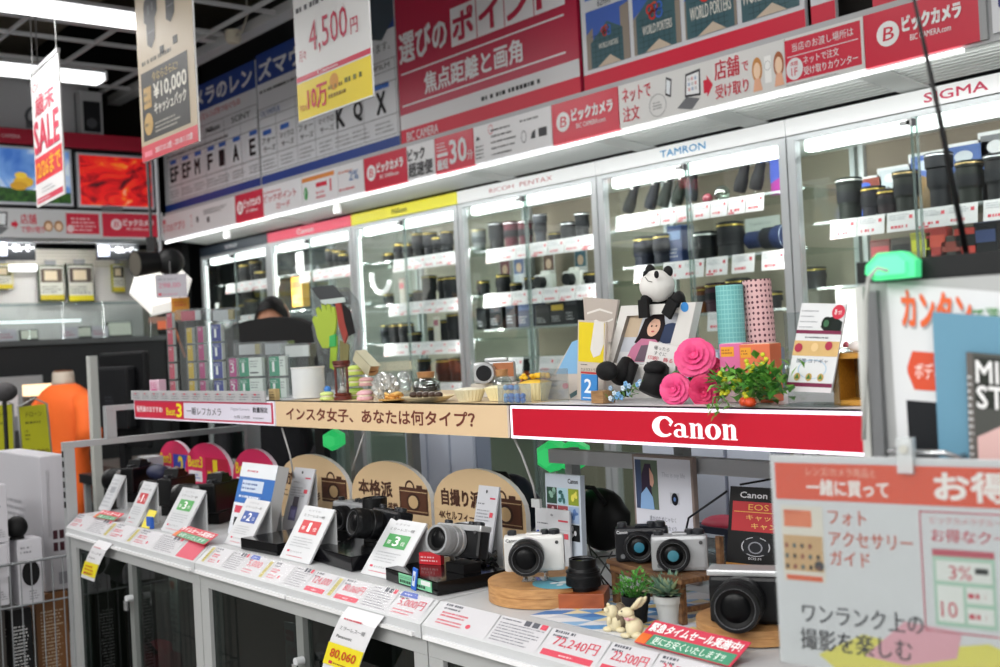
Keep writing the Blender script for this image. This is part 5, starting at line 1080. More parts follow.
m.prism(q, -.014, -.012, mat('#e2e0de')); s = Sheet(m, 0, 0, 1, 1); s.P = lambda u, v, l: tuple(sum(a * c for a, c in zip(((1 - u / 100) * (1 - v / 100), u / 100 * (1 - v / 100), u / 100 * v / 100, (1 - u / 100) * v / 100), [p[k] for p in q])) if k != 9 else 0 for k in (0,)) + (-.0142 - .0003 * l,) + (sum(a * p[1] for a, p in zip(((1 - u / 100) * (1 - v / 100), u / 100 * (1 - v / 100), u / 100 * v / 100, (1 - u / 100) * v / 100), q)),)
s.text('撮ったら', 20, 76, 50, 14, '#3c3c40', 1); s.text('すぐに', 24, 58, 40, 13, '#3c3c40', 1); s.text('印刷!', 8, 40, 34, 14, '#c83a50', 1, 1); s.text('飾る', 58, 38, 30, 16, '#c83a50', 1, 1); s.fine(8, 22, 80, 12, 1, '#3c3c40', 1); s.fine(8, 6, 80, 12, 1, '#c83a50', 1, 9); m.build('note_card', t)
m = MB(); s = Sheet(m, 0, 0, 1, 1); c0 = q3(685, 307); m.lathe([(.0001, 0), (.0085, 0), (.0085, .001)], mat('#3c8ad0'), TR((c0[0], -.0005, c0[1]), 0, 90), 20); m.build('round_sticker', t)
bk = mat('#151517', .7); wh = mat('#e4e2de', .5, bump=.5, scale=60)
def pp(x, y, Y): v = oY(x, y, Y); return Vector((v.x - B.x, v.y - B.y, v.z - B.z))
m = MB(); m.sphere((0, 0, 0), 1, wh, TR(pp(657, 286, 1.52), -20) @ Matrix.Diagonal((.030, .032, .029, 1)), 24, 16); m.sphere((0, 0, 0), 1, wh, TR(pp(649, 281, 1.505)) @ Matrix.Diagonal((.015, .015, .010, 1)), 16, 10); m.build('panda_head', t)
hd = [o for o in t.children if o.name.startswith('panda_head')][0]
for (x, y, Y) in ((668, 271.5, 1.53), (650, 270, 1.535)): m = MB(); m.sphere(pp(x, y, Y), .0105, bk, sc=(1, .6, 1)); m.build('ear', hd)
for (x, y, Y) in ((656.5, 274.5, 1.491), (645, 276, 1.50)): m = MB(); m.sphere(pp(x, y, Y), .0058, bk, sc=(.9, .5, 1.2)); m.build('eye_patch', hd)
m = MB(); m.sphere(pp(645.5, 272.5, 1.49), .0045, bk, sc=(1.2, .7, .7)); m.tube([pp(645, 277, 1.488), pp(648, 281, 1.489), pp(652, 282, 1.49)], .0008, mat('#55504c')); m.build('nose', hd)
m = MB(); m.sphere(pp(664, 310, 1.56), .04, bk, sc=(.9, .5, 1.1)); m.sphere(pp(660, 350, 1.56), .045, bk, sc=(.9, .6, 1.3)); m.build('panda_body', t)
for a, b in (((646, 300), (644, 318)), ((676, 301), (666, 316))):
    p, q = pp(*a, 1.495), pp(*b, 1.487); m = MB(); m.box(-.011, .011, -.002, .004, 0, (q - p).length, bk, T=Matrix.Translation(q) @ Matrix.Rotation(math.atan2((p - q).x, (p - q).z), 4, 'Y')); m.tube([pp(a[0], a[1] + 1, 1.495), pp(a[0] + 3, a[1] - 4, 1.52), pp(a[0] + 4, a[1] + 4, 1.54)], .011, bk, 10); m.build('arm', t)
m = MB(); m.tube([pp(628, 362, 1.49), pp(622, 372, 1.47), pp(617, 380, 1.455)], [.014, .015, .015], bk, 12); m.sphere(pp(607, 371, 1.43), .022, bk, sc=(1.1, .7, .8)); m.tube([pp(634, 364, 1.485), pp(629, 380, 1.47), pp(624, 396, 1.462)], [.009, .0085, .009], bk, 10); m.build('leg', t)
m = MB(); m.tube([pp(658, 368, 1.47), pp(655, 382, 1.45), pp(650, 394, 1.44)], [.02, .022, .021], bk, 12); m.sphere(pp(655, 368, 1.45), .020, bk, sc=(1.1, .9, .6)); m.build('leg', t)
# ---- blue flowers
def leaf(m, p, d, L, w, c, up=Vector((0, 0, 1))):
    d = d.normalized(); s_ = d.cross(up).normalized() * w; n_ = s_.cross(d).normalized() * w * .4
    p = Vector(p); m.add([p, p + d * L * .4 + s_ + n_, p + d * L, p + d * L * .4 - s_ + n_, p + d * L * .45], [(0, 1, 4), (1, 2, 4), (2, 3, 4), (3, 0, 4)], c)
t = thing('blue_flowers', 'spray of tiny pale blue artificial flowers at the panda feet', 'flowers', at(622, y=1.425)); rnd = random.Random(8)
m1 = MB(); m2 = MB()
for q in range(44):
    x = rnd.uniform(-.04, .045); z = abs(rnd.gauss(.0, .012)) + .006 + (max(0, x) * .6); y = rnd.uniform(-.008, .03); 
    leaf(m1, (x, y, z * .6), Vector((rnd.uniform(-1, 1), rnd.uniform(-1, .3), rnd.uniform(.1, 1))), .014, .003, mat(('#4a7a3a', '#6a9a4a')[q % 2]))
    if q % 2 == 0:
        c = mat(('#a8c8e4', '#7ab0dc', '#d4e4f0')[q % 3])
        for a in range(5): m2.sphere((x + .003 * math.cos(a * 1.257), y - .006, z + .003 * math.sin(a * 1.257)), .0022, c, n=6, k=4)
m1.build('leaves', t); m2.build('blossoms', t)
# ---- roses
def rose(m, P, R, c, face=Vector((.6, -.75, .25)), seed=1):
    rnd = random.Random(seed); Q = face.normalized().to_track_quat('Z', 'Y').to_matrix().to_4x4(); T = Matrix.Translation(P) @ Q
    m.sphere((0, 0, .0), R * .3, c, T, 10, 6)
    for ring, (cnt, rr, ti, hh) in enumerate(((3, .18, 10, .55), (4, .34, 22, .6), (5, .55, 38, .6), (6, .78, 55, .55), (7, .95, 70, .45))):
        for k in range(cnt):
            a0 = 2 * PI * (k + ring * .4) / cnt + rnd.uniform(-.15, .15); wd_ = 2 * PI / cnt * .75; vs = []; NU, NV = 7, 6
            for i in range(NU):
                u = (i / (NU - 1) - .5) * 2
                for j in range(NV):
                    v = j / (NV - 1); e = (1 - .35 * abs(u) ** 3 * v); tl = math.radians(ti) * (v ** 1.1) * 1.15
                    r_ = R * (rr * .35 + hh * v * math.sin(tl) * e + rr * .35 * v); z = R * (hh * v * math.cos(tl) * e * .9 - .35 * rr + .05 * math.sin(u * 7 + ring))
                    if v > .85: r_ += R * .07; z -= R * .03 * abs(u)
                    a = a0 + u * wd_ * (.45 + .55 * v); vs.append((r_ * math.cos(a), r_ * math.sin(a), z))
            m.add(vs, [(i * NV + j, (i + 1) * NV + j, (i + 1) * NV + j + 1, i * NV + j + 1) for i in range(NU - 1) for j in range(NV - 1)], c, True, T)
t = thing('rose_bouquet', 'bunch of bright pink artificial roses with leaves beside the panda frame', 'flowers', at(698, y=1.45)); B2 = t.location.copy()
pk = mat('#ea4a88', .55, noise=.10, scale=60); pk2 = mat('#d02a60', .55, noise=.12, scale=60)
for k, (x, y, Y, R, c, f) in enumerate(((694, 356, 1.44, .030, pk, (.5, -.8, .35)), (674, 389, 1.42, .0235, pk, (.35, -.85, .1)), (713, 372, 1.47, .026, pk2, (.9, -.6, .5)), (704, 392, 1.44, .024, pk2, (.5, -.9, -.2)), (722, 382, 1.5, .024, pk2, (.5, -.7, .4)))):
    v = oY(x, y, Y) - B2; m = MB(); rose(m, v, R, c, Vector(f), k + 1); m.build('rose', t)
m = MB(); rnd = random.Random(2)
for q in range(26):
    v = oY(rnd.uniform(684, 706), rnd.uniform(372, 392), 1.48) - B2; leaf(m, v, Vector((rnd.uniform(-1, 1), rnd.uniform(-1, -.2), rnd.uniform(-.6, 1))), .032, .010, mat(('#2f7a34', '#3f8f3c', '#1f5f2c')[q % 3], .5))
m.tube([(0, .03, .002), (.0, .03, .05)], .003, '#2f6a2c'); m.build('leaves', t)
# ---- rolls and boxes
def grid_mat(c1, c2, kind, sc):
    m = bpy.data.materials.new('patterned_paper'); m.use_nodes = True; nt = m.node_tree; b = nt.nodes['Principled BSDF']; tc = nt.nodes.new('ShaderNodeTexCoord'); mp = nt.nodes.new('ShaderNodeMapping'); mp.inputs['Scale'].default_value = sc
    tx = nt.nodes.new('ShaderNodeTexBrick' if kind == 'brick' else 'ShaderNodeTexVoronoi')
    nt.links.new(tc.outputs['UV' if 0 else 'Object'], mp.inputs['Vector'])
    sep = nt.nodes.new('ShaderNodeSeparateXYZ'); at2 = nt.nodes.new('ShaderNodeMath'); at2.operation = 'ARCTAN2'; cmb = nt.nodes.new('ShaderNodeCombineXYZ')
    nt.links.new(tc.outputs['Object'], sep.inputs[0]); nt.links.new(sep.outputs['Y'], at2.inputs[0]); nt.links.new(sep.outputs['X'], at2.inputs[1]); nt.links.new(at2.outputs[0], cmb.inputs['X']); nt.links.new(sep.outputs['Z'], cmb.inputs['Y']); nt.links.new(cmb.outputs[0], mp.inputs['Vector']); nt.links.new(mp.outputs[0], tx.inputs['Vector'])
    if kind == 'brick':
        tx.inputs['Color1'].default_value = (*lin(c1), 1); tx.inputs['Color2'].default_value = (*lin(c1), 1); tx.inputs['Mortar'].default_value = (*lin(c2), 1); tx.inputs['Scale'].default_value = 1; tx.offset = 0; tx.inputs['Brick Width'].default_value = .5; tx.inputs['Row Height'].default_value = .5; tx.inputs['Mortar Size'].default_value = .05
        nt.links.new(tx.outputs['Color'], b.inputs['Base Color'])
    else:
        tx.inputs['Randomness'].default_value = .15; tx.inputs['Scale'].default_value = 1; rp = nt.nodes.new('ShaderNodeValToRGB'); rp.color_ramp.interpolation = 'CONSTANT'; e = rp.color_ramp.elements; e[0].color = (*lin(c2), 1); e[1].position = .27; e[1].color = (*lin(c1), 1)
        nt.links.new(tx.outputs['Distance'], rp.inputs[0]); nt.links.new(rp.outputs[0], b.inputs['Base Color'])
    b.inputs['Roughness'].default_value = .6; return m
def roll(label, P, r, h, m_, lean=0):
    t = thing('paper_roll', label, 'paper roll', P, 0); t.rotation_euler = (0, math.radians(lean), 0)
    m = MB(); m.lathe([(r, 0), (r, h), (r * .93, h)], m_, n=36, caps=False); m.build('paper', t); m = MB(); m.lathe([(r * .93, h - .02), (r * .93, h - .001), (r * .2, h - .001)], mat('#9ac4c0'), n=30, caps=False); m.build('core', t)
P = at(735, y=1.56); k = mpp(P); P.z = ST
roll('tall teal paper roll standing behind the pink and orange boxes', P, 13.6 * k, (401 - 288) * k, grid_mat('#6cb4b4', '#8acac8', 'brick', (1.9, 62, 1)))
P = at(766, y=1.60); roll('tall pale pink paper roll with dark dots right of the teal roll', P, 14.2 * k, (402 - 285) * k, grid_mat('#d8b0b0', '#5a2c3c', 'dot', (3.0, 105, 1)), -2)
def fbx(c1, c2, tag):
    def f(s): s.rect(0, 0, 100, 100, c1); s.poly([(0, 0), (100, 0), (100, 30), (70, 45), (50, 58), (30, 45), (0, 30)], c2, 2); s.rect(6, 78, 56, 17, tag, 2); s.fine(10, 82, 46, 10, 2, '#a04a10', 3); s.text('colori', 30, 20, 40, 10, '#b05060', 3)
    return f
for k_, (x, y0, w, c1, c2, lab) in enumerate(((722, 1.47, 22, '#d86aa0', '#e8c8d0', 'pink carton with orange tag in front of the teal roll'), (742, 1.46, 28, '#e07048', '#e8c4a8', 'orange-red carton with yellow tag beside the pink carton'))):
    P = at(x, y=y0); k = mpp(P); t = thing('carton', lab, 'box', P, 14, 'upright cartons by the paper rolls'); m = MB(); W_ = w * k * 1.15; H_ = (402 - 344) * k; m.box(0, W_, 0, .045, 0, H_, mat(c1, .4), bev=.001); fbx(c1, c2, '#e8a020')(Sheet(m, 0, 0, W_ * (1 if k_ == 0 else .62), H_)); m.build('box_body', t)
    m = MB(); m.box(.002, W_ - .002, .002, .043, H_, H_ + .001, mat(c2)); m.build('lid', t)
# ---- trailing greenery
t = thing('trailing_plant', 'artificial trailing greenery with yellow buds hanging over the red sign', 'plant', at(755, y=1.42)); B3 = t.location.copy(); rnd = random.Random(12)
m = MB(); b = MB(); st_ = MB()
for q in range(330):
    if q < 210: x, y = rnd.gauss(764, 13), rnd.gauss(385, 9)
    else: x, y = rnd.uniform(712, 750), 372 + rnd.uniform(0, 22)
    y = min(y, 400 if x > 745 else 403); Y = rnd.uniform(1.38, 1.47)
    v = oY(x, y, Y) - B3; v.z = max(v.z, .003 if Y > 1.36 else -.02)
    leaf(m, v, Vector((rnd.uniform(-1, 1), rnd.uniform(-1, .2), rnd.uniform(-.3, 1))), rnd.uniform(.014, .026), rnd.uniform(.0045, .008), mat(('#4f8f34', '#6aaa40', '#3a7a2c', '#86bc54')[q % 4], .5))
for (x, y) in ((722, 378), (737, 384), (750, 366), (724, 390), (745, 392), (765, 360)): v = oY(x, y, 1.39) - B3; [b.sphere(v + Vector((rnd.uniform(-.008, .008), 0, rnd.uniform(-.008, .008))), .004, mat('#c8c828', .5), n=6, k=4) for _ in range(5)]
for (x, y) in ((712, 408), (718, 412), (729, 405)):
    a_ = oY(726, 396, 1.37) - B3; v = oY(x, y, 1.335) - B3; st_.tube([a_, (a_ + v) / 2 + Vector((0, -.012, .008)), v], .0012, mat('#4a7a30'))
    for q in range(5): leaf(m, v + Vector((rnd.uniform(-.01, .01), 0, rnd.uniform(-.004, .01))), Vector((rnd.uniform(-1, 1), -.6, rnd.uniform(-1, .3))), .014, .0035, mat('#5a8a34', .5))
m.build('leaves', t); b.build('yellow_buds', t); st_.build('stems', t)
for k_, (x, y) in enumerate(((750, 402), (745, 391))):
    m = MB(); m.lathe([(.0001, 0), (.007, .001), (.010, .006), (.007, .013), (.0001, .015)], mat('#d84a1c', .5), n=14, smooth=True); m.build('orange_egg', None, loc=at(x, y=1.385 if k_ == 0 else 1.40) + Vector((0, 0, 0 if k_ == 0 else .0)), label='small orange toy ball %s under the greenery' % ('in front' if k_ == 0 else 'half hidden'), cat='toy', group='orange balls under the greenery')
# ---- leaflet on stand
def flt(s):
    s.rect(0, 0, 100, 100, '#e2e4e6'); s.rect(0, 66, 100, 4, '#7a2448', 2); s.rect(0, 0, 100, 8, '#e4e0e2', 2); s.rect(0, 6, 100, 4.5, '#7a2448', 3); s.rect(0, 41, 100, 17, '#d8b478', 2)
    for q in range(4): s.fine(4, 90 - q * 6, 40, 3, 1, '#9a9ca4', 2, q)
    s.poly([(52, 74), (60, 84), (78, 86), (98, 80), (98, 70), (60, 70)], '#26302c', 2); s.ell(64, 78, 11, 7.5, '#1c2a22', 3); s.ell(64, 78, 6, 4, '#3a6a48', 4); s.ell(86, 91, 14, 8, '#d03048', 3); s.text('あっ!', 78, 88, 15, 6, '#f4e8ea', 4, 2)
    s.fine(22, 60, 70, 4, 1, '#4a4c54', 2); s.ell(12, 50, 9, 5, '#b0304c', 4); s.ell(78, 53, 8, 5, '#b0304c', 4); s.ell(48, 51, 8, 5, '#e8c890', 4)
    s.text('設置 ヨドギャ', 12, 33, 70, 5, '#5a6478', 3); s.ring(50, 26, 32, 11, .06, '#a8c8e0', 2)
    for u in (20, 46, 72): s.ell(u, 17, 7, 4.5, '#c8a860', 3); s.poly([(u - 5, 15), (u, 21), (u + 5, 15)], '#4a7a3c', 4)
t, _ = stand_sheet('campaign_leaflet', 'white and maroon campaign leaflet standing between the rolls and the wooden cubby', 'leaflet', ((786, 391), (831, 393), (802, 303), (847, 304)), 1.42, flt, '#dcdee2', .003)
m = MB(); m.box(.0, .09, .004, .006, ST - t.location.z, .12, glass('#eef2f2', .2)); m.box(.0, .10, -.02, .04, ST - t.location.z, ST - t.location.z + .003, glass('#eef2f2', .2)); m.build('acrylic_stand', t)
# wooden cubby
P = at(834, y=1.43); k = mpp(P); t = thing('wooden_cubby', 'small open ochre wooden box at the right end of the shelf', 'box', P, 12); wd2 = wood('#a8741c', '#c08a2c', 20)
w_, h_ = .10, 52 * k; m = MB(); m.box(0, .008, 0, .07, 0, h_, wd2); m.build('side_panel', t); m = MB(); m.box(w_ - .008, w_, 0, .07, 0, h_, wd2); m.build('side_panel', t); m = MB(); m.box(.008, w_ - .008, 0, .07, 0, .008, wd2); m.build('shelf_board', t); m = MB(); m.box(.008, w_ - .008, 0, .07, h_ - .008, h_, wd2); m.build('shelf_board', t); m = MB(); m.box(.008, w_ - .008, .064, .07, .008, h_ - .008, wood('#6a4a14', '#7a5818', 20)); m.build('back_board', t)
t = thing('candy_twist', 'striped wrapped sweet lying on the wooden cubby', 'candy', P + Vector((.03, .02, h_ + .001))); m = MB(); m.sphere((0, 0, .008), .010, mat('#e4dcd8', .4), sc=(1.4, .8, .8)); m.tube([(-.012, 0, .008), (-.02, 0, .012)], [.001, .005], '#d86a78'); m.tube([(.012, 0, .008), (.022, 0, .01)], [.001, .006], '#d86a78'); m.build('wrapper', t)
# ================================================================== things on the counter (top at CTZ)
CZ = CTZ + .0008
def cz(px, py): return oZ(px, py, CZ)
# ---- arched category boards
def arch_board(label, x0, x1, face, sidec, y=1.50, zt=1.178, group='arched category boards'):
    w = x1 - x0; h = zt - CZ; t = thing('arched_board', label, 'sign board', (x0, y, CZ), 0, group)
    pts = [(0, 0), (w, 0), (w, h * .52)]
    n = 14
    for i in range(1, n): a = PI * i / n; pts.append((w / 2 + w / 2 * math.cos(a), h * .52 + h * .48 * math.sin(a)))
    pts.append((0, h * .52))
    m = MB(); m.prism(pts, 0, .012, mat(sidec[0], .5), side=mat(sidec[1], .5)); s = Sheet(m, 0, 0, w, h); face(s); m.build('board', t)
    m = MB(); m.prism([(w * .3, 0), (w * .7, 0), (w * .6, h * .5), (w * .4, h * .5)], .013, .016, mat('#c8c8c4')); m.box(w * .3, w * .7, .013, .07, 0, .003, mat('#c8c8c4')); m.build('back_prop', t)
    return t
BR = '#4a2c20'
def camicon(s, u, v, w, h):
    s.rect(u, v, w, h, BR, 2); s.rect(u + w * .06, v + h * .08, w * .88, h * .84, '#5a3626', 3); s.ring(u + w * .38, v + h, w * .17, h * .28, .3, BR, 1); s.rect(u + w * .62, v + h, w * .2, h * .12, BR, 2)
    s.rect(u + w * .02, v + h * .84, w * .96, h * .03, '#c8ac84', 4); s.rect(u + w * .02, v + h * .1, w * .96, h * .03, '#b89a74', 4); s.ell(u + w * .5, v + h * .46, w * .24, h * .34, '#3a2018', 4); s.ell(u + w * .5, v + h * .46, w * .17, h * .25, '#c9ab80', 5)
def bf(a, b):
    def f(s): s.text(a, 10, 52, 44, 20, BR, 2, 3); s.text(b, 6, 34, 54, 11, BR, 2, 2); camicon(s, 63, 34, 34, 34)
    return f
TN = ('#d8bc94', '#e4e2e0')
arch_board('tan arched board with camera icon, left one of the three tan boards', -2.80, -2.445, bf('旅 派', 'こだわり撮影'), TN)
arch_board('tan arched board with camera icon reading 本格派, middle of the three tan boards', -2.432, -2.10, bf('本格派', 'APS-Cセンサー搭載'), TN)
arch_board('tan arched board with camera icon reading 自撮り派, right one of the three tan boards', -2.088, -1.772, bf('自撮り派', '4Kセルフィー搭載'), TN)
PKB = ('#cc2258', '#e8d0dc')
def rk(n, c, yc='#e0c820'):
    def f(s): s.rect(46, 30, 48, 46, c, 1); s.text('第', 50, 36, 10, 18, yc, 2, 3); s.text(n, 63 if n == '1' else 61, 34, 8 if n == '1' else 14, 38, yc, 2, 3); s.text('位', 78, 36, 13, 18, yc, 2, 3); s.text('Best3', 8, 58, 32, 18, '#e0c820', 2, 2); s.rect(8, 34, 30, 18, '#e0dce0', 1); s.fine(11, 38, 24, 10, 2, '#4a6ac0', 2); s.fine(20, 18, 50, 8, 1, '#e8a0b8', 2)
    return f
arch_board('magenta arched board with yellow 1 on red, middle of three magenta boards', -3.41, -3.09, rk('1', '#b01838'), PKB, zt=1.185)
arch_board('magenta arched board with yellow 2 on blue, leftmost magenta board', -3.69, -3.425, rk('2', '#2a40a8'), PKB, y=1.53)
arch_board('magenta arched board with figure on green, right one of three magenta boards', -3.08, -2.81, rk('3', '#1f7a40'), PKB, zt=1.18)
t = thing('side_stand', 'low shelf beside the rack carrying the leftmost magenta board', 'stand', (-3.71, 1.42, 0)); m = MB(); m.box(0, .24, 0, .27, .96, CTZ, mat('#a9acae')); m.build('board', t)
for a in (0, .215):
    for b in (0, .245): m = MB(); m.box(a, a + .025, b, b + .025, 0, .96, mat('#a9acae')); m.build('leg', t)
# ---- leaning long rank cards
def lean_card(label, bl, br, tl, fn, th=.003, bg='#c4c6c9', support=True, name='rank_card', group='leaning rank cards', zb=CZ, thick=.004):
    A_, B_ = oZ(*bl, zb), oZ(*br, zb); yb = (A_.y + B_.y) / 2; x0 = A_.x; w = B_.x - A_.x
    top = oX(tl[0], tl[1], x0)
    if top.z < zb + .02: top.z = zb + .02
    dy = top.y - yb; dz = top.z - zb; L = math.hypot(dy, dz); ang = math.degrees(math.atan2(dy, dz))
    t = thing(name, label, 'card', (x0, yb, zb), 0, group)
    T = TR((0, 0, 0), 0, -ang)
    m = MB(); m.box(0, w, 0, thick, 0, L, mat(bg, .3), T=T); s = Sheet(m, 0, 0, w, L, 100, 100, -.0002, T); fn(s); m.build('card_face', t)
    m = MB(); hz = dz * .92
    yt = dy * .96 + .004
    m.add([(x, y, z) for y, z in ((dy + .002, 0), (yt + .002, hz), (yt + .0005, hz), (dy + .0005, 0)) for x in (.001, w - .001)], [(0, 1, 3, 2), (4, 5, 7, 6), (0, 2, 4, 6), (1, 7, 5, 3), (2, 3, 5, 4), (0, 6, 7, 1)], mat('#c4c6c8'))
    m.build('back_prop', t); return t
def rf(n, c, seed):
    def f(s):
        s.text('おすすめ', 22, 90, 40, 3.2, '#8a8c92', 1); s.text('ミラーレス一眼', 14, 80, 68, 5, '#3c3e44', 1)
        s.rect(20, 50, 60, 24, c, 1); s.text('第', 25, 56, 11, 7, '#f0f0f0', 2, 1); s.text(n, 45 if n == '1' else 42, 54, 8 if n == '1' else 15, 16, '#f0f0f0', 2, 2); s.text('位', 63, 56, 11, 7, '#f0f0f0', 2, 1)
        s.fine(14, 24, 70, 20, 4, '#9a9ca2', 1, seed, .3); s.rect(14, 14, 8, 3.6, '#c83050', 1); s.text('ビックカメラ', 26, 14, 36, 3.2, '#5a5c60', 1, 1); s.fine(18, 6, 60, 3, 1, '#c83050', 1, seed)
    return f
lean_card('white rank card with a red square, leftmost pair near the zoom lenses', (124, 524), (137, 527), (144, 481), rf('1', '#b83038', 1))
lean_card('white rank card with a green square between two big black lenses at the left', (163, 530), (180, 536), (183, 487), rf('3', '#4a9a50', 2))
lean_card('faded white card at the far left end of the counter row', (97, 510), (109, 512), (115, 474), lambda s: (s.fine(10, 10, 80, 80, 8, '#a8aab0', 1, 3), s.rect(30, 50, 40, 16, '#9a9ca2', 1)), )
lean_card('white rank card with a blue 2 square standing before the blue leaflet box', (226, 543), (245, 549), (247, 498), rf('2', '#2f4f9a', 4))
lean_card('white rank card with a red 1 square left of the black cameras', (282, 557), (306, 565), (305, 505), rf('1', '#c83a40', 5))
lean_card('large white rank card with a green 3 square at the middle of the counters', (365, 572), (391, 582), (391, 518), rf('3', '#4a9a58', 6))
# ---- hanging spec tags (white, hole on top)
def tagf(seed, pics):
    def f(s):
        s.ell(45, 93, 4, 2.2, '#2a2a2c', 2, 10); s.rect(64, 84, 26, 2, '#c83050', 1); s.fine(10, 76, 40, 4, 1, '#6a6c74', 1, seed); s.fine(8, 56, 70, 16, 4, '#8a8c94', 1, seed + 1, .35); s.rect(72, 62, 16, 6, '#d04a58', 2)
        if pics:
            s.rect(18, 40, 32, 13, '#4a5f9a', 1); s.ell(34, 46, 8, 5, '#c8d0e0', 2); s.rect(24, 24, 62, 15, '#2c3a78', 1); s.ell(55, 31, 14, 6, '#5a6cb0', 2); s.rect(40, 4, 44, 22, '#6a4030', 2); s.fine(42, 6, 40, 18, 5, '#c8a890', 3, seed)
            s.rect(8, 4, 26, 18, '#d4d6e0', 1)
    return f
def tf2(s):
    tagf(3, 0)(s); s.rect(30, 40, 26, 16, '#5a5660', 1); s.rect(24, 20, 34, 22, '#6a6890', 1); s.rect(30, 24, 22, 12, '#8a88b8', 2)
lean_card('white hanging spec card left of the silver camera and red rank card', (280, 532), (300, 536), (295, 467), tf2, name='spec_card', group='white spec cards', bg='#c6c8ce')
lean_card('white spec card with blue camera pictures in front of the right tan board', (468, 566), (488, 570), (479, 485), tagf(4, 1), name='spec_card', group='white spec cards', bg='#c8cad0')
lean_card('white spec card standing right behind the white camera', (532, 566), (576, 570), (535, 507), lambda s: (s.ell(50, 90, 4, 2.2, '#8a8c90', 2, 10), s.rect(68, 80, 28, 3, '#c84050', 1), s.fine(6, 72, 40, 5, 1, '#5a5c64', 1, 4), s.rect(0, 66, 100, .8, '#b8bac0', 1), s.fine(6, 52, 30, 8, 2, '#c87080', 1), s.fine(42, 52, 30, 8, 2, '#d08060', 1), s.rect(78, 52, 18, 9, '#d04a58', 2)), name='spec_card', group='white spec cards', bg='#c8cace')
# ---- blue leaflet box
def bluef(s):
    s.rect(0, 0, 100, 100, '#2f6ab4'); s.rect(0, 80, 100, 20, '#dfe3e8', 2); s.fine(20, 86, 40, 6, 1, '#c83a50', 3); s.rect(12, 60, 60, 16, '#c8d4e4', 2); s.fine(14, 62, 56, 12, 2, '#3a5a9a', 3); s.fine(10, 50, 80, 7, 1, '#e8eef6', 2)
    s.rect(0, 0, 100, 44, '#dfe3ea', 2); s.rect(6, 30, 50, 10, '#c84058', 3); s.rect(10, 12, 26, 12, '#23252a', 3); s.fine(44, 6, 46, 26, 4, '#6a7a9a', 3)
lean_card('tall blue and white leaflet box between the magenta board and blue rank card', (229, 533), (262, 541), (243, 462), bluef, name='leaflet_box', group='leaflet boxes', thick=.03)
# Canon photo grid board
def gridf(s):
    s.text('Canon', 66, 91, 28, 5, '#2c2c34', 1, 2)
    cs = [('#2a4a3c', '#8ab0a0'), ('#a8ccd8', '#3a6a6a'), ('#8a9a30', '#e0d860'), ('#6a2c34', '#c8a0a8'), ('#9a4a50', '#d8a0a0'), ('#9ab0d0', '#5a7ab0'), ('#3c3c40', '#8a8c90'), ('#2c5a4a', '#a0c8b0'), ('#26282c', '#d8d8dc')]
    for k, (a, b) in enumerate(cs):
        u = 4 + 31 * (k % 3); v = 68 - 19 * (k // 3); s.rect(u, v, 29, 17.5, a, 1); rnd = random.Random(k)
        for q in range(5): s.ell(u + rnd.uniform(6, 23), v + rnd.uniform(4, 14), rnd.uniform(2, 6), rnd.uniform(1.5, 4), b, 2 + q % 2, 10)
lean_card('pale blue board with nine small photos behind the white camera', (543, 566), (588, 570), (545, 473), gridf, name='photo_grid_board', group='photo boards', bg='#c2ccd8', thick=.012)
# white framed girl photo poster
def gp(s):
    s.rect(0, 0, 100, 100, '#8a7a74', 1); s.rect(3, 3, 94, 95, '#d6d8e2', 2)
    s.rect(5, 56, 38, 40, '#5a6a58', 3); s.rect(5, 56, 10, 40, '#3a4a6a', 4); s.poly([(14, 56), (16, 84), (22, 93), (32, 93), (34, 84), (32, 72), (34, 60), (34, 56)], '#2a1a34', 5); s.poly([(30, 90), (36, 84), (37, 78), (34, 74), (30, 76)], '#d0a08c', 6); s.poly([(12, 56), (14, 68), (24, 74), (34, 66), (36, 56)], '#8ab0dc', 6)
    s.text('This is my life', 50, 82, 38, 5, '#b0b4c0', 3); s.rect(62, 62, 15, 9, '#c0c4cc', 3); s.ell(70, 66, 5.5, 5, '#1c1e2a', 4); s.ell(70, 66, 2, 1.8, '#5a7ab0', 5)
    for q, a in enumerate(('誰かのためじゃなく', '一瞬 感動したカメラ', 'EOS M100の魅力')): s.text(a, 26, 47 - q * 7, 44, 4, '#5a5e6e', 3)
    s.ell(19, 26, 6, 6.5, '#4a9ac8', 3); s.fine(30, 22, 56, 6, 2, '#9aa0b0', 3); s.fine(30, 10, 50, 5, 1, '#a8aebc', 3); s.rect(18, 6, 16, 7, '#5a3a2a', 3)
P = oY(632, 452, 1.62)
q = [oY(x, y, 1.53) for x, y in ((634, 560), (694, 565), (632, 454), (692, 460))]
t = thing('framed_poster', 'framed white poster of a girl in profile standing behind the two compact cameras', 'framed poster', (q[2].x, 1.53, CZ)); W_ = q[3].x - q[2].x; H_ = q[2].z - CZ
m = MB(); m.box(0, W_, 0, .012, 0, H_, mat('#9a8a84', .5), bev=.002); s = Sheet(m, 0, 0, W_, H_); gp(s); m.build('framed_print', t); m = MB(); m.box(W_ * .4, W_ * .6, .0125, .018, 0, H_ * .6, mat('#4a4440')); m.build('back_prop', t)
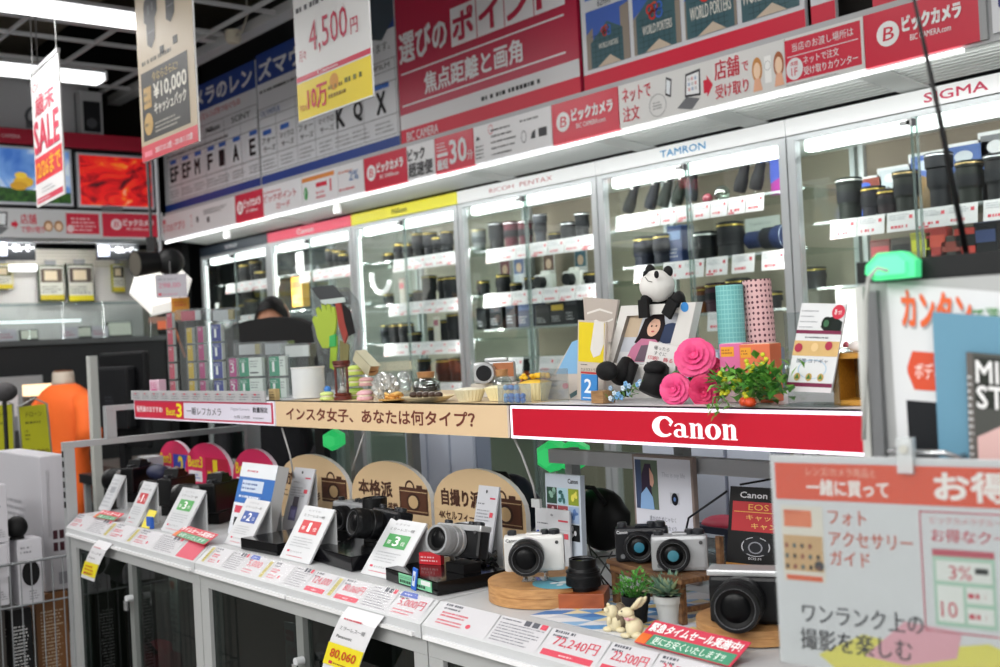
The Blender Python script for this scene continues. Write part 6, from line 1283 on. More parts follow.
# EOS campaign red-black stand
def eosf(s):
    s.text('Canon', 12, 88, 30, 6.5, '#d8d8dc', 2, 2); s.rect(4, 52, 96, 32, '#b01e26', 1); s.text('EOS M54', 22, 75, 50, 6.5, '#d8a848', 2); s.rect(6, 72.5, 92, .8, '#d8a848', 2); s.text('キャッシュバック', 20, 64, 76, 6, '#e0b860', 2, 1); s.text('キャンペーン', 26, 55, 58, 6, '#e0b860', 2, 1)
    for u in (18, 58):
        s.ring(u + 14, 36, 16, 10.5, .08, '#b8bac0', 1); s.rect(u + 1, 28, 27, 15, '#26282e', 2); s.poly([(u + 9, 43), (u + 20, 43), (u + 17, 48), (u + 12, 48)], '#26282e', 2); s.ring(u + 14, 35, 8, 6.5, .2, '#8a8c94', 3)
        s.text('EOS M', u + 7, 22, 14, 2.6, '#d8d8dc', 3)
    s.rect(0, 8, 100, 9, '#b07828', 1); s.rect(0, 2, 100, 6, '#b01e26', 1); s.fine(6, 10, 80, 5, 1, '#f0d890', 2)
q0 = oY(733, 578, 1.52); x0 = q0.x; xt = oY(741, 486, 1.52); W_ = .17; zb = CZ; 
t = thing('campaign_stand', 'black and red cashback stand with camera drawings, half hidden behind the orange-topped sign', 'display stand', (x0, 1.50, CZ), 8)
H_ = xt.z - CZ - .03; m = MB(); m.box(-.012, W_ + .012, -.03, .06, 0, .03, mat('#18181a', .35), bev=.002); s = Sheet(m, -.012, 0, W_ + .024, .03, 100, 100, -.03); s.rect(5, 30, 90, 60, '#b01e26'); s.text('10,000', 20, 20, 66, 60, '#d8c040', 2, 2); m.build('foot', t)
m = MB(); T = TR((0, 0, .03), 0, -12); m.box(0, W_, 0, .01, 0, H_, mat('#18181a', .4), T=T); s = Sheet(m, 0, 0, W_, H_, 100, 100, 0, T); eosf(s); m.build('panel', t)
m = MB(); m.tube([(.0, .02, .03 + H_ * .93), (-.08, .02, .03 + H_ * .6), (-.1, .01, .04)], .002, '#1a1c26'); m.tube([(.02, .03, .03 + H_), (.08, .03, .03 + H_ + .012), (.16, .02, .03 + H_)], .0018, '#1a1a1c'); m.build('cable', t)

# ---- acrylic / black risers
def riser(label, pts, h, c, y1=None, name='riser_tray', group='black acrylic risers'):
    """pts: front-left, front-right bottom pixels on the counter; depth back"""
    a, b = cz(*pts[0]), cz(*pts[1]); d = pts[2]
    t = thing(name, label, 'riser', (a.x, a.y, CZ), math.degrees(math.atan2(b.y - a.y, b.x - a.x)), group); w = math.hypot(b.x - a.x, b.y - a.y)
    m = MB(); m.box(0, w, 0, d, 0, h, mat(c, .12), bev=.0015); m.build('block', t)
    return t, w
def prop(t, w, d, h): pass
t1, w1 = riser('black glossy riser block under the left mirrorless lenses, behind the blue rank card', ((241, 549), (277, 556), .16), .026, '#1a1a1c')
t2, w2 = riser('black glossy riser carrying the black mirrorless camera in the middle', ((312, 560), (352, 572), .17), .03, '#16161a')
t3, w3 = riser('black riser with a green barcode label under the silver-lens camera', ((386, 580), (438, 596), .15), .024, '#141416')
m = MB(); m.box(0, w3 * .62, -.0016, -.0002, .002, .021, mat('#7cc49a', .5)); s = Sheet(m, 0, .002, w3 * .62, .019, 100, 100, -.0017); s.fine(4, 8, 80, 30, 1, '#1c3c2c', 1, 2, .9); s.fine(4, 56, 50, 30, 2, '#3a6a50', 1, 3); s.rect(70, 50, 28, 44, '#dfe3e0', 1); m.build('barcode_label', t3).location = (w3 * .28, 0, .001)
m = MB(); T = TR((w3 * .60, -.007, -.004 + .004), 8, 0, 14); m.box(-.007, .007, 0, .003, 0, .042, mat('#2a62c0', .4), T=T, bev=.001); m.box(-.0035, .0035, -.0008, 0, .008, .036, mat('#cfd8e8', .4), T=T); m.box(-.0012, .0012, -.0012, -.0006, .018, .028, mat('#1c2a50'), T=T); m.build('blue_clip', t3)

# ---- cameras
def camera(label, P, yaw, w, h, d, body, grip, lr, ll, lensc, hump=False, scale=1, front='#0a0c12', dx=0, tilt=(0, 0), rings=None, top=None, hood=None, pan='#2a2c30', logo=True, group=None, lz=.48, name='display_camera', base=None, plate=None):
    t = thing(name, label, 'camera', P, yaw, group); t.rotation_euler = (math.radians(tilt[0]), math.radians(tilt[1]), math.radians(yaw)); t.scale = (scale,) * 3
    bm_ = mat(body, .34, .3 if body in ('#b6b8ba', '#a6a8ab') else 0, bump=.1, scale=500); gm_ = mat(grip, .7, bump=.6, scale=900)
    m = MB(); m.box(-w / 2, w / 2, -d / 2, d / 2, 0, h, bm_, bev=min(.006, d * .22)); m.build('body', t)
    b = t.children[-1] if t.children else None
    m = MB(); m.box(-w / 2 + .001, -w / 2 + w * .26, -d / 2 - (.012 if grip == '#141416' and hump else .0015), -d / 2 + .001, h * .06, h * .82, gm_, bev=.003 if hump else .0007); m.build('grip', t)
    if hump:
        m = MB(); m.prism([(-.022, h - .001), (.026, h - .001), (.016, h + .022), (-.012, h + .022)], -d / 2 - .002, d / 2 - .004, bm_); m.build('viewfinder_hump', t)
        m = MB(); m.box(-.008, .010, -.008, .010, h + .0225, h + .0255, mat('#a8aaac', .3, .7)); m.build('hot_shoe', t)
    else:
        m = MB(); m.box(-w * .12, w * .14, -d * .3, d * .3, h, h + .003, mat(top or body, .3, .4), bev=.001); m.build('hot_shoe', t)
    for xx, r_ in ((-w * .36, .008), (w * .34, .010), (w * .18, .007)):
        m = MB(); m.lathe([(r_, h - .0005), (r_, h + .006), (r_ * .8, h + .008)], mat(top or '#2c2e32', .3, .3), TR((xx, 0, 0)), 18); m.build('dial', t)
    T = Matrix.Translation((dx, -d / 2, h * lz)) @ Euler((PI / 2, 0, 0)).to_matrix().to_4x4()
    L = MB(); prof = [(lr * .86, 0), (lr * .9, ll * .12), (lr, ll * .16), (lr, ll * .42), (lr * .96, ll * .44), (lr * .96, ll * .5), (lr * 1.0, ll * .52), (lr * 1.0, ll * .9), (lr * .96, ll), (lr * .82, ll)]
    L.lathe(prof, mat(lensc, .33, .35 if lensc[1] in '9abc' else 0), T, 40, caps=False); lo = L.build('lens', t)
    if base: L = MB(); L.lathe([(lr * .98, .0005), (lr * 1.06, ll * .03), (lr * 1.06, ll * .16), (lr * 1.02, ll * .2)], mat(base, .3, .5), T, 40, caps=False); L.build('mount_ring', lo)
    if plate: m = MB(); m.box(-w / 2 - .0006, w / 2 + .0006, -d / 2 - .0006, d / 2 + .0006, h * .82, h + .001, mat(plate, .3, .4), bev=.003); m.build('top_cover', t)
    k = 24; pr = []
    for i in range(k): a = ll * (.56 + .3 * i / k); pr += [(lr * 1.005, a), (lr * 1.03, a), (lr * 1.03, a + ll * .3 / k * .55), (lr * 1.005, a + ll * .3 / k * .55)]
    L = MB(); L.lathe(pr, mat('#1a1b1e' if lensc[1] in '0123' else '#9a9c9e', .5), T, 40, caps=False); L.build('zoom_ring', lo)
    L = MB(); L.lathe([(lr * .82, ll), (lr * .74, ll - lr * .08), (lr * .6, ll - lr * .16)], mat('#0a0a0c', .6), T, 36, caps=False); L.lathe([(lr * .6, ll - lr * .16), (lr * .55, ll - lr * .12), (lr * .3, ll - lr * .06), (.0001, ll - lr * .03)], mat('#06070a', .3, spec=.15), T, 32, smooth=True)
    if front != '#0a0c12': L.lathe([(lr * .34, ll - lr * .055), (lr * .15, ll - lr * .02), (.0001, ll - lr * .01)], mat(front, .3, spec=.3), T, 24, smooth=True)
    L.build('front_glass', lo)
    L = MB(); L.lathe([(lr * .79, ll - lr * .02), (lr * .8, ll + .0003), (lr * .81, ll + .0003)], mat('#8a8c90', .3, .5), T, 36, caps=False); L.build('rim_ring', lo)
    if rings: L = MB(); L.lathe([(lr * .97, ll * .995), (lr * .99, ll * 1.01), (lr * .9, ll * 1.012)], mat(rings, .25, .7), T, 40, caps=False); L.build('front_ring', lo)
    if logo:
        m = MB(); s = Sheet(m, -w * .46, h * .84, w * .2, h * .09, 100, 100, -d / 2 - .0004); s.text('Canon' if logo is True else logo, 0, 0, 100, 100, '#d0d0d4' if body[1] in '0123' else '#4a4c50', 1, 2); m.build('maker_logo', t)
    m = MB(); m.cyl((w * .38, -d / 2, h * .8), (w * .38, -d / 2 - .002, h * .8), .003, '#3a3a3c', n=10); m.cyl((-w * .36 + dx * 0, -d / 2 - .001, h * .18), (-w * .36, -d / 2 - .003, h * .18), .004, '#5a5c60', n=10); m.build('front_button', t)
    return t
def strap(t, pts, r=.003, c='#141416'):
    m = MB(); m.tube(pts, r, mat(c, .6), 6); m.build('strap', t)
# big wooden disc + blue sticker + white camera + block lens
a, b = oZ(484, 605, CZ), 0
dc = oZ(553, 596, CZ); e0 = oZ(482, 592, CZ); R_ = (oZ(600, 590, CZ) - e0).length / 2
DC = Vector((-1.505, 1.355, CZ)); DR = .115
def disc(label, c, r, h):
    t = thing('wooden_disc', label, 'disc stand', c, 0, 'round wooden display discs'); wd = wood('#a8794a', '#c2935e', 40, .5, (1, 1, 6))
    m = MB(); m.lathe([(r, 0), (r, h * .5 - .0006), (r - .001, h * .5), (r, h * .5 + .0006), (r, h), ], wd, n=64); m.build('disc', t); return t
for_px = [(482, 590), (535, 618)]
# fit: left edge tangent & front edge
cx_, cy_ = oZ(541, 597, CZ).x, 0
DC = oZ(545, 596, CZ); DC = Vector((DC.x, DC.y, CZ)); DR = .098
disc('light brown round wooden disc carrying the white camera', DC, DR, .032)
DT = CZ + .032
m = MB(); n = 40; vs = [(.047 * math.cos(2 * PI * i / n) * 1.0, .047 * math.sin(2 * PI * i / n), 0) for i in range(n)] + [(.047 * math.cos(2 * PI * i / n), .047 * math.sin(2 * PI * i / n), .0006) for i in range(n)]
m.add(vs, [tuple(range(n, 2 * n))] + [(i, (i + 1) % n, n + (i + 1) % n, n + i) for i in range(n)], mat('#58a8bc', .4))
for (u, v, r_) in ((.006, .004, .009), (-.004, -.010, .006), (.015, -.014, .005)): vs = [(u + r_ * math.cos(2 * PI * i / 14), v + r_ * 1.3 * math.sin(2 * PI * i / 14), .0009) for i in range(14)]; m.add(vs, [tuple(range(14))], '#e0e6e8')
for q in range(5): m.box(-.035 + q * .006, -.031 + q * .006, -.002, .004, .0007, .0009, '#1c4a6a')
P = oZ(560, 583, DT); m.build('round_sticker', None, loc=(P.x, P.y, DT + .0004), label='teal round paper disc lying on the wooden disc before the white camera', cat='sticker')
P = oZ(536, 580, DT); t = thing('clear_camera_stand', 'small clear acrylic stand under the white camera', 'stand', (P.x, P.y, DT + .0004), 38)
m = MB(); m.box(-.022, .022, -.016, .016, 0, .002, glass('#eef2f4', .3, .03, .1)); m.box(-.02, -.017, -.012, .012, .002, .015, glass('#e4eaee', .3, .03, .15)); m.box(.017, .020, -.012, .012, .002, .015, glass('#e4eaee', .3, .03, .15)); m.box(-.022, .022, -.013, .013, .015, .0165, glass('#e4eaee', .3, .03, .15)); m.build('acrylic', t)
camera('white mirrorless camera with black zoom lens on the clear stand of the wooden disc', (P.x, P.y, DT + .0172), 46, .104, .062, .03, '#dcdcda', '#d0d0ce', .029, .045, '#1a1b1e', dx=-.012, base='#c4c6ca')
# silver-purple lens behind on side
camera_lens_cnt = 0
def counter_lens(label, P, r, h, c, ringc, rot=(0, 0, 0), accent='#8a8c90', capped=False):
    t = thing('counter_lens', label, 'lens', P, 0, 'loose lenses on the counters'); t.rotation_euler = [math.radians(a) for a in rot]
    m = MB(); m.lathe([(r * .82, 0), (r * .84, h * .1), (r, h * .12), (r, h * .46), (r * .97, h * .48), (r * .97, h * .56), (r, h * .58), (r, h * .62)], mat(c, .4, .3 if c[1] > '8' else 0), n=36); m.build('barrel', t)
    k = 22; pr = []
    for i in range(k): a = h * (.15 + .28 * i / k); pr += [(r * 1.0, a), (r * 1.02, a), (r * 1.02, a + h * .28 / k * .5), (r * 1.0, a + h * .28 / k * .5)]
    m = MB(); m.lathe(pr, mat(ringc, .5), n=36, caps=False); m.build('focus_ring', t)
    m = MB(); m.lathe([(r * .9, h * .62), (r * .86, h * .72), (r * .8, h * .74), (r * .8, h), (r * .74, h), (r * .7, h * .93)], mat(c, .35, .3 if c[1] > '8' else 0), n=36, caps=False); m.build('front_barrel', t)
    m = MB(); m.lathe([(r * .66, h * .955), (r * .7, h * .96), (r * .7, h * .965), (r * .66, h * .97)], mat(accent, .3, .6), n=36, caps=False); m.lathe([(r * .7, h * .93), (r * .4, h * .9), (.0001, h * .92)], mat('#0b0d14', .06), n=30, smooth=True); m.build('front_glass', t)
    return t
# orange wooden block + black lens
BA = oZ(549, 614, CZ); BB = oZ(610, 605, CZ); 
P = oZ(579, 603, CZ); t = thing('wooden_block', 'square reddish-orange wooden block beside the round disc', 'block', (P.x + .012, P.y + .002, CZ), 38)
m = MB(); m.box(-.038, .038, -.036, .036, 0, .024, wood('#8a4220', '#a8562c', 14, .4, (1, 14, 3)), bev=.001); m.build('block', t)
BP = (P.x + .012, P.y + .002, CZ + .0245)
counter_lens('short black lens standing on the orange wooden block', BP, .029, .052, '#17181a', '#1f2023', accent='#b0b2b6')
q = oZ(589, 577, CZ + .02); t = counter_lens('silver-violet lens leaning behind the orange block', (q.x + .03, q.y + .09, CZ + .036), .027, .05, '#a6a8ba', '#8c8ea4', rot=(90, 0, 52))
m = MB(); m.box(-.01, .016, -.01, .01, 0, .030, mat('#b0203a', .4)); q = oZ(565, 585, CZ + .02); m.build('red_tag', None, loc=(q.x + .01, q.y + .05, CZ), label='small red tag between the white camera and the orange block lens', cat='tag')
# silver camera w silver lens on riser 3
def on_riser(t, w, u, v, h): return t.matrix_world @ Vector((w * u, v, h)) if 0 else (Matrix.Translation(t.location) @ Euler((0, 0, t.rotation_euler.z)).to_matrix().to_4x4()) @ Vector((w * u, v, h + .0006))
camera('silver camera with tilted silver zoom lens on the labelled black riser', on_riser(t3, w3, .72, .085, .03) + Vector((0, 0, .018)), 12, .108, .060, .03, '#1a1b1e', '#141416', .027, .055, '#a6a8ab', dx=-.004, base='#c8cacc', plate='#b6b8ba', tilt=(-14, 0), logo=False, group='cameras on black risers')
m = MB(); m.box(-.025, .03, -.02, .02, 0, .017, mat('#141416', .5)); q = on_riser(t3, w3, .74, .085, .024); m.build('camera_cradle', None, loc=q, label='low black cradle under the silver camera on the labelled riser', cat='stand')
q = on_riser(t3, w3, .06, .12, 0)
counter_lens('silver lens standing upright left of the silver camera', (q.x + .0, q.y + .06, CZ), .032, .085, '#b0b2b4', '#9a9c9e')
P = oZ(411, 545, CZ + .03); m = MB(); m.box(0, .045, 0, .03, 0, .045, mat('#c82834', .4), bev=.002); s = Sheet(m, 0, 0, .045, .045); s.fine(10, 20, 80, 60, 3, '#e8c0c4'); q = oZ(418, 552, CZ + .03)
m.build('red_box', None, loc=(q.x - .03, q.y + .01, CZ), label='small red box under the upright silver lens', cat='box') if 0 else None
m = MB(); m.box(0, .05, 0, .012, 0, .022, mat('#c42430', .4)); s = Sheet(m, 0, 0, .05, .022); s.fine(8, 20, 84, 60, 2, '#e8c0c4'); q = on_riser(t3, w3, .12, .062, .024); m.build('red_label', None, loc=q, rz=20, label='red label card standing on the black riser left of the silver camera', cat='label')
m = MB(); m.box(0, .10, 0, .002, 0, .038, mat('#d8dcd8', .4)); s = Sheet(m, 0, 0, .1, .038); s.text('LUMIX', 6, 40, 46, 34, '#2c2e30', 1, 1); q = on_riser(t3, w3, .02, .145, .0); m.build('name_card', None, loc=(q.x, q.y + .01, CZ), label='white name card with black capital letters behind the silver camera', cat='card')
# straps / cable tangle
t = thing('strap_tangle', 'tangle of black straps and cables lying between the silver and white cameras', 'straps', oZ(465, 585, CZ)); B5 = t.location.copy(); rnd = random.Random(21)
for q in range(10):
    x, y = rnd.uniform(418, 455), rnd.uniform(566, 576); pts = []
    for s_ in range(9):
        u = s_ / 8; px = 452 + u * 44 + rnd.uniform(-1, 1); py = 578 - u * 6 + rnd.uniform(-5, 5) + 4 * math.sin(q + u * 5); v = oZ(px, py, CZ) - B5; v.z = .006 + .02 * abs(math.sin(u * 3.1 + q)) + q * .0012; pts.append(v)
    m = MB(); m.tube(pts, rnd.uniform(.0025, .0055), mat(('#121214', '#1c1c20')[q % 2], .4), 7); m.build('strap', t)
# black mirrorless on riser 2
camera('black mirrorless camera with tilted zoom lens on the middle black riser', on_riser(t2, w2, .92, .095, .03) + Vector((0, 0, .016)), -6, .118, .064, .036, '#1c1e22', '#141416', .030, .066, '#191a1d', hump=False, tilt=(-12, 0), logo=False, dx=-.01, group='cameras on black risers')
m = MB(); m.box(-.03, .03, -.02, .02, 0, .015, mat('#141416', .5)); q = on_riser(t2, w2, .92, .095, .03); m.build('camera_cradle', None, loc=q, label='low black cradle under the black mirrorless camera', cat='stand')
q = on_riser(t2, w2, .28, .13, .03); counter_lens('tall black lens standing upright behind the black mirrorless camera', q, .034, .092, '#17181a', '#222326')
q = on_riser(t2, w2, -.1, .14, .0); counter_lens('flat silver-rimmed lens lying left of the tall black lens', (q.x, q.y - .02, CZ), .030, .028, '#2a2c2e', '#8a8c8e')
P = oZ(300, 545, CZ); camera('old-style silver camera half hidden behind the red rank card', (P.x + .06, P.y + .11, CZ + .026), 5, .115, .066, .034, '#a6a8ab', '#3a3632', .028, .03, '#1a1b1e', logo=False, group='cameras near the red rank card')
m = MB(); m.box(-.06, .06, -.025, .03, 0, .025, mat('#18181a', .3)); m.build('riser_tray', None, loc=(P.x + .06, P.y + .11, CZ), rz=5, label='black riser under the half hidden silver camera', cat='riser')
# left DSLRs with long lenses
def dslr(label, px, py, yaw, ll, lr, zoff=.03, sc=1, blue=False):
    P = oZ(px, py - 10, CZ); t = camera(label, (P.x, P.y, CZ + zoff), yaw, .125, .078, .05, '#161719', '#141416', lr, ll, '#17181a', hump=True, logo=False, scale=sc, group='black cameras with long lenses at the left', lz=.45, name='reflex_camera')
    m = MB(); m.box(-.05, .05, -.02, .025, -zoff / sc, -.0003, mat('#141416', .5)); m.build('cradle', t); return t
dslr('black reflex camera with long lens, farthest at the left end of the counters', 141, 510, -62, .10, .036)
dslr('black reflex camera with ribbed lens between the red and green rank cards', 178, 523, -58, .085, .033, .028)
dslr('black reflex camera with long ringed lens behind the green rank card', 222, 531, -60, .115, .036, .03)
m = MB(); m.sphere((0, 0, .0), .04, mat('#1c2240', .6), sc=(1.3, .8, .6)); P = oY(158, 472, 1.44); m.box(-.02, .02, -.01, .01, -(P.z - CZ), 0, mat('#1c1c20')); m.build('viewfinder_cover', None, loc=(P.x, 1.44, P.z), label='dark blue soft cover sticking up behind the left reflex cameras', cat='cover')
P = oY(141, 456, 1.46); m = MB(); m.box(0, .085, 0, .05, 0, .05, glass('#d8d8dc', .2, .1, .5)); s = Sheet(m, 0, 0, .085, .05); s.fine(10, 10, 80, 70, 3, '#a06a7a'); m.box(.03, .05, .01, .03, -(P.z - .052 - CZ), 0, mat('#6a6c70')); m.build('clear_pack', None, loc=(P.x - .0, 1.45, P.z - .05), label='pale clear product pack standing left of the magenta 2 board', cat='pack')
# sale tickets lying on ledge top
def ticket(label, bl, br, h_up, c1, c2, t1, t2):
    a = oZ(*bl, CZ + .002); b = oZ(*br, CZ + .002); w = (b - a).length; m = MB(); T = TR((0, 0, 0), 0, -62); m.box(0, w, 0, .001, 0, h_up, mat(c1), T=T); s = Sheet(m, 0, 0, w, h_up, 100, 100, -.0002, T)
    s.rect(12, 2, 86, 44, c2, 1); s.text(t1, 3, 54, 94, 36, '#f2f0f0', 2, 2); s.text(t2, 16, 8, 74, 30, '#e4f0e8', 2, 1); s.rect(0, 2, 11, 40, '#d86820', 1)
    m.build('sale_ticket', None, loc=a, rz=math.degrees(math.atan2(b.y - a.y, b.x - a.x)), label=label, cat='ticket', group='red and green sale tickets')
ticket('red and green sale ticket lying at the left front near the faded card', (93, 517), (114, 521), .035, '#c83040', '#3f8a60', 'タイムセール', 'お安くいたします')
ticket('red and green sale ticket at the foot of the green rank card at the left', (172, 535), (204, 545), .042, '#c83040', '#3f8a60', 'タイムセール実施中', 'お安くいたします')
ticket('large red and green time sale ticket below the rabbit and the white flower pot', (634, 642), (730, 667), .05, '#c8304a', '#3a8a68', '緊急タイムセール実施中!', '更にお安くいたします!!')
m = MB(); m.box(0, .05, 0, .002, 0, .05, mat('#e0d040'), T=TR((0, 0, 0), 0, -30)); m.box(.03, .06, .003, .012, 0, .03, mat('#2a5ab0')); P = oZ(141, 527, CZ); m.build('yellow_note', None, loc=P, label='small yellow and blue package beside the leftmost red rank card', cat='package')
# hanging price tags over the counter front
def hang_tag(label, tl, tr, bl, price, bg2='#e8d820'):
    a = oY(*tl, KY - .012); b = oY(*tr, KY - .012); c = oY(*bl, KY - .012); W_ = b.x - a.x; H_ = a.z - c.z; sk = (c.x - a.x)
    t = thing('price_tag', label, 'price tag', (c.x, KY - .012, c.z), 0, 'long price tags hanging over the counter edge'); m = MB(); n = 6; vs = []
    for i in range(n + 1):
        u = i / n; y = -.010 * math.sin(u * PI) * .6 + (.012 if i == n else 0) * .6; x0 = -sk * u; vs += [(x0, y, H_ * u), (x0 + W_, y, H_ * u)]
    m.add(vs, [(2 * i, 2 * i + 1, 2 * i + 3, 2 * i + 2) for i in range(n)], mat('#dcdcdf', .4)); m.add([(x, y + .0008, z) for x, y, z in vs], [(2 * i, 2 * i + 2, 2 * i + 3, 2 * i + 1) for i in range(n)], mat('#c8c8cc', .4))
    s = Sheet(m, 0, 0, 1, 1); s.P = lambda u, v, l: ((-sk * v / 100) + W_ * u / 100, -.010 * math.sin(v / 100 * PI) * .6 - .0012 - .0005 * l, H_ * v / 100)
    s.rect(0, 10, 100, 36, bg2, 1); s.text(price, 14, 22, 72, 16, '#c8501c', 2, 2) if price else s.fine(14, 14, 70, 26, 3, '#c8501c', 2); s.text('ミラーレス一眼', 14, 68, 70, 6, '#3c3e44', 1); s.text('Panasonic', 14, 56, 44, 4.6, '#1c1c20', 1, 1); s.fine(14, 82, 70, 6, 1, '#c83a50', 1); s.rect(16, 13, 10, 5, '#c83050', 2); s.fine(30, 13, 50, 5, 1, '#8a4a20', 2)
    m.build('paper', t)
hang_tag('long price tag with yellow foot hanging at the far left counter edge', (96, 540), (110, 543), (81, 577), None)
hang_tag('long price tag with yellow 80,060 figure hanging over the middle counter edge', (345, 607), (381, 617), (322, 668), '80,060')
# ---- right part of the counter: bench, cameras, plants, animals
BZ = CZ + .072
e = [oZ(606, 559, BZ), oZ(681, 580, BZ), oZ(719, 566, BZ)]
t = thing('wooden_bench', 'small dark wooden bench carrying two compact cameras', 'bench', (e[0].x, e[0].y, CZ), math.degrees(math.atan2(e[1].y - e[0].y, e[1].x - e[0].x))); wb = wood('#4a3020', '#7a5838', 10, .6, (1, 16, 10))
L_ = (e[1] - e[0]).length; D_ = .085
BT = (Matrix.Translation(t.location) @ Euler((0, 0, t.rotation_euler.z)).to_matrix().to_4x4())
m = MB()
m.box(0, L_, 0, D_ * .48, .064, .072, wb, bev=.0012); m.box(0, L_, D_ * .51, D_, .064, .072, wb, bev=.0012); m.box(.006, L_ - .006, .003, .009, .052, .064, wb); m.build('seat', t)
for a_ in (.008, L_ - .018):
    for b_ in (.004, D_ - .014): m = MB(); m.box(a_, a_ + .010, b_, b_ + .010, 0, .064, wb); m.build('leg', t)
m = MB(); m.box(L_ - .016, L_ - .010, .01, D_ - .01, .018, .026, wb); m.build('stretcher', t)
m = MB(); m.box(L_ - .010, L_, D_ - .010, D_ - .002, .072, .128, wb); m.build('back_post', t)
TB = lambda u, v: BT @ Vector((L_ * u, v, .0726))
camera('black compact camera at the left on the wooden bench', TB(.24, .040), 42, .088, .056, .032, '#1c1e26', '#16171c', .025, .018, '#14151a', front='#2a6a80', dx=-.004, group='compact cameras on the bench')
camera('silver compact camera with black lens at the right on the wooden bench', TB(.72, .042), 42, .088, .056, .03, '#a6a8ab', '#9a9c9e', .0255, .014, '#14151a', front='#3a7484', dx=-.010, logo=False, group='compact cameras on the bench')
# plants
def pot(label, P, r0, r1, h, c, rim=True, name='potted_plant'):
    t = thing(name, label, 'potted plant', P, 0, 'little potted plants'); m = MB(); m.lathe([(r0, 0), (r1, h * .74)], mat(c, .6, noise=.06, scale=80), n=30, caps=False)
    m.lathe([(r1 * 1.0, h * .74), (r1 * 1.1, h * .75), (r1 * 1.14, h), (r1 * 1.0, h), (r1 * .95, h * .85)], mat(c, .6), n=30, caps=False); m.lathe([(.0001, .001), (r0, .001)], mat(c), n=20); m.build('pot', t)
    m = MB(); m.lathe([(.0001, h * .86), (r1, h * .86)], mat('#2a2018', .9), n=20); m.build('soil', t); return t
P = oZ(637, 622, CZ); t = pot('bushy green plant in a black pot in front of the bench', P, .016, .020, .042, '#1c1b1e'); rnd = random.Random(4); m = MB()
for q in range(260):
    a = rnd.uniform(0, 6.28); b_ = rnd.uniform(0, 1) ** .6 * .032; z = .042 + rnd.uniform(0, 1) * .036 * (1.15 - (b_ / .034) ** 2); leaf(m, (b_ * math.cos(a), b_ * math.sin(a), z), Vector((math.cos(a) * .7 + rnd.uniform(-.5, .5), math.sin(a) * .7 + rnd.uniform(-.5, .5), rnd.uniform(.1, 1))), rnd.uniform(.006, .010), .0026, mat(('#3f8a2c', '#58a83c', '#2f6a20')[q % 3], .5))
for q in range(14): a = q * .45; m.tube([(0, 0, .034), (.02 * math.cos(a), .02 * math.sin(a), .062)], .0008, '#3a6a28')
m.build('foliage', t)
P = oZ(670, 623, CZ); t = pot('grey-green leafy plant in a white clay pot below the bench', P, .0155, .0215, .044, '#b8bab8'); m = MB()
for q in range(130):
    a = rnd.uniform(0, 6.28); e_ = rnd.uniform(.1, 1.4); base = Vector((.006 * math.cos(a), .006 * math.sin(a), .044)); d = Vector((math.cos(a) * math.cos(e_), math.sin(a) * math.cos(e_), math.sin(e_)))
    L2 = rnd.uniform(.018, .034); leaf(m, base + d * .006, d, L2, .0052, mat(('#6a8c7a', '#84a08c', '#4f7260', '#a8b890')[q % 4], .6))
m.build('foliage', t)
# hedgehog
ivory = mat('#d6cba8', .45, noise=.12, scale=120)
P = oZ(616, 631, CZ); t = thing('hedgehog_figurine', 'small cream ceramic hedgehog beside the rabbit figurine', 'figurine', P, 30)
m = MB(); m.sphere((0, 0, .014), .014, ivory, sc=(1, .9, 1.05)); m.sphere((-.004, -.004, .030), .0105, ivory); m.sphere((-.010, -.011, .034), .005, ivory, sc=(1.2, 1.2, .8)); m.sphere((-.011, -.006, .004), .006, ivory, sc=(1.3, 1, .7)); m.sphere((.010, -.008, .004), .006, ivory, sc=(1.3, 1, .7)); m.sphere((-.006, -.012, .019), .004, ivory, sc=(1, 1, 1.5)); m.build('body', t)
m = MB(); rnd = random.Random(3); bm = bmesh.new(); bmesh.ops.create_icosphere(bm, subdivisions=3, radius=1)
m.add([Vector((v.co.x * .0125, v.co.y * .0145, v.co.z * .021)) * (1 + rnd.uniform(-.06, .1)) + Vector((.006, .005, .020)) for v in bm.verts], [tuple(v.index for v in f.verts) for f in bm.faces], mat('#7a6c58', .8, noise=.4, scale=300, bump=1), False); bm.free(); m.build('spines', t)
m = MB(); m.sphere((-.0145, -.0155, .0355), .0016, mat('#1c1410', .3)); m.sphere((-.008, -.0135, .034), .0011, mat('#1c1410', .3)); m.sphere((-.013, -.008, .035), .0011, mat('#1c1410', .3)); m.sphere((-.009, -.004, .0405), .0028, ivory, sc=(1, .6, 1)); m.build('face', t)
# rabbit
P = oZ(634, 637, CZ); t = thing('rabbit_figurine', 'small cream ceramic rabbit with long ears in front of the black pot', 'figurine', P, 15)
m = MB(); m.sphere((0.002, 0, .014), .0145, ivory, sc=(.95, 1, 1.05)); m.sphere((-.002, -.004, .026), .009, ivory, sc=(.9, .9, 1.2)); m.sphere((-.006, -.006, .037), .0088, ivory, sc=(1.25, 1, .9)); m.sphere((-.015, -.009, .036), .0045, ivory); m.sphere((-.008, -.011, .004), .0055, ivory, sc=(1.5, 1, .7)); m.sphere((.010, -.008, .005), .007, ivory, sc=(1.3, 1, .8)); m.sphere((.015, .004, .008), .004, ivory); m.build('body', t)
for (a, b_, c_) in ((.004, -.008, 0), (.008, -.001, .003)): m = MB(); m.tube([(-.001 + a * .3, b_ * .6, .042), (.006 + a, b_, .050), (.013 + a, b_, .058), (.017 + a, b_, .062)], [.0028, .0038, .0036, .0014], ivory, 10); m.build('ear', t)
m = MB(); m.sphere((-.0185, -.0105, .0375), .0013, mat('#3a2018', .3)); m.sphere((-.011, -.0135, .040), .0012, mat('#1c1410', .3)); m.build('face', t)
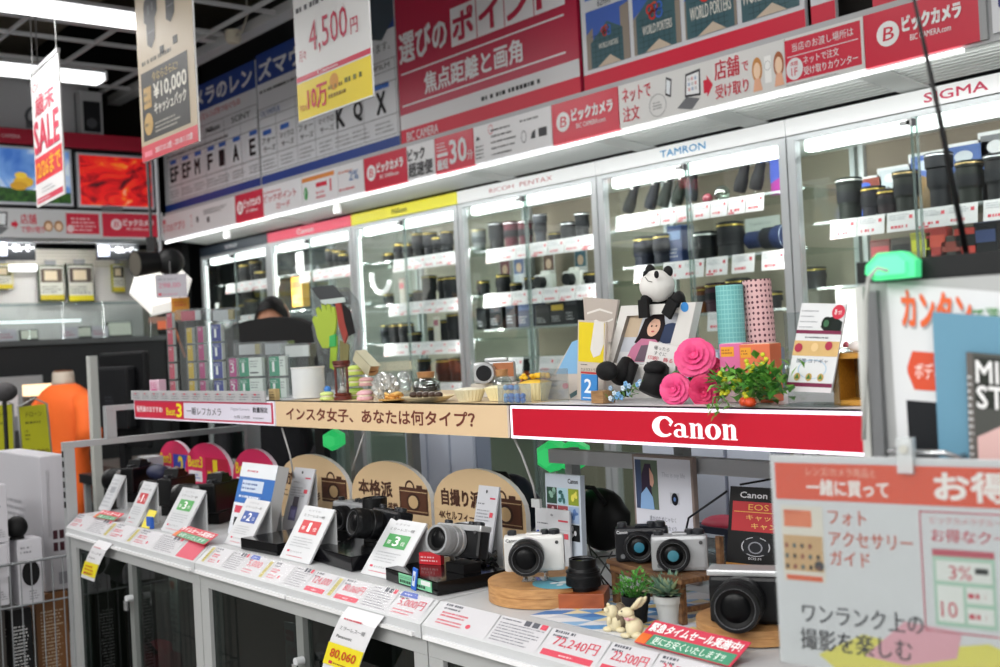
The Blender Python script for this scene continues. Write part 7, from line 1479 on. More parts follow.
m = MB(); m.lathe([(.008, 0), (.0092, .0015), (.008, .003)], mat('#d8a0a8', .5), TR((-.003, -.004, .027)), 18, caps=False); m.sphere((-.001, -.0135, .029), .0028, mat('#d8a0a8', .5)); m.build('neck_bow', t)
# patterned table mat of triangles
a0 = oZ(600, 640, CZ); m = MB(); x0, x1, y0, y1 = -1.42, -1.13, 1.20, 1.48; rnd = random.Random(6); m.box(x0, x1, y0, y1, .0, .0008, mat('#dcdde0', .5)); st = .036
yy = y0
while yy < y1 - st * .5:
    xx = x0
    while xx < x1 - st * .5:
        for q in range(2):
            c = rnd.choice(['#dcdde0', '#3a78b8', '#8ab4d8', '#d8c078', '#c8ccd4', '#5a94c8', '#e4d8b0', '#dcdde0'])
            pts = [(xx, yy), (xx + st, yy), (xx + st, yy + st)] if q else [(xx, yy), (xx + st, yy + st), (xx, yy + st)]
            m.add([(px, py, .0011) for px, py in pts], [(0, 1, 2)], c)
        xx += st
    yy += st
m.build('patterned_mat', None, loc=(0, 0, CZ - .0004), label='white table mat with blue and yellow triangles under the plants and figurines', cat='mat')
# right wooden disc + black camera
P = oZ(742, 640, CZ); DC2 = Vector((oZ(757, 632, CZ).x, oZ(757, 632, CZ).y, CZ + .0012)); disc('light brown round wooden disc under the black-gripped camera at the right', DC2, .088, .022)
P = oZ(738, 626, CZ + .024); camera('silver-topped black camera with large lens on the right wooden disc', (P.x, P.y + .035, CZ + .0240), 30, .118, .068, .038, '#1a1b1e', '#141416', .035, .062, '#141518', top='#b6b8ba', dx=-.012, logo=False, lz=.53)
cam_top = bpy.data.objects[-1] if 0 else None
m = MB(); m.box(-.061, .061, -.021, .021, .0685, .078, mat('#b6b8ba', .3, .4), bev=.003); o = m.build('top_cover', [x for x in COL.objects if x.get('label') == 'silver-topped black camera with large lens on the right wooden disc'][0])
# clear acrylic plinth behind silver compact
t = thing('acrylic_plinth', 'stack of clear acrylic blocks behind the silver compact camera', 'stand', (oY(715, 540, 1.72).x, 1.66, CZ)); 
for z in (0, .03): m = MB(); m.box(-.05, .05, 0, .03, z, z + .027, glass('#dfeae8', .3, .03, .08)); m.build('block', t)
# black gear behind the white camera (strap, bag, cameras in the back row)
def dark_bag(label, px, py, y, rx, rz_, c='#16171c'):
    q = oY(px, py, y); t = thing('camera_bag', label, 'bag', (q.x, y, CZ), 0, 'dark camera bags behind the boards'); hh = q.z - CZ; m = MB(); rnd = random.Random(px)
    bm = bmesh.new(); bmesh.ops.create_icosphere(bm, subdivisions=3, radius=1); m.add([Vector((v.co.x * rx * (1 + .08 * math.sin(v.co.z * 9)), v.co.y * .04, hh * .5 + .001 + v.co.z * hh * .5)) for v in bm.verts], [tuple(v.index for v in f.verts) for f in bm.faces], mat(c, .6, noise=.3, scale=40), True); bm.free(); m.build('bag_body', t)
    m = MB(); m.tube([(-rx * .6, -.03, hh * .8), (-rx * .3, -.04, hh * 1.05), (rx * .3, -.04, hh * 1.05), (rx * .6, -.03, hh * .8)], .005, mat('#0e0e10', .6)); m.build('handle', t)
dark_bag('dark blue camera bag behind the right tan board', 512, 474, 1.655, .08, .1, '#1a2238'); dark_bag('black camera bag between the photo grid board and the framed poster', 600, 488, 1.655, .075, .1, '#111214')
t = thing('wire_easel', 'thin black wire easel standing left of the wooden bench', 'easel', oZ(606, 600, CZ)); B6 = t.location.copy()
m = MB()
for (a_, b_) in (((585, 560), (612, 590)), ((612, 552), (590, 600)), ((590, 548), (628, 596)), ((575, 566), (625, 556))):
    p, q = oZ(*a_, CZ), oZ(*b_, CZ); v0 = oY(a_[0], a_[1], p.y * .5 + .72) - B6; v1 = oZ(*b_, CZ) - B6; v0.z = max(v0.z, .02); m.tube([v0, (v0 + v1) / 2 + Vector((0, 0, .004)), v1 + Vector((0, 0, .002))], .0016, '#18181a')
m.build('wire', t)
m = MB(); a_ = oZ(600, 575, CZ) ; pts = [oZ(x, y, CZ) + Vector((0, 0, z)) for x, y, z in ((585, 548, .05), (592, 570, .03), (604, 588, .006), (616, 590, .003), (626, 584, .003))]; m.tube([p - pts[0] for p in pts], .0016, '#18181a'); m.build('thin_black_cable', None, loc=pts[0], label='thin black cable running from the silver-violet lens to the bench foot', cat='cable')
m = MB(); pts = [oY(x, y, 1.4) for x, y in ((541, 528), (531, 537), (527, 545))]; m.box(-.003, .003, -.002, .002, 0, .045, mat('#2c50b0', .4), T=TR((0, 0, 0), 0, 0, 48)); m.build('blue_tag', None, loc=oY(528, 545, 1.42), label='narrow blue plastic tag sticking out left above the white camera', cat='tag')

# ================================================================== inside the glass counters
def in_box(name, label, cat, x, y, w, d, h, c, z=.528, yaw=0, fn=None):
    t = thing(name, label, cat, (x, y, z), yaw); m = MB(); m.box(-w / 2, w / 2, -d / 2, d / 2, 0, h, mat(c, .5), bev=.002); s = Sheet(m, -w / 2, 0, w, h, 100, 100, -d / 2); fn(s) if fn else s.fine(10, 20, 70, 60, 4, '#8a8a8e'); m.build('carton', t)
    m = MB(); m.box(-w / 2 + .002, w / 2 - .002, -d / 2 + .002, d / 2 - .002, h, h + .002, mat(c, .6)); m.build('lid', t); return t
def slip(s): s.rect(0, 0, 100, 100, '#c8ccce'); s.rect(14, 84, 50, 10, '#c86a40', 2); s.fine(10, 10, 76, 66, 8, '#5a6068', 2)
for k, (px, py, h, lab, f) in enumerate(((175, 640, .2, 'tall white slip card standing inside the left glass counter', slip), (137, 612, .2, 'pale slip card reflected dimly left of the middle post in the left counter', slip))):
    P = oY(px, py, 1.24); m = MB(); m.box(0, .055, 0, .002, 0, h, mat('#c8ccce')); f(Sheet(m, 0, 0, .055, h)); m.build('slip_card', None, loc=(P.x - .02, 1.24, max(.53, P.z - .03)), label=lab, cat='card')
P = oY(158, 620, 1.25); t = thing('red_pouch', 'dark red cylindrical pouch inside the left glass counter', 'pouch', (P.x, 1.25, .53)); m = MB(); m.sphere((0, 0, .07), .07, mat('#a81030', .5), sc=(1.3, .8, 1)); m.build('pouch', t); m = MB(); m.tube([(-.05, -.03, .12), (0, -.04, .15), (.05, -.03, .12)], .006, '#2a0c12'); m.build('handle', t)
in_box('gear_carton', 'large black carton inside the left glass counter, right half', 'box', -2.74, 1.50, .3, .2, .3, '#141416')
in_box('gear_carton', 'grey printed carton inside the left glass counter, left half', 'box', -3.28, 1.42, .16, .2, .24, '#a09a9c')
in_box('gear_carton', 'dark grey carton with orange square standing in the middle glass counter', 'box', -2.28, 1.35, .13, .05, .24, '#2c3438', .6 * 0 + .528, 0, lambda s: (s.rect(56, 34, 24, 22, '#b0502c', 1), s.fine(12, 66, 76, 26, 4, '#a8b0b4', 1), s.fine(10, 6, 40, 20, 2, '#7a3c40', 1), s.rect(56, 6, 26, 20, '#4a6a78', 1)))
def sl2(s): s.rect(0, 0, 100, 100, '#c8ccd4'); s.rect(10, 60, 60, 24, '#c84050', 2); s.fine(10, 66, 56, 12, 1, '#e8d0d4', 3); s.text('7,980', 22, 30, 56, 18, '#c84050', 2); s.fine(12, 10, 60, 10, 1, '#4a4e58', 2)
P = oY(290, 650, 1.2); m = MB(); m.box(0, .06, 0, .002, 0, .1, mat('#c8ccd4')); sl2(Sheet(m, 0, 0, .06, .1)); m.build('slip_card', None, loc=(P.x - .02, 1.2, P.z - .04), label='small white slip with red heading in the middle glass counter', cat='card')
m = MB(); m.box(.0, .06, .0, .01, 0, max(.01, P.z - .041 - .5285), mat('#6a6a68')); m.build('slip_stand', None, loc=(P.x - .02, 1.205, .5285), label='low grey stand under the small slip in the middle counter', cat='stand')
t = thing('camera_bag', 'black curved camera bag lying inside the middle glass counter', 'bag', (-1.95, 1.40, .53)); m = MB(); m.sphere((0, 0, .11), .11, mat('#17181b', .45), sc=(1.3, 1.0, 1)); m.build('bag_body', t); m = MB(); m.tube([(-.15, -.08, .14), (-.06, -.11, .19), (.04, -.11, .2), (.12, -.08, .17)], .006, '#c8ccd0'); m.build('piping', t)
in_box('gear_carton', 'brown paper parcel inside the middle glass counter, right end', 'box', -1.78, 1.28, .16, .1, .06, '#8a5a3c', .528)
in_box('gear_carton', 'dark carton inside the nearest glass counter', 'box', -1.3, 1.4, .3, .2, .22, '#23252a')
# ================================================================== left part: screen wall, goods wall, basket of boxes
WX = -6.7
# TV wall box (header band, black bezel wall, screens, fascia)
t = thing('screen_wall', 'black screen wall with red header band and shop fascia at the far left', 'display wall', (WX, 0, 0), 90)
# local: x -> world y ; -y -> world +x (toward the camera)
m = MB(); m.box(-1.5, 2.86, .0, .3, 2.315, 2.70, mat('#15161a', .4)); m.build('black_back', t)
m = MB(); m.box(-1.5, 2.80, -.02, .02, 2.70, 2.787, mat('#b8203c', .4)); s = Sheet(m, 1.9, 2.70, .3, .087, 100, 100, -.02); s.text('BIC CAMERA', 2, 36, 50, 24, '#e8c8d0', 1, 1); m.build('red_header', t)
m = MB(); m.box(-1.5, 2.88, -.01, .3, 2.17, 2.335, mat('#c8cacc', .4)); s = Sheet(m, 1.55, 2.18, 1.31, .145, 900, 100, -.01, lay=.0008)
R = '#cf1d3c'
s.rect(655, 2, 240, 96, R, 1); s.bic(690, 26, 180, 54, '#f0d8dc', R, 2); s.rect(510, 12, 132, 82, R, 1); s.fine(530, 20, 100, 60, 4, '#f0d0d4', 2); s.ell(526, 32, 14, 16, '#f0d0d4', 2)
s.text('店舗', 335, 46, 60, 40, R, 2, 1); s.text('で受け取り', 335, 12, 90, 26, R, 2, 1); s.poly([(300, 36), (312, 36), (312, 26), (326, 44), (312, 62), (312, 52), (300, 52)], R, 2)
for u in (440, 480): s.ell(u, 40, 18, 22, '#a8703c', 2); s.ell(u, 38, 12, 15, '#f0d0b0', 3)
s.poly([(200, 14), (260, 4), (290, 30), (236, 42)], '#6a6c70', 2); s.poly([(222, 42), (284, 36), (288, 92), (228, 90)], '#33343a', 2); s.poly([(228, 46), (278, 41), (282, 86), (234, 85)], '#e4e8ec', 3); s.poly([(160, 46), (180, 40), (192, 88), (168, 92)], '#33343a', 2); s.poly([(165, 50), (178, 46), (188, 84), (170, 87)], '#e4e8ec', 3)
s.text('ネットで注文', 20, 40, 110, 34, R, 2, 1); m.build('fascia', t)
m = MB(); m.box(2.50, 2.62, -.04, -.02, 2.335, 2.36, mat('#6a6c6e')); m.build('bracket', t)
def screen(label, y0, y1, z0, z1, mt, extra=None):
    t = thing('wall_screen', label, 'screen', (WX + .025, y0, z0), 90); w = y1 - y0; h = z1 - z0
    m = MB(); m.box(0, w, 0, .025, 0, h, mat('#c4c8d0', .3)); m.build('bezel', t)
    m = MB(); m.box(.014, w - .014, -.002, 0, .014, h - .014, mt); s = Sheet(m, .014, .014, w - .028, h - .028, 100, 100, -.002, lay=.0008)
    if extra: extra(s)
    m.build('picture', t)
def emi(c, e=.55): return mat(c, .4, emit=e)
skym = ramp_mat('sky_picture', [(.35, '#3a6ab8'), (.5, '#6a94cc'), (.62, '#c4d0e0')], (1, 1, 1), 6, .6, .55)
redm = ramp_mat('red_petals_picture', [(.3, '#2a0c14'), (.4, '#a81018'), (.52, '#d81c1c'), (.6, '#e03a20'), (.66, '#e8781c'), (.78, '#d8a0b8')], (1, 1, 1.8), 5.5, 1.8, .6)
grm = ramp_mat('grass_picture', [(.3, '#122c14'), (.5, '#23481c'), (.7, '#3f6a24')], (1, 1, 1), 30, .4, .4)
def ex1(s): s.poly([(0, 0), (100, 0), (100, 20), (60, 24), (0, 36)], grm, 1); s.ell(62, 38, 8, 11, emi('#c8a030'), 2); s.ell(60, 50, 5, 6, emi('#d8b43c'), 3); s.ell(58, 30, 7, 8, emi('#b88a28'), 3)
screen('far-left wall screen showing blue sky, grass and a yellow duckling', 1.62, 2.335, 2.355, 2.685, skym, ex1)
screen('wall screen showing red and orange petals, right of the sky screen', 2.365, 2.825, 2.352, 2.672, redm)
# things above the header: white appliance poster, black machine
m = MB(); m.box(0, .62, 0, .01, 0, .34, mat('#bdbec2')); s = Sheet(m, 0, 0, .62, .34); s.ring(55, 28, 16, 22, .2, '#55585c'); s.rect(40, 8, 34, 14, '#6a6c70'); s.rect(86, 6, 12, 70, '#3a3c40'); m.build('appliance_poster', None, loc=(WX - .1, 1.88, 2.79), rz=90, label='white poster of an appliance above the far-left red header', cat='poster')
t = thing('shelf_speaker', 'black and white equipment box standing above the petals screen', 'equipment', (WX - .02, 2.42, 2.788), 90); m = MB(); m.box(0, .13, 0, .1, 0, .26, mat('#b0b2b4')); m.box(.015, .115, -.004, 0, .02, .2, mat('#2a2c30')); m.build('box_case', t); m = MB(); m.cyl((.06, -.004, .07), (.06, -.012, .07), .03, '#4a4c50', n=16); m.build('dial', t)
m = MB(); m.box(WX - .5, WX - .38, -3.3, 3.0, 2.75, 3.3, mat('#2a2725', .9, noise=.2, scale=2)); struct(m, 'wall_upper')
# goods wall
GX = -7.25
m = MB(); m.box(GX - .08, GX, 1.2, 2.95, .2, 2.16, mat('#d6d4d0', .6)); struct(m, 'wall_goods')
m = MB(); m.box(GX - .02, GX + .03, 2.95, 3.05, .2, 2.16, mat('#8a867a', .6)); struct(m, 'trim_goods_post')
m = MB(); m.box(GX, GX + .01, 1.2, 2.95, 2.045, 2.16, mat('#d0ccc0', .5)); 
zz = 2.05
while zz < 2.16: m.box(GX + .01, GX + .014, 1.2, 2.95, zz, zz + .008, mat('#b8b4a6')); zz += .02
struct(m, 'trim_slat_top')
def wallpack(label, px, py, w, h, body, acc, yaw=90, foot='#c8b428'):
    P = oX(px, py, GX + .05); t = thing('hanging_pack', label, 'package', (GX + .05, P.y - w / 2, P.z - h), yaw, 'packages hanging on the goods wall')
    m = MB(); m.box(0, w, 0, .03, 0, h, mat(body, .4), bev=.003); s = Sheet(m, 0, 0, w, h); s.rect(4, 4, 92, 92, '#c8c8bc'); s.rect(8, 52, 84, 38, acc, 2); s.rect(22, 58, 50, 26, '#d8c8a8', 3); s.rect(4, 4, 92, 14, foot, 2); s.fine(10, 22, 80, 22, 3, '#3c3c38', 2, px); m.build('carton', t)
    m = MB(); m.box(w * .3, w * .7, .005, .02, h, h + .03, mat('#8a8c8e')); m.cyl((w / 2, .031, h + .02), (w / 2, .049, h + .02), .004, '#8a8c8e', n=6); m.build('hanger', t)
wallpack('package with dark upper half on the goods wall, left one of the middle pair', 51, 265, .155, .225, '#3a4a2c', '#5a4a3c')
wallpack('package with yellow foot on the goods wall, right one of the middle pair', 80, 264, .165, .24, '#2a3a24', '#4a3c34', foot='#d8c81c')
wallpack('yellow and black package cut off at the left picture edge', 2, 264, .12, .15, '#c8b81c', '#5a5a28')
wallpack('narrow yellow and black pouch hanging right on the goods wall', 118, 264, .08, .18, '#a8a41c', '#2c2c28')
def blk(px, py, w, h, lab):
    P = oX(px, py, GX + .3); m = MB(); m.box(0, w, 0, .01, 0, h, mat('#232528', .5)); s = Sheet(m, 0, 0, w, h); s.rect(4, 20, 26, 60, '#a8aec0'); s.text('一眼ムービー', 34, 40, 62, 34, '#d0d2d4', 1, 2); s.fine(6, 26, 22, 46, 2, '#2c3c7a', 2); m.build('hanging_sign', None, loc=(GX + .3, P.y, P.z - h), rz=90, label=lab, cat='sign', group='black hanging signs under the far fascia')
blk(-6, 238, .23, .13, 'black hanging sign under the far fascia, left one'); blk(96, 242, .27, .11, 'black hanging sign under the far fascia, right one beside the white hexagon')
m = MB(); m.cyl((0, 0, 0), (0, .16, 0), .022, mat('#ffffff', emit=1.6)); P = oX(9, 268, GX + .06); m.build('wall_tube', None, loc=P, label='short white glowing tube on the goods wall at far left', cat='lamp')
# lit glass counter with earphones / chargers
t = thing('glass_case', 'low glass case with beige gadgets in front of the goods wall', 'display case', (GX + .08, 1.3, 0), 90, 'glass cases')
m = MB(); m.box(0, 1.72, .0, .34 - .36 + .0, 0, .1, mat('#26282a')) if 0 else None
m = MB(); m.box(0, 1.68, -.34, -.02, .0, 1.56, mat('#2a2b2e', .5)); m.build('base', t)
m = MB(); m.box(0, 1.68, -.36, -.02, 1.56, 1.59, mat('#46484a', .4)); m.build('base_rail', t)
m = MB(); m.box(.01, 1.66, -.34, -.336, 1.59, 1.80, glass('#f4f8f8', .05)); m.box(.01, 1.66, -.34, -.05, 1.80, 1.806, glass('#e8f0f0', .12)); m.build('glass_cover', t)
m = MB(); m.box(.2, 1.2, -.05, -.03, 1.70, 1.715, mat('#ffffff', emit=1.0)); m.build('light_strip', t)
CP = lambda px, py: oX(px, py, GX + .26)
for k, (px, py, w, tl) in enumerate(((30, 343, .11, 18), (83, 337, .12, 0), (121, 340, .16, 0))):
    P = CP(px, py); t2_ = thing('beige_gadget', 'beige-faced gadget, %s from the left in the low glass case' % ORD[k], 'gadget', (GX + .26, P.y - w / 2, 1.595), 90, 'beige gadgets in the glass case'); t2_.rotation_euler = (math.radians(-12), 0, PI / 2)
    m = MB(); m.box(0, w, 0, .02, 0, w * .6, mat('#3a3a38'), bev=.008); m.build('shell', t2_); m = MB(); m.box(.008, w - .008, -.003, 0, .008, w * .6 - .008, mat('#d8d4c4', .5), bev=.001); m.build('face', t2_)
for k, (px, py) in enumerate(((6, 352), (68, 351), (98, 350))):
    P = CP(px, py); m = MB(); m.box(0, .1, 0, .003, 0, .07, mat('#d4ccd4')); s = Sheet(m, 0, 0, .1, .07); s.fine(10, 20, 70, 50, 2, '#c86a7a'); m.build('price_card', None, loc=(GX + .31, P.y - .05, 1.592), rz=90, label='pink-printed price card, %s from the left in the low glass case' % ORD[k], cat='price card', group='price cards in the low glass case')
# screen/tablet on lower level + warm shelf light
P = oX(10, 395, -6.6); t = thing('tablet', 'silver tablet standing below the low glass case at the left edge', 'tablet', (-6.6, P.y - .2, P.z - .2), 90); m = MB(); m.box(0, .38, 0, .02, 0, .3, mat('#8a8c90', .4), bev=.004); m.build('case', t); m = MB(); m.box(.1, .24, -.003, 0, .08, .2, mat('#d0ccd0')); m.build('price_card_insert', t)
m = MB(); m.box(.0, .38, 0, .03, -P.z + .2, -.0005, mat('#3a3a3c')); m.build('pedestal', t)
P = oX(32, 390, -6.4); m = MB(); m.box(0, .22, -.1, 0, 0, .06, mat('#ffe0b8', .5, emit=1.2)); m.box(0, .22, -.1, 0, -(P.z) + .03, -.001, mat('#4a3c34')); m.build('lit_box', None, loc=(-6.4, P.y - .05, P.z - .03), rz=90, label='warmly glowing low box left of the orange mannequin', cat='lamp box')
# hexagon white lamp with black camera and price card
HX = -5.6; P = oX(160, 286, HX); t = thing('glowing_hexagon', 'large glowing white hexagonal lamp behind the black dome camera', 'lamp', P, 60)
r = .155; o = [(r * math.cos(math.radians(a)), r * math.sin(math.radians(a))) for a in range(12, 372, 60)]; i_ = [(x * .7, z * .7) for x, z in o]; WG = mat('#f4f2ec', .5, emit=.7)
m = MB(); m.prism(o, 0, .08, WG); vs = [(x, 0, z) for x, z in o] + [(x, -.04, z) for x, z in i_]; m.add(vs, [(k, (k + 1) % 6, 6 + (k + 1) % 6, 6 + k) for k in range(6)] + [tuple(range(6, 12))], WG); m.build('shade', t)
m = MB(); m.cyl((0, .08, 0), (0, .1, 0), .05, '#8a8c90'); m.cyl((0, .09, 0), (0, .09, GZ - P.z), .01, '#8a8c90', n=8); m.build('mount', t)
P = oX(152, 262, HX + .35); t = thing('dome_camera', 'black surveillance-style camera on an arm before the white hexagon', 'camera', P, 40)
m = MB(); m.cyl((.03, .05, 0), (-.05, -.07, -.01), .045, mat('#141416', .4), .062, n=24); m.build('lens_hood', t); m = MB(); m.cyl((-.0505, -.0706, -.01), (-.046, -.064, -.0095), .056, mat('#5a564e', .3), n=24); m.build('lens_face', t)
m = MB(); m.sphere((.06, .06, .0), .07, mat('#17181a', .5), sc=(1, 1, .95)); m.build('head', t); m = MB(); m.box(-.02, .02, -.01, .02, .05, .12, mat('#2a2a2c')); m.cyl((0, .005, .12), (0, .005, GZ - P.z), .008, '#3a3a3c', n=8); m.build('arm', t)
P = oX(155, 275, HX + .4); m = MB(); m.box(0, .145, 0, .003, 0, .11, mat('#b4b0b8', .5)); s = Sheet(m, 0, 0, .145, .11); s.text('298,00', 10, 40, 70, 24, '#c86a80', 1, 1); s.fine(10, 72, 80, 16, 1, '#8a8890'); s.rect(8, 10, 10, 10, '#c83a50'); s.fine(24, 10, 60, 10, 1, '#c86a80'); m.cyl((.07, .002, .11), (.07, .002, .17), .002, '#8a8a8c', n=5); m.build('price_card', None, loc=(HX + .4, P.y, P.z - .11), rz=55, label='grey price card hanging below the black dome camera', cat='price card')
P = oX(171, 300, HX + .3); m = MB(); m.box(0, .085, 0, .003, 0, .11, mat('#d8901c')); s = Sheet(m, 0, 0, .085, .11); s.fine(15, 60, 70, 26, 2, '#c83020'); m.box(.04, .045, .001, .003, .11, .16, mat('#3a3a3c')); m.build('orange_card', None, loc=(HX + .3, P.y, P.z - .1), rz=55, label='orange card hanging below the grey price card', cat='card')
P = oX(155, 317, HX + .35); t = thing('orange_tag', 'flat orange-grey tag sticking out left of the orange card', 'tag', P, 60); m = MB(); m.box(-.03, .07, 0, .004, -.03, .0, mat('#8a6a5a')); m.box(.01, .07, -.004, .0, -.06, -.02, mat('#d8683c')); m.build('tag_plate', t); m = MB(); m.tube([(.05, 0, -.02), (.09, 0, -.06), (.13, 0, -.20)], .005, '#d87840'); m.build('cord', t)
t = thing('dark_partition', 'black partition panel between the goods wall and the dark-headed showcase', 'partition', (-6.95, 2.92, 0)); m = MB(); m.box(0, .14, 0, .05, 0, 2.1, mat('#141416', .6)); m.build('panel', t); m = MB(); m.box(-.02, .16, -.04, .09, 0, .02, mat('#242426')); m.build('foot', t)
m = MB(); m.box(-7.1, -6.83, 3.05, 3.1, 0, 2.15, mat('#17181a', .7)); struct(m, 'wall_dark_side')
# ---- orange mannequin
P = oX(63, 371, -5.9); t = thing('mannequin', 'armless white mannequin torso wearing a bright orange t-shirt', 'mannequin', (P.x, P.y, 0), 12); zt = P.z
prof = [(.10, .07, .60), (.15, .09, .75), (.155, .095, .85), (.145, .09, .98), (.165, .10, 1.10), (.19, .105, 1.2), (.195, .10, 1.26), (.16, .085, 1.31), (.10, .065, 1.335), (.062, .055, 1.345)]
zo = zt - 1.41; n = 28
def rings(m, pr, mt, z0=0):
    vs = []; fs = []
    for a, b, z in pr: vs += [(a * math.cos(2 * PI * i / n), b * math.sin(2 * PI * i / n), z + z0) for i in range(n)]
    for j in range(len(pr) - 1):
        for i in range(n): k = j * n; fs.append((k + i, k + (i + 1) % n, k + n + (i + 1) % n, k + n + i))
    fs += [tuple(range(n))[::-1], tuple((len(pr) - 1) * n + i for i in range(n))]; m.add(vs, fs, mt, True)
om = mat('#e8641c', .75, noise=.06, scale=12, bump=.4)
m = MB(); rings(m, prof, om, zo)
for sx in (-1, 1): m.tube([(sx * .15, 0, 1.27 + zo), (sx * .205, 0, 1.22 + zo), (sx * .235, -.01, 1.12 + zo), (sx * .24, -.015, 1.04 + zo)], [.05, .062, .065, .068], om, 16)
m.build('shirt', t)
m = MB(); rings(m, [(.066, .06, 1.335), (.056, .054, 1.36), (.054, .052, 1.395), (.05, .05, 1.405)], mat('#b8aea0', .5), zo); m.build('neck', t)
m = MB(); rings(m, [(.05, .05, 1.405), (.046, .046, 1.412), (.01, .01, 1.414)], wood('#5a3418', '#7a4a28', 30), zo); m.build('neck_cap', t)
m = MB(); m.cyl((0, 0, .02), (0, 0, .62 + zo), .014, '#a8aaac'); m.lathe([(.15, 0), (.15, .012), (.02, .02)], mat('#a8aaac', .4, .5)); m.build('stand', t)
# ---- basket of boxed goods at far left
def cbox(name, label, X, cx_, ytop, ybot, pxl, pxr, fx_=None, fy_=None, c='#b9b8be', group='white cartons in the wire basket', zb=None):
    """carton given by the photo column of its near vertical edge on the plane x = X"""
    a = oX(cx_, ybot, X); zt2 = oX(cx_, ytop, X).z; z0 = a.z if zb is None else zb; y1 = oX(pxr, ybot, X).y; x0 = oY(pxl, ybot, a.y).x
    t = thing(name, label, 'carton', (X, a.y, z0), 0, group); w = X - x0; d = y1 - a.y; h = zt2 - z0
    m = MB(); m.box(-w, 0, 0, d, 0, h, mat(c, .5, noise=.03, scale=8), bev=.002)
    s = Sheet(m, 0, 0, d, h, 100, 100, 0, TR((0, 0, 0), 90))
    if fx_: fx_(s)
    s = Sheet(m, -w, 0, w, h, 100, 100, 0)
    fy_(s) if fy_ else s.fine(20, 50, 50, 16, 3, '#9a9aa0'); m.build('carton', t)
    m = MB(); m.box(-w + .002, -.002, .002, d - .002, h, h + .002, mat(c)); m.build('lid', t); return t
def fb1(s): s.fine(20, 40, 14, 50, 50, '#77777c'); [s.rect(u, v, 17, 6.5, '#3c1420', 1) for u in (36, 60) for v in (38, 29)]; s.rect(50, 4, 34, 9, '#8a8a90', 1)
def fb2(s): s.fine(12, 78, 60, 14, 2, '#7a7a80'); s.ell(50, 48, 36, 20, '#141416', 2); s.fine(40, 6, 40, 16, 4, '#6a6a70', 1)
def fb3(s): s.fine(30, 60, 50, 20, 3, '#8a8a90'); s.fine(50, 8, 45, 16, 4, '#6a6a70')
cbox('white_carton', 'tall white carton with four dark squares, tallest in the wire basket', -3.62, 46, 457, 592, 2, 73, fb1, None)
bb = cbox('white_carton', 'white carton with black round emblem in the middle of the basket', -3.515, 20, 541, 606, 12, 45, fb2, None)
cbox('white_carton', 'white carton at the left picture edge, upper one in the basket', -3.50, -22, 488, 546, -40, 9, fb3, None)
cbox('white_carton', 'white carton at the left picture edge, lower one in the basket', -3.50, -22, 548, 610, -40, 10, fb3, None)
P = oX(17, 539, -3.55); t = thing('speaker_ball', 'round black speaker standing on the carton with the black emblem', 'speaker', (P.x, P.y, bb.location.z + (oX(20, 541, -3.515).z - bb.location.z) + .003)); m = MB(); m.sphere((0, 0, .034), .032, mat('#101012', .6), sc=(1, 1, 1.05)); m.build('ball', t); m = MB(); m.lathe([(.022, 0), (.02, .005)], mat('#1a1a1c')); m.build('foot', t)
for k, (cx_, pr, X, top, lab, c, f) in enumerate(((-22, 9, -3.52, 614, 'dark printed carton at the bottom left of the basket', '#3a3634', '#b8b8b8'), (14, 36, -3.545, 611, 'black carton with white letters low in the basket', '#1c1c1e', '#c8c8c8'), (40, 73, -3.60, 596, 'brown cardboard carton low in the basket beside the counter', '#7a5232', '#b8a890'))):
    cbox('brown_carton', lab, X, cx_, top, 700, cx_ - 16, pr, lambda s: s.fine(14, 40, 70, 50, 22, f, 1, k), lambda s: s.fine(14, 40, 70, 50, 22, f, 1, k), c, 'cartons low in the basket', zb=.285)
t = thing('wire_basket', 'grey wire basket holding the white cartons at the lower left', 'basket', (0, 0, 0)); wc = mat('#8f9295', .35, .6)
xL, xR, yF, yB = -4.2, -3.475, .62, 1.26; zt_ = oX(70, 555, xR).z; zm = oX(70, 597, xR).z
m = MB()
for (x0, y0, x1, y1) in ((xL, yF, xR, yF), (xR, yF, xR, yB), (xL, yB, xR, yB), (xL, yF, xL, yB)):
    for z in (zt_, zm, .45, .285): m.cyl((x0, y0, z), (x1, y1, z), .0045 if z == zt_ else .003, wc, n=6)
m.build('rim', t)
m = MB(); x = xL
while x <= xR + .001: m.cyl((x, yF, .285), (x, yF, zt_), .0022, wc, n=5); x += .045
y = yF
while y < yB: m.cyl((xR, y, .285), (xR, y, zt_), .002, wc, n=5); y += .03
m.build('wires', t)
m = MB(); m.box(xL, xR, yF, yB, .272, .283, mat('#6a6c6e')); m.build('floor_panel', t)
for x in (xL, xR - .02):
    for y in (yF, yB - .02): m = MB(); m.box(x, x + .02, y, y + .02, 0, .272, wc); m.build('leg', t)
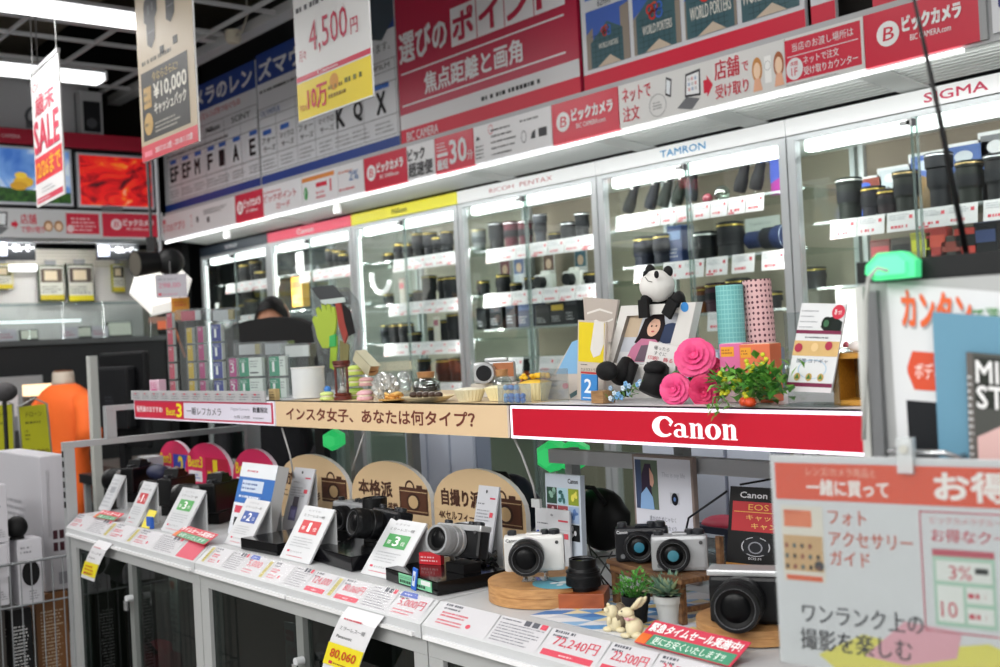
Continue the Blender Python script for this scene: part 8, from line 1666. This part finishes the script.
# yellow-green drone signs
def drone(label, pts, x=-4.62):
    q = [oX(a, b, x) for a, b in pts]; P = q[0]; t = thing('drone_sign', label, 'sign', (x, P.y, P.z), 90, 'yellow-green upright signs'); L = [(v.y - P.y, v.z - P.z) for v in q]
    m = MB(); m.prism(L, 0, .004, mat('#b4b422', .4)); s = Sheet(m, 0, 0, 1, 1); s.P = lambda u, v, l: (sum(c * p[0] for c, p in zip(((1 - u / 100) * (1 - v / 100), u / 100 * (1 - v / 100), u / 100 * v / 100, (1 - u / 100) * v / 100), L)), -.001 * l, sum(c * p[1] for c, p in zip(((1 - u / 100) * (1 - v / 100), u / 100 * (1 - v / 100), u / 100 * v / 100, (1 - u / 100) * v / 100), L)))
    s.text('ドローン', 22, 78, 58, 10, '#3a3c10', 1, 1); s.fine(18, 62, 70, 10, 1, '#55571c', 1, 3); s.fine(14, 30, 20, 24, 3, '#55571c', 1, 4); s.text('7,980', 30, 3, 64, 10, '#55401c', 1, 1); m.build('paper', t)
    m = MB(); w = L[1][0]; m.tube([(-.003, .002, 0), (L[3][0] - .004, .002, L[3][1]), (w / 2, .002, L[3][1] + .03), (L[2][0] + .004, .002, L[2][1]), (w + .003, .002, 0)], .004, mat('#9a9a98', .4)); m.box(0, w, -.003, .01, -P.z, -.001, mat('#5a5a5c')) ; m.build('wire_frame', t)
drone('yellow-green upright sign with black katakana, right one beside the mannequin', ((23, 456), (51, 455), (46, 404), (19, 407)))
drone('yellow-green upright sign cut by the left picture edge', ((-14, 460), (14, 458), (12, 404), (-10, 407)))
P = oX(4, 392, -4.45); t = thing('microphone', 'round dark grey fluffy microphone head at the left picture edge', 'microphone', P, 0); m = MB(); m.sphere((0, 0, 0), .045, mat('#3c3a3c', .9, noise=.3, scale=90), sc=(1.5, 1, .8)); m.build('head', t); m = MB(); m.cyl((0, 0, -.03), (0, 0, -P.z + .001), .008, '#2a2a2c', n=8); m.build('stem', t)
# dark shelf edge behind
m = MB(); m.box(-6.1, -4.9, 2.12, 2.6, 0, .88, mat('#2c2b2a', .6)); m.box(-6.12, -4.88, 2.1, 2.62, .88, .92, mat('#5a5450', .5)); m.build('low_cabinet', None, label='low dark cabinet behind the orange mannequin', cat='cabinet')
# ================================================================== foreground panel at the right
EX = Vector((.973, .23, 0)).normalized(); YAW = math.degrees(math.atan2(EX.y, EX.x))
FP = oY(862, 262, 1.0)
def planeQ(px, py, off=0):
    """point on the panel's front plane (origin FP, direction EX), moved towards the aisle by off"""
    N = Vector((EX.y, -EX.x, 0)); d = ray(px, py); o = FP + N * off; t_ = (o - CAM).dot(N) / d.dot(N); P = CAM + d * t_; return ((P - FP).dot(EX), P.z)
def L(px, py, off=0): return planeQ(px, py, off)
t = thing('rack_panel', 'tall grey display rack panel with black top edge at the right foreground', 'display rack', (FP.x, FP.y, 0), YAW)
zt_ = FP.z; lw = .50
m = MB(); m.box(-.004, lw, .0, .10, 0, zt_ - .022, mat('#a4a6a6', .5)); m.build('frame', t)
m = MB(); m.box(-.006, lw, .0, .10, zt_ - .0215, zt_, mat('#15181a', .4)); m.build('top_cap', t)
m = MB(); m.box(.0045, .016, -.012, -.001, 0, zt_ - .03, mat('#6c6e70', .5)); m.box(-.0035, .004, -.014, -.001, 0, zt_ - .025, mat('#bcbeba', .5)); m.build('side_channel', t)
def sheet_on(name, label, cat, quad, off, c, fn, th=.0015, grp=None):
    q = [L(a, b, off) for a, b in quad]; N = Vector((EX.y, -EX.x, 0)); B = FP + N * off
    t = thing(name, label, cat, (B.x, B.y, 0), YAW, grp); m = MB(); m.prism(q, 0, th, mat(c, .5))
    s = Sheet(m, 0, 0, 1, 1)
    s.P = lambda u, v, l: (sum(k * p[0] for k, p in zip(((1 - u / 100) * (1 - v / 100), u / 100 * (1 - v / 100), u / 100 * v / 100, (1 - u / 100) * v / 100), q)), -.0004 * l, sum(k * p[1] for k, p in zip(((1 - u / 100) * (1 - v / 100), u / 100 * (1 - v / 100), u / 100 * v / 100, (1 - u / 100) * v / 100), q)))
    fn(s); m.build('sheet', t); return t, q
def fk(s):
    s.text('カンタン', 10, 84, 44, 13, '#9a9c9e', 1, 3); s.text('カンタン', 9, 85, 44, 13, '#d85a20', 2, 3); s.text('で選ぶなら', 54, 85, 40, 9, '#4a8a4a', 2, 1)
    s.poly([(10, 70), (14, 76), (70, 76), (70, 62), (14, 62), (10, 68)], '#c8431c', 1); s.text('ボディー内', 15, 66, 30, 6, '#f0e0d8', 2, 1); s.rect(8, 2, 62, 56, '#0a1018', 1); s.poly([(10, 2), (16, 26), (24, 20), (34, 2)], '#1a3ca8', 2)
sheet_on('guide_poster', 'white poster with orange katakana headline on the foreground rack', 'poster', ((905, 560), (1060, 570), (1050, 296), (887, 283)), .002, '#cfd1d3', fk)
t, q = sheet_on('blue_board', 'plain blue-grey board leaning over the white poster on the rack', 'board', ((944, 560), (1080, 572), (1070, 322), (932, 312)), .014, '#5888a0', lambda s: None, .008)
def fmag(s):
    s.rect(8, 74, 92, 24, '#2a3028', 1); s.text('MIRROR', 9, 86, 82, 10.5, '#e0e0e0', 3, 2); s.text('STYLE', 9, 74, 64, 10.5, '#e0e0e0', 3, 2); s.rect(0, 0, 6, 100, '#55504c', 1); s.fine(1, 50, 4, 40, 12, '#c8c8c8', 2)
    s.poly([(8, 0), (100, 0), (100, 72), (60, 74), (30, 66), (8, 60)], '#c8a4a0', 1); s.poly([(60, 50), (78, 66), (100, 70), (100, 10), (72, 14), (50, 30)], '#2a2420', 2); s.ring(78, 40, 22, 18, .25, '#6a6040', 3); s.ell(78, 40, 10, 9, '#8a7448', 4)
sheet_on('magazine', 'camera magazine with white capitals on its cover, leaning on the blue board', 'magazine', ((973, 562), (1090, 572), (1080, 362), (966, 352)), .024, '#3a3c38', fmag, .006)
# wire hook and clip
N = Vector((EX.y, -EX.x, 0))
a, z1 = L(890, 452, .05); b, _ = L(952, 452, .05)
B = FP + N * .05
t = thing('wire_ledge', 'chrome wire rail with a bent end holding the papers on the rack', 'rail', (B.x, B.y, 0), YAW)
m = MB(); m.tube([(a, 0, z1), (b - .006, 0, z1), (b, .003, z1 - .003), (b + .001, .012, z1 - .006), (b, .048, z1 - .006)], .0028, mat('#b8babc', .25, .8)); m.build('wire', t)
m = MB(); m.tube([(a, 0, z1), (a - .002, .02, z1), (a, .048, z1)], .0028, mat('#b8babc', .25, .8)); m.build('bracket', t)
# orange-topped sign
def fs(s):
    s.rect(1.5, 79, 97, 17.5, '#dc4a26', 1); s.text('レンズ/カメラ用品と', 13, 90.5, 24, 4.2, '#f0b8a4', 2); s.text('一緒に買って', 13, 81.5, 28, 7.5, '#f6ece8', 2, 2); s.text('お得!!', 56, 81.5, 29, 12.5, '#f6ece8', 2, 3)
    s.rect(3, 40, 15, 36, '#dcd4c8', 1); s.rect(4, 66, 10, 8, '#e07850', 2); s.rect(3.5, 45, 14, 17, '#c8a070', 2); s.rect(4, 40.5, 13, 2.4, '#d85a30', 2); s.text('PHOTO', 4.4, 72, 6, 2, '#c84a20', 3, 1)
    for k in range(14): s.ell(4.6 + (k % 5) * 2.8, 47 + (k // 5) * 5, .7, 1.3, ['#3a2c24', '#8a4030', '#4a5a5c'][k % 3], 3, 8)
    s.ell(16, 48, 1.8, 2.4, '#2a2c34', 3, 10)
    s.text('フォト', 20, 68, 13, 7, '#c8502c', 2, 1); s.text('アクセサリー', 20, 58, 28, 7, '#c8502c', 2, 1); s.text('ガイド', 20, 49, 13.5, 7, '#c8502c', 2, 1)
    s.rect(50.5, 23, 48, .6, '#c84058', 2); s.rect(50.5, 76, 48, .6, '#c84058', 2); s.rect(50.5, 23, .4, 53.5, '#c84058', 2); s.text('ビックカメラグループで使える', 54, 71, 34, 3.4, '#d88a90', 2); s.text('お得なクーポン付', 54, 63, 38, 6, '#c83a50', 2, 1)
    for u in (54, 75): s.rect(u, 26, 19, 34, '#a8c8b4', 1); s.rect(u, 57, 19, 3, '#b84a5c', 2)
    for u, a_ in ((55, '3%'), (76, '5%')): s.rect(u, 46, 17, 9, '#dfe0dc', 2); s.text(a_, u + 4, 47, 7, 6, '#c83a50', 3); s.rect(u, 28, 8, 16, '#dfe0dc', 2); s.text('10', u + 1, 30, 5, 7, '#c83a50', 3); s.rect(u + 9, 28, 8, 7, '#dfe0dc', 2); s.rect(u + 9, 37, 8, 7, '#dfe0dc', 2); s.fine(u + 9.5, 29, 7, 5, 1, '#c83a50', 3); s.fine(u + 9.5, 38, 7, 5, 1, '#c83a50', 3)
    s.rect(75, 26, 19, 5, '#3a8a5a', 3); s.rect(67, 50, 4, 2.6, '#26302c', 3)
    s.poly([(20, 0), (62, 0), (90, 0), (88, 10), (70, 20), (48, 14), (30, 18), (14, 6)], '#dcd260', 1); s.poly([(30, 8), (44, 26), (62, 24), (60, 12), (44, 6)], '#dca0ac', 2)
    s.text('ワンランク上の', 9, 21, 41, 9, '#3c3c42', 3, 1); s.text('撮影を楽しむ', 8, 8, 38, 10, '#3c3c42', 3, 1)
q = [L(779, 655, .06), L(1015, 690, .06), L(1055, 478, .06), L(770, 455, .06)]
def lsheet():
    W_ = q[1][0] - q[0][0]; P0_ = q[3]; H_ = q[3][1] - q[0][1]; B = FP + N * .06
    t = thing('offer_sign', 'white offer sign with orange top band and coupons hanging in the right foreground', 'sign', (B.x, B.y, 0), YAW)
    w = .283; h = .205; T = TR((q[3][0], 0, q[3][1] - h)) ; m = MB(); m.box(0, w, 0, .002, 0, h, mat('#d2d2d5', .35), T=T); s = Sheet(m, 0, 0, w, h, 100, 100, 0, T, lay=.0004); fs(s); m.build('printed_sheet', t)
    m = MB(); m.box(0, w, -.0035, -.0025, 0, h, glass('#f4f6f6', .12, .05), T=T); m.build('clear_sleeve', t)
    c, z = L(906, 462, .062); m = MB(); m.box(c - .007, c + .007, -.006, .006, z - .010, z + .022, glass('#dfe3e0', .3, .1, .45)); m.cyl((c, -.008, z + .012), (c, .008, z + .012), .004, '#b0b0a8', n=12); m.build('clip', t)
lsheet()
# green hexagon lamp on top with grey cable
c, z = L(890, 266, .02); B = FP + N * .02; t = thing('glowing_hexagon', 'large glowing green hexagonal lamp on the top corner of the foreground rack', 'lamp', (B.x, B.y, 0), YAW)
T = TR((c, 0, z)); rr = .026; o = [(rr * 1.02 * math.cos(math.radians(a)), rr * .72 * math.sin(math.radians(a))) for a in (10, 50, 125, 180, 235, 350)]
o = [(.024, -.012), (.025, .004), (.014, .013), (-.010, .013), (-.022, .002), (-.023, -.006), (-.015, -.013)]
m = MB(); m.prism(o, -.004, .016, mat('#4ad88c', .4, emit=.75), T=T); m.prism([(x * .7, z_ * .7) for x, z_ in o], -.009, -.004, mat('#5ae09a', .4, emit=.75), T=T); m.build('shade', t)
p = [L(*a, .03) for a in ((888, 271), (877, 268), (868, 278), (865, 300), (865, 360), (863, 440))]
m = MB(); m.tube([(x, -.008, z_) for x, z_ in p], .0022, mat('#a8aaa6', .5)); m.build('cable', t)
# thin black diagonal pole
B = FP + Vector((EX.x * .0, EX.y * .0, 0)); p0 = L(968, 262, -.05); p1 = L(910, -20, -.05); p2 = L(935, 110, -.05)
m = MB(); m.tube([(p0[0], .05, p0[1] - .001), (p2[0] + .003, .05, p2[1]), (p1[0], .05, p1[1])], [.0032, .0026, .0016], mat('#141416', .4)); m.build('thin_pole', None, loc=(FP.x, FP.y, 0), rz=YAW, label='thin black pole leaning up from the top of the foreground rack', cat='pole')
# ================================================================== colour management
vs = SC.view_settings
SC.display_settings.display_device = 'sRGB'; vs.view_transform = 'Standard'; vs.look = 'None'; vs.gamma = 1; vs.use_curve_mapping = False; vs.exposure = -0.13
SC.cycles.max_bounces = 8; SC.cycles.diffuse_bounces = 3; SC.cycles.glossy_bounces = 3; SC.cycles.transparent_max_bounces = 16; SC.cycles.caustics_reflective = False; SC.cycles.caustics_refractive = False
SC.cycles.sample_clamp_indirect = 4
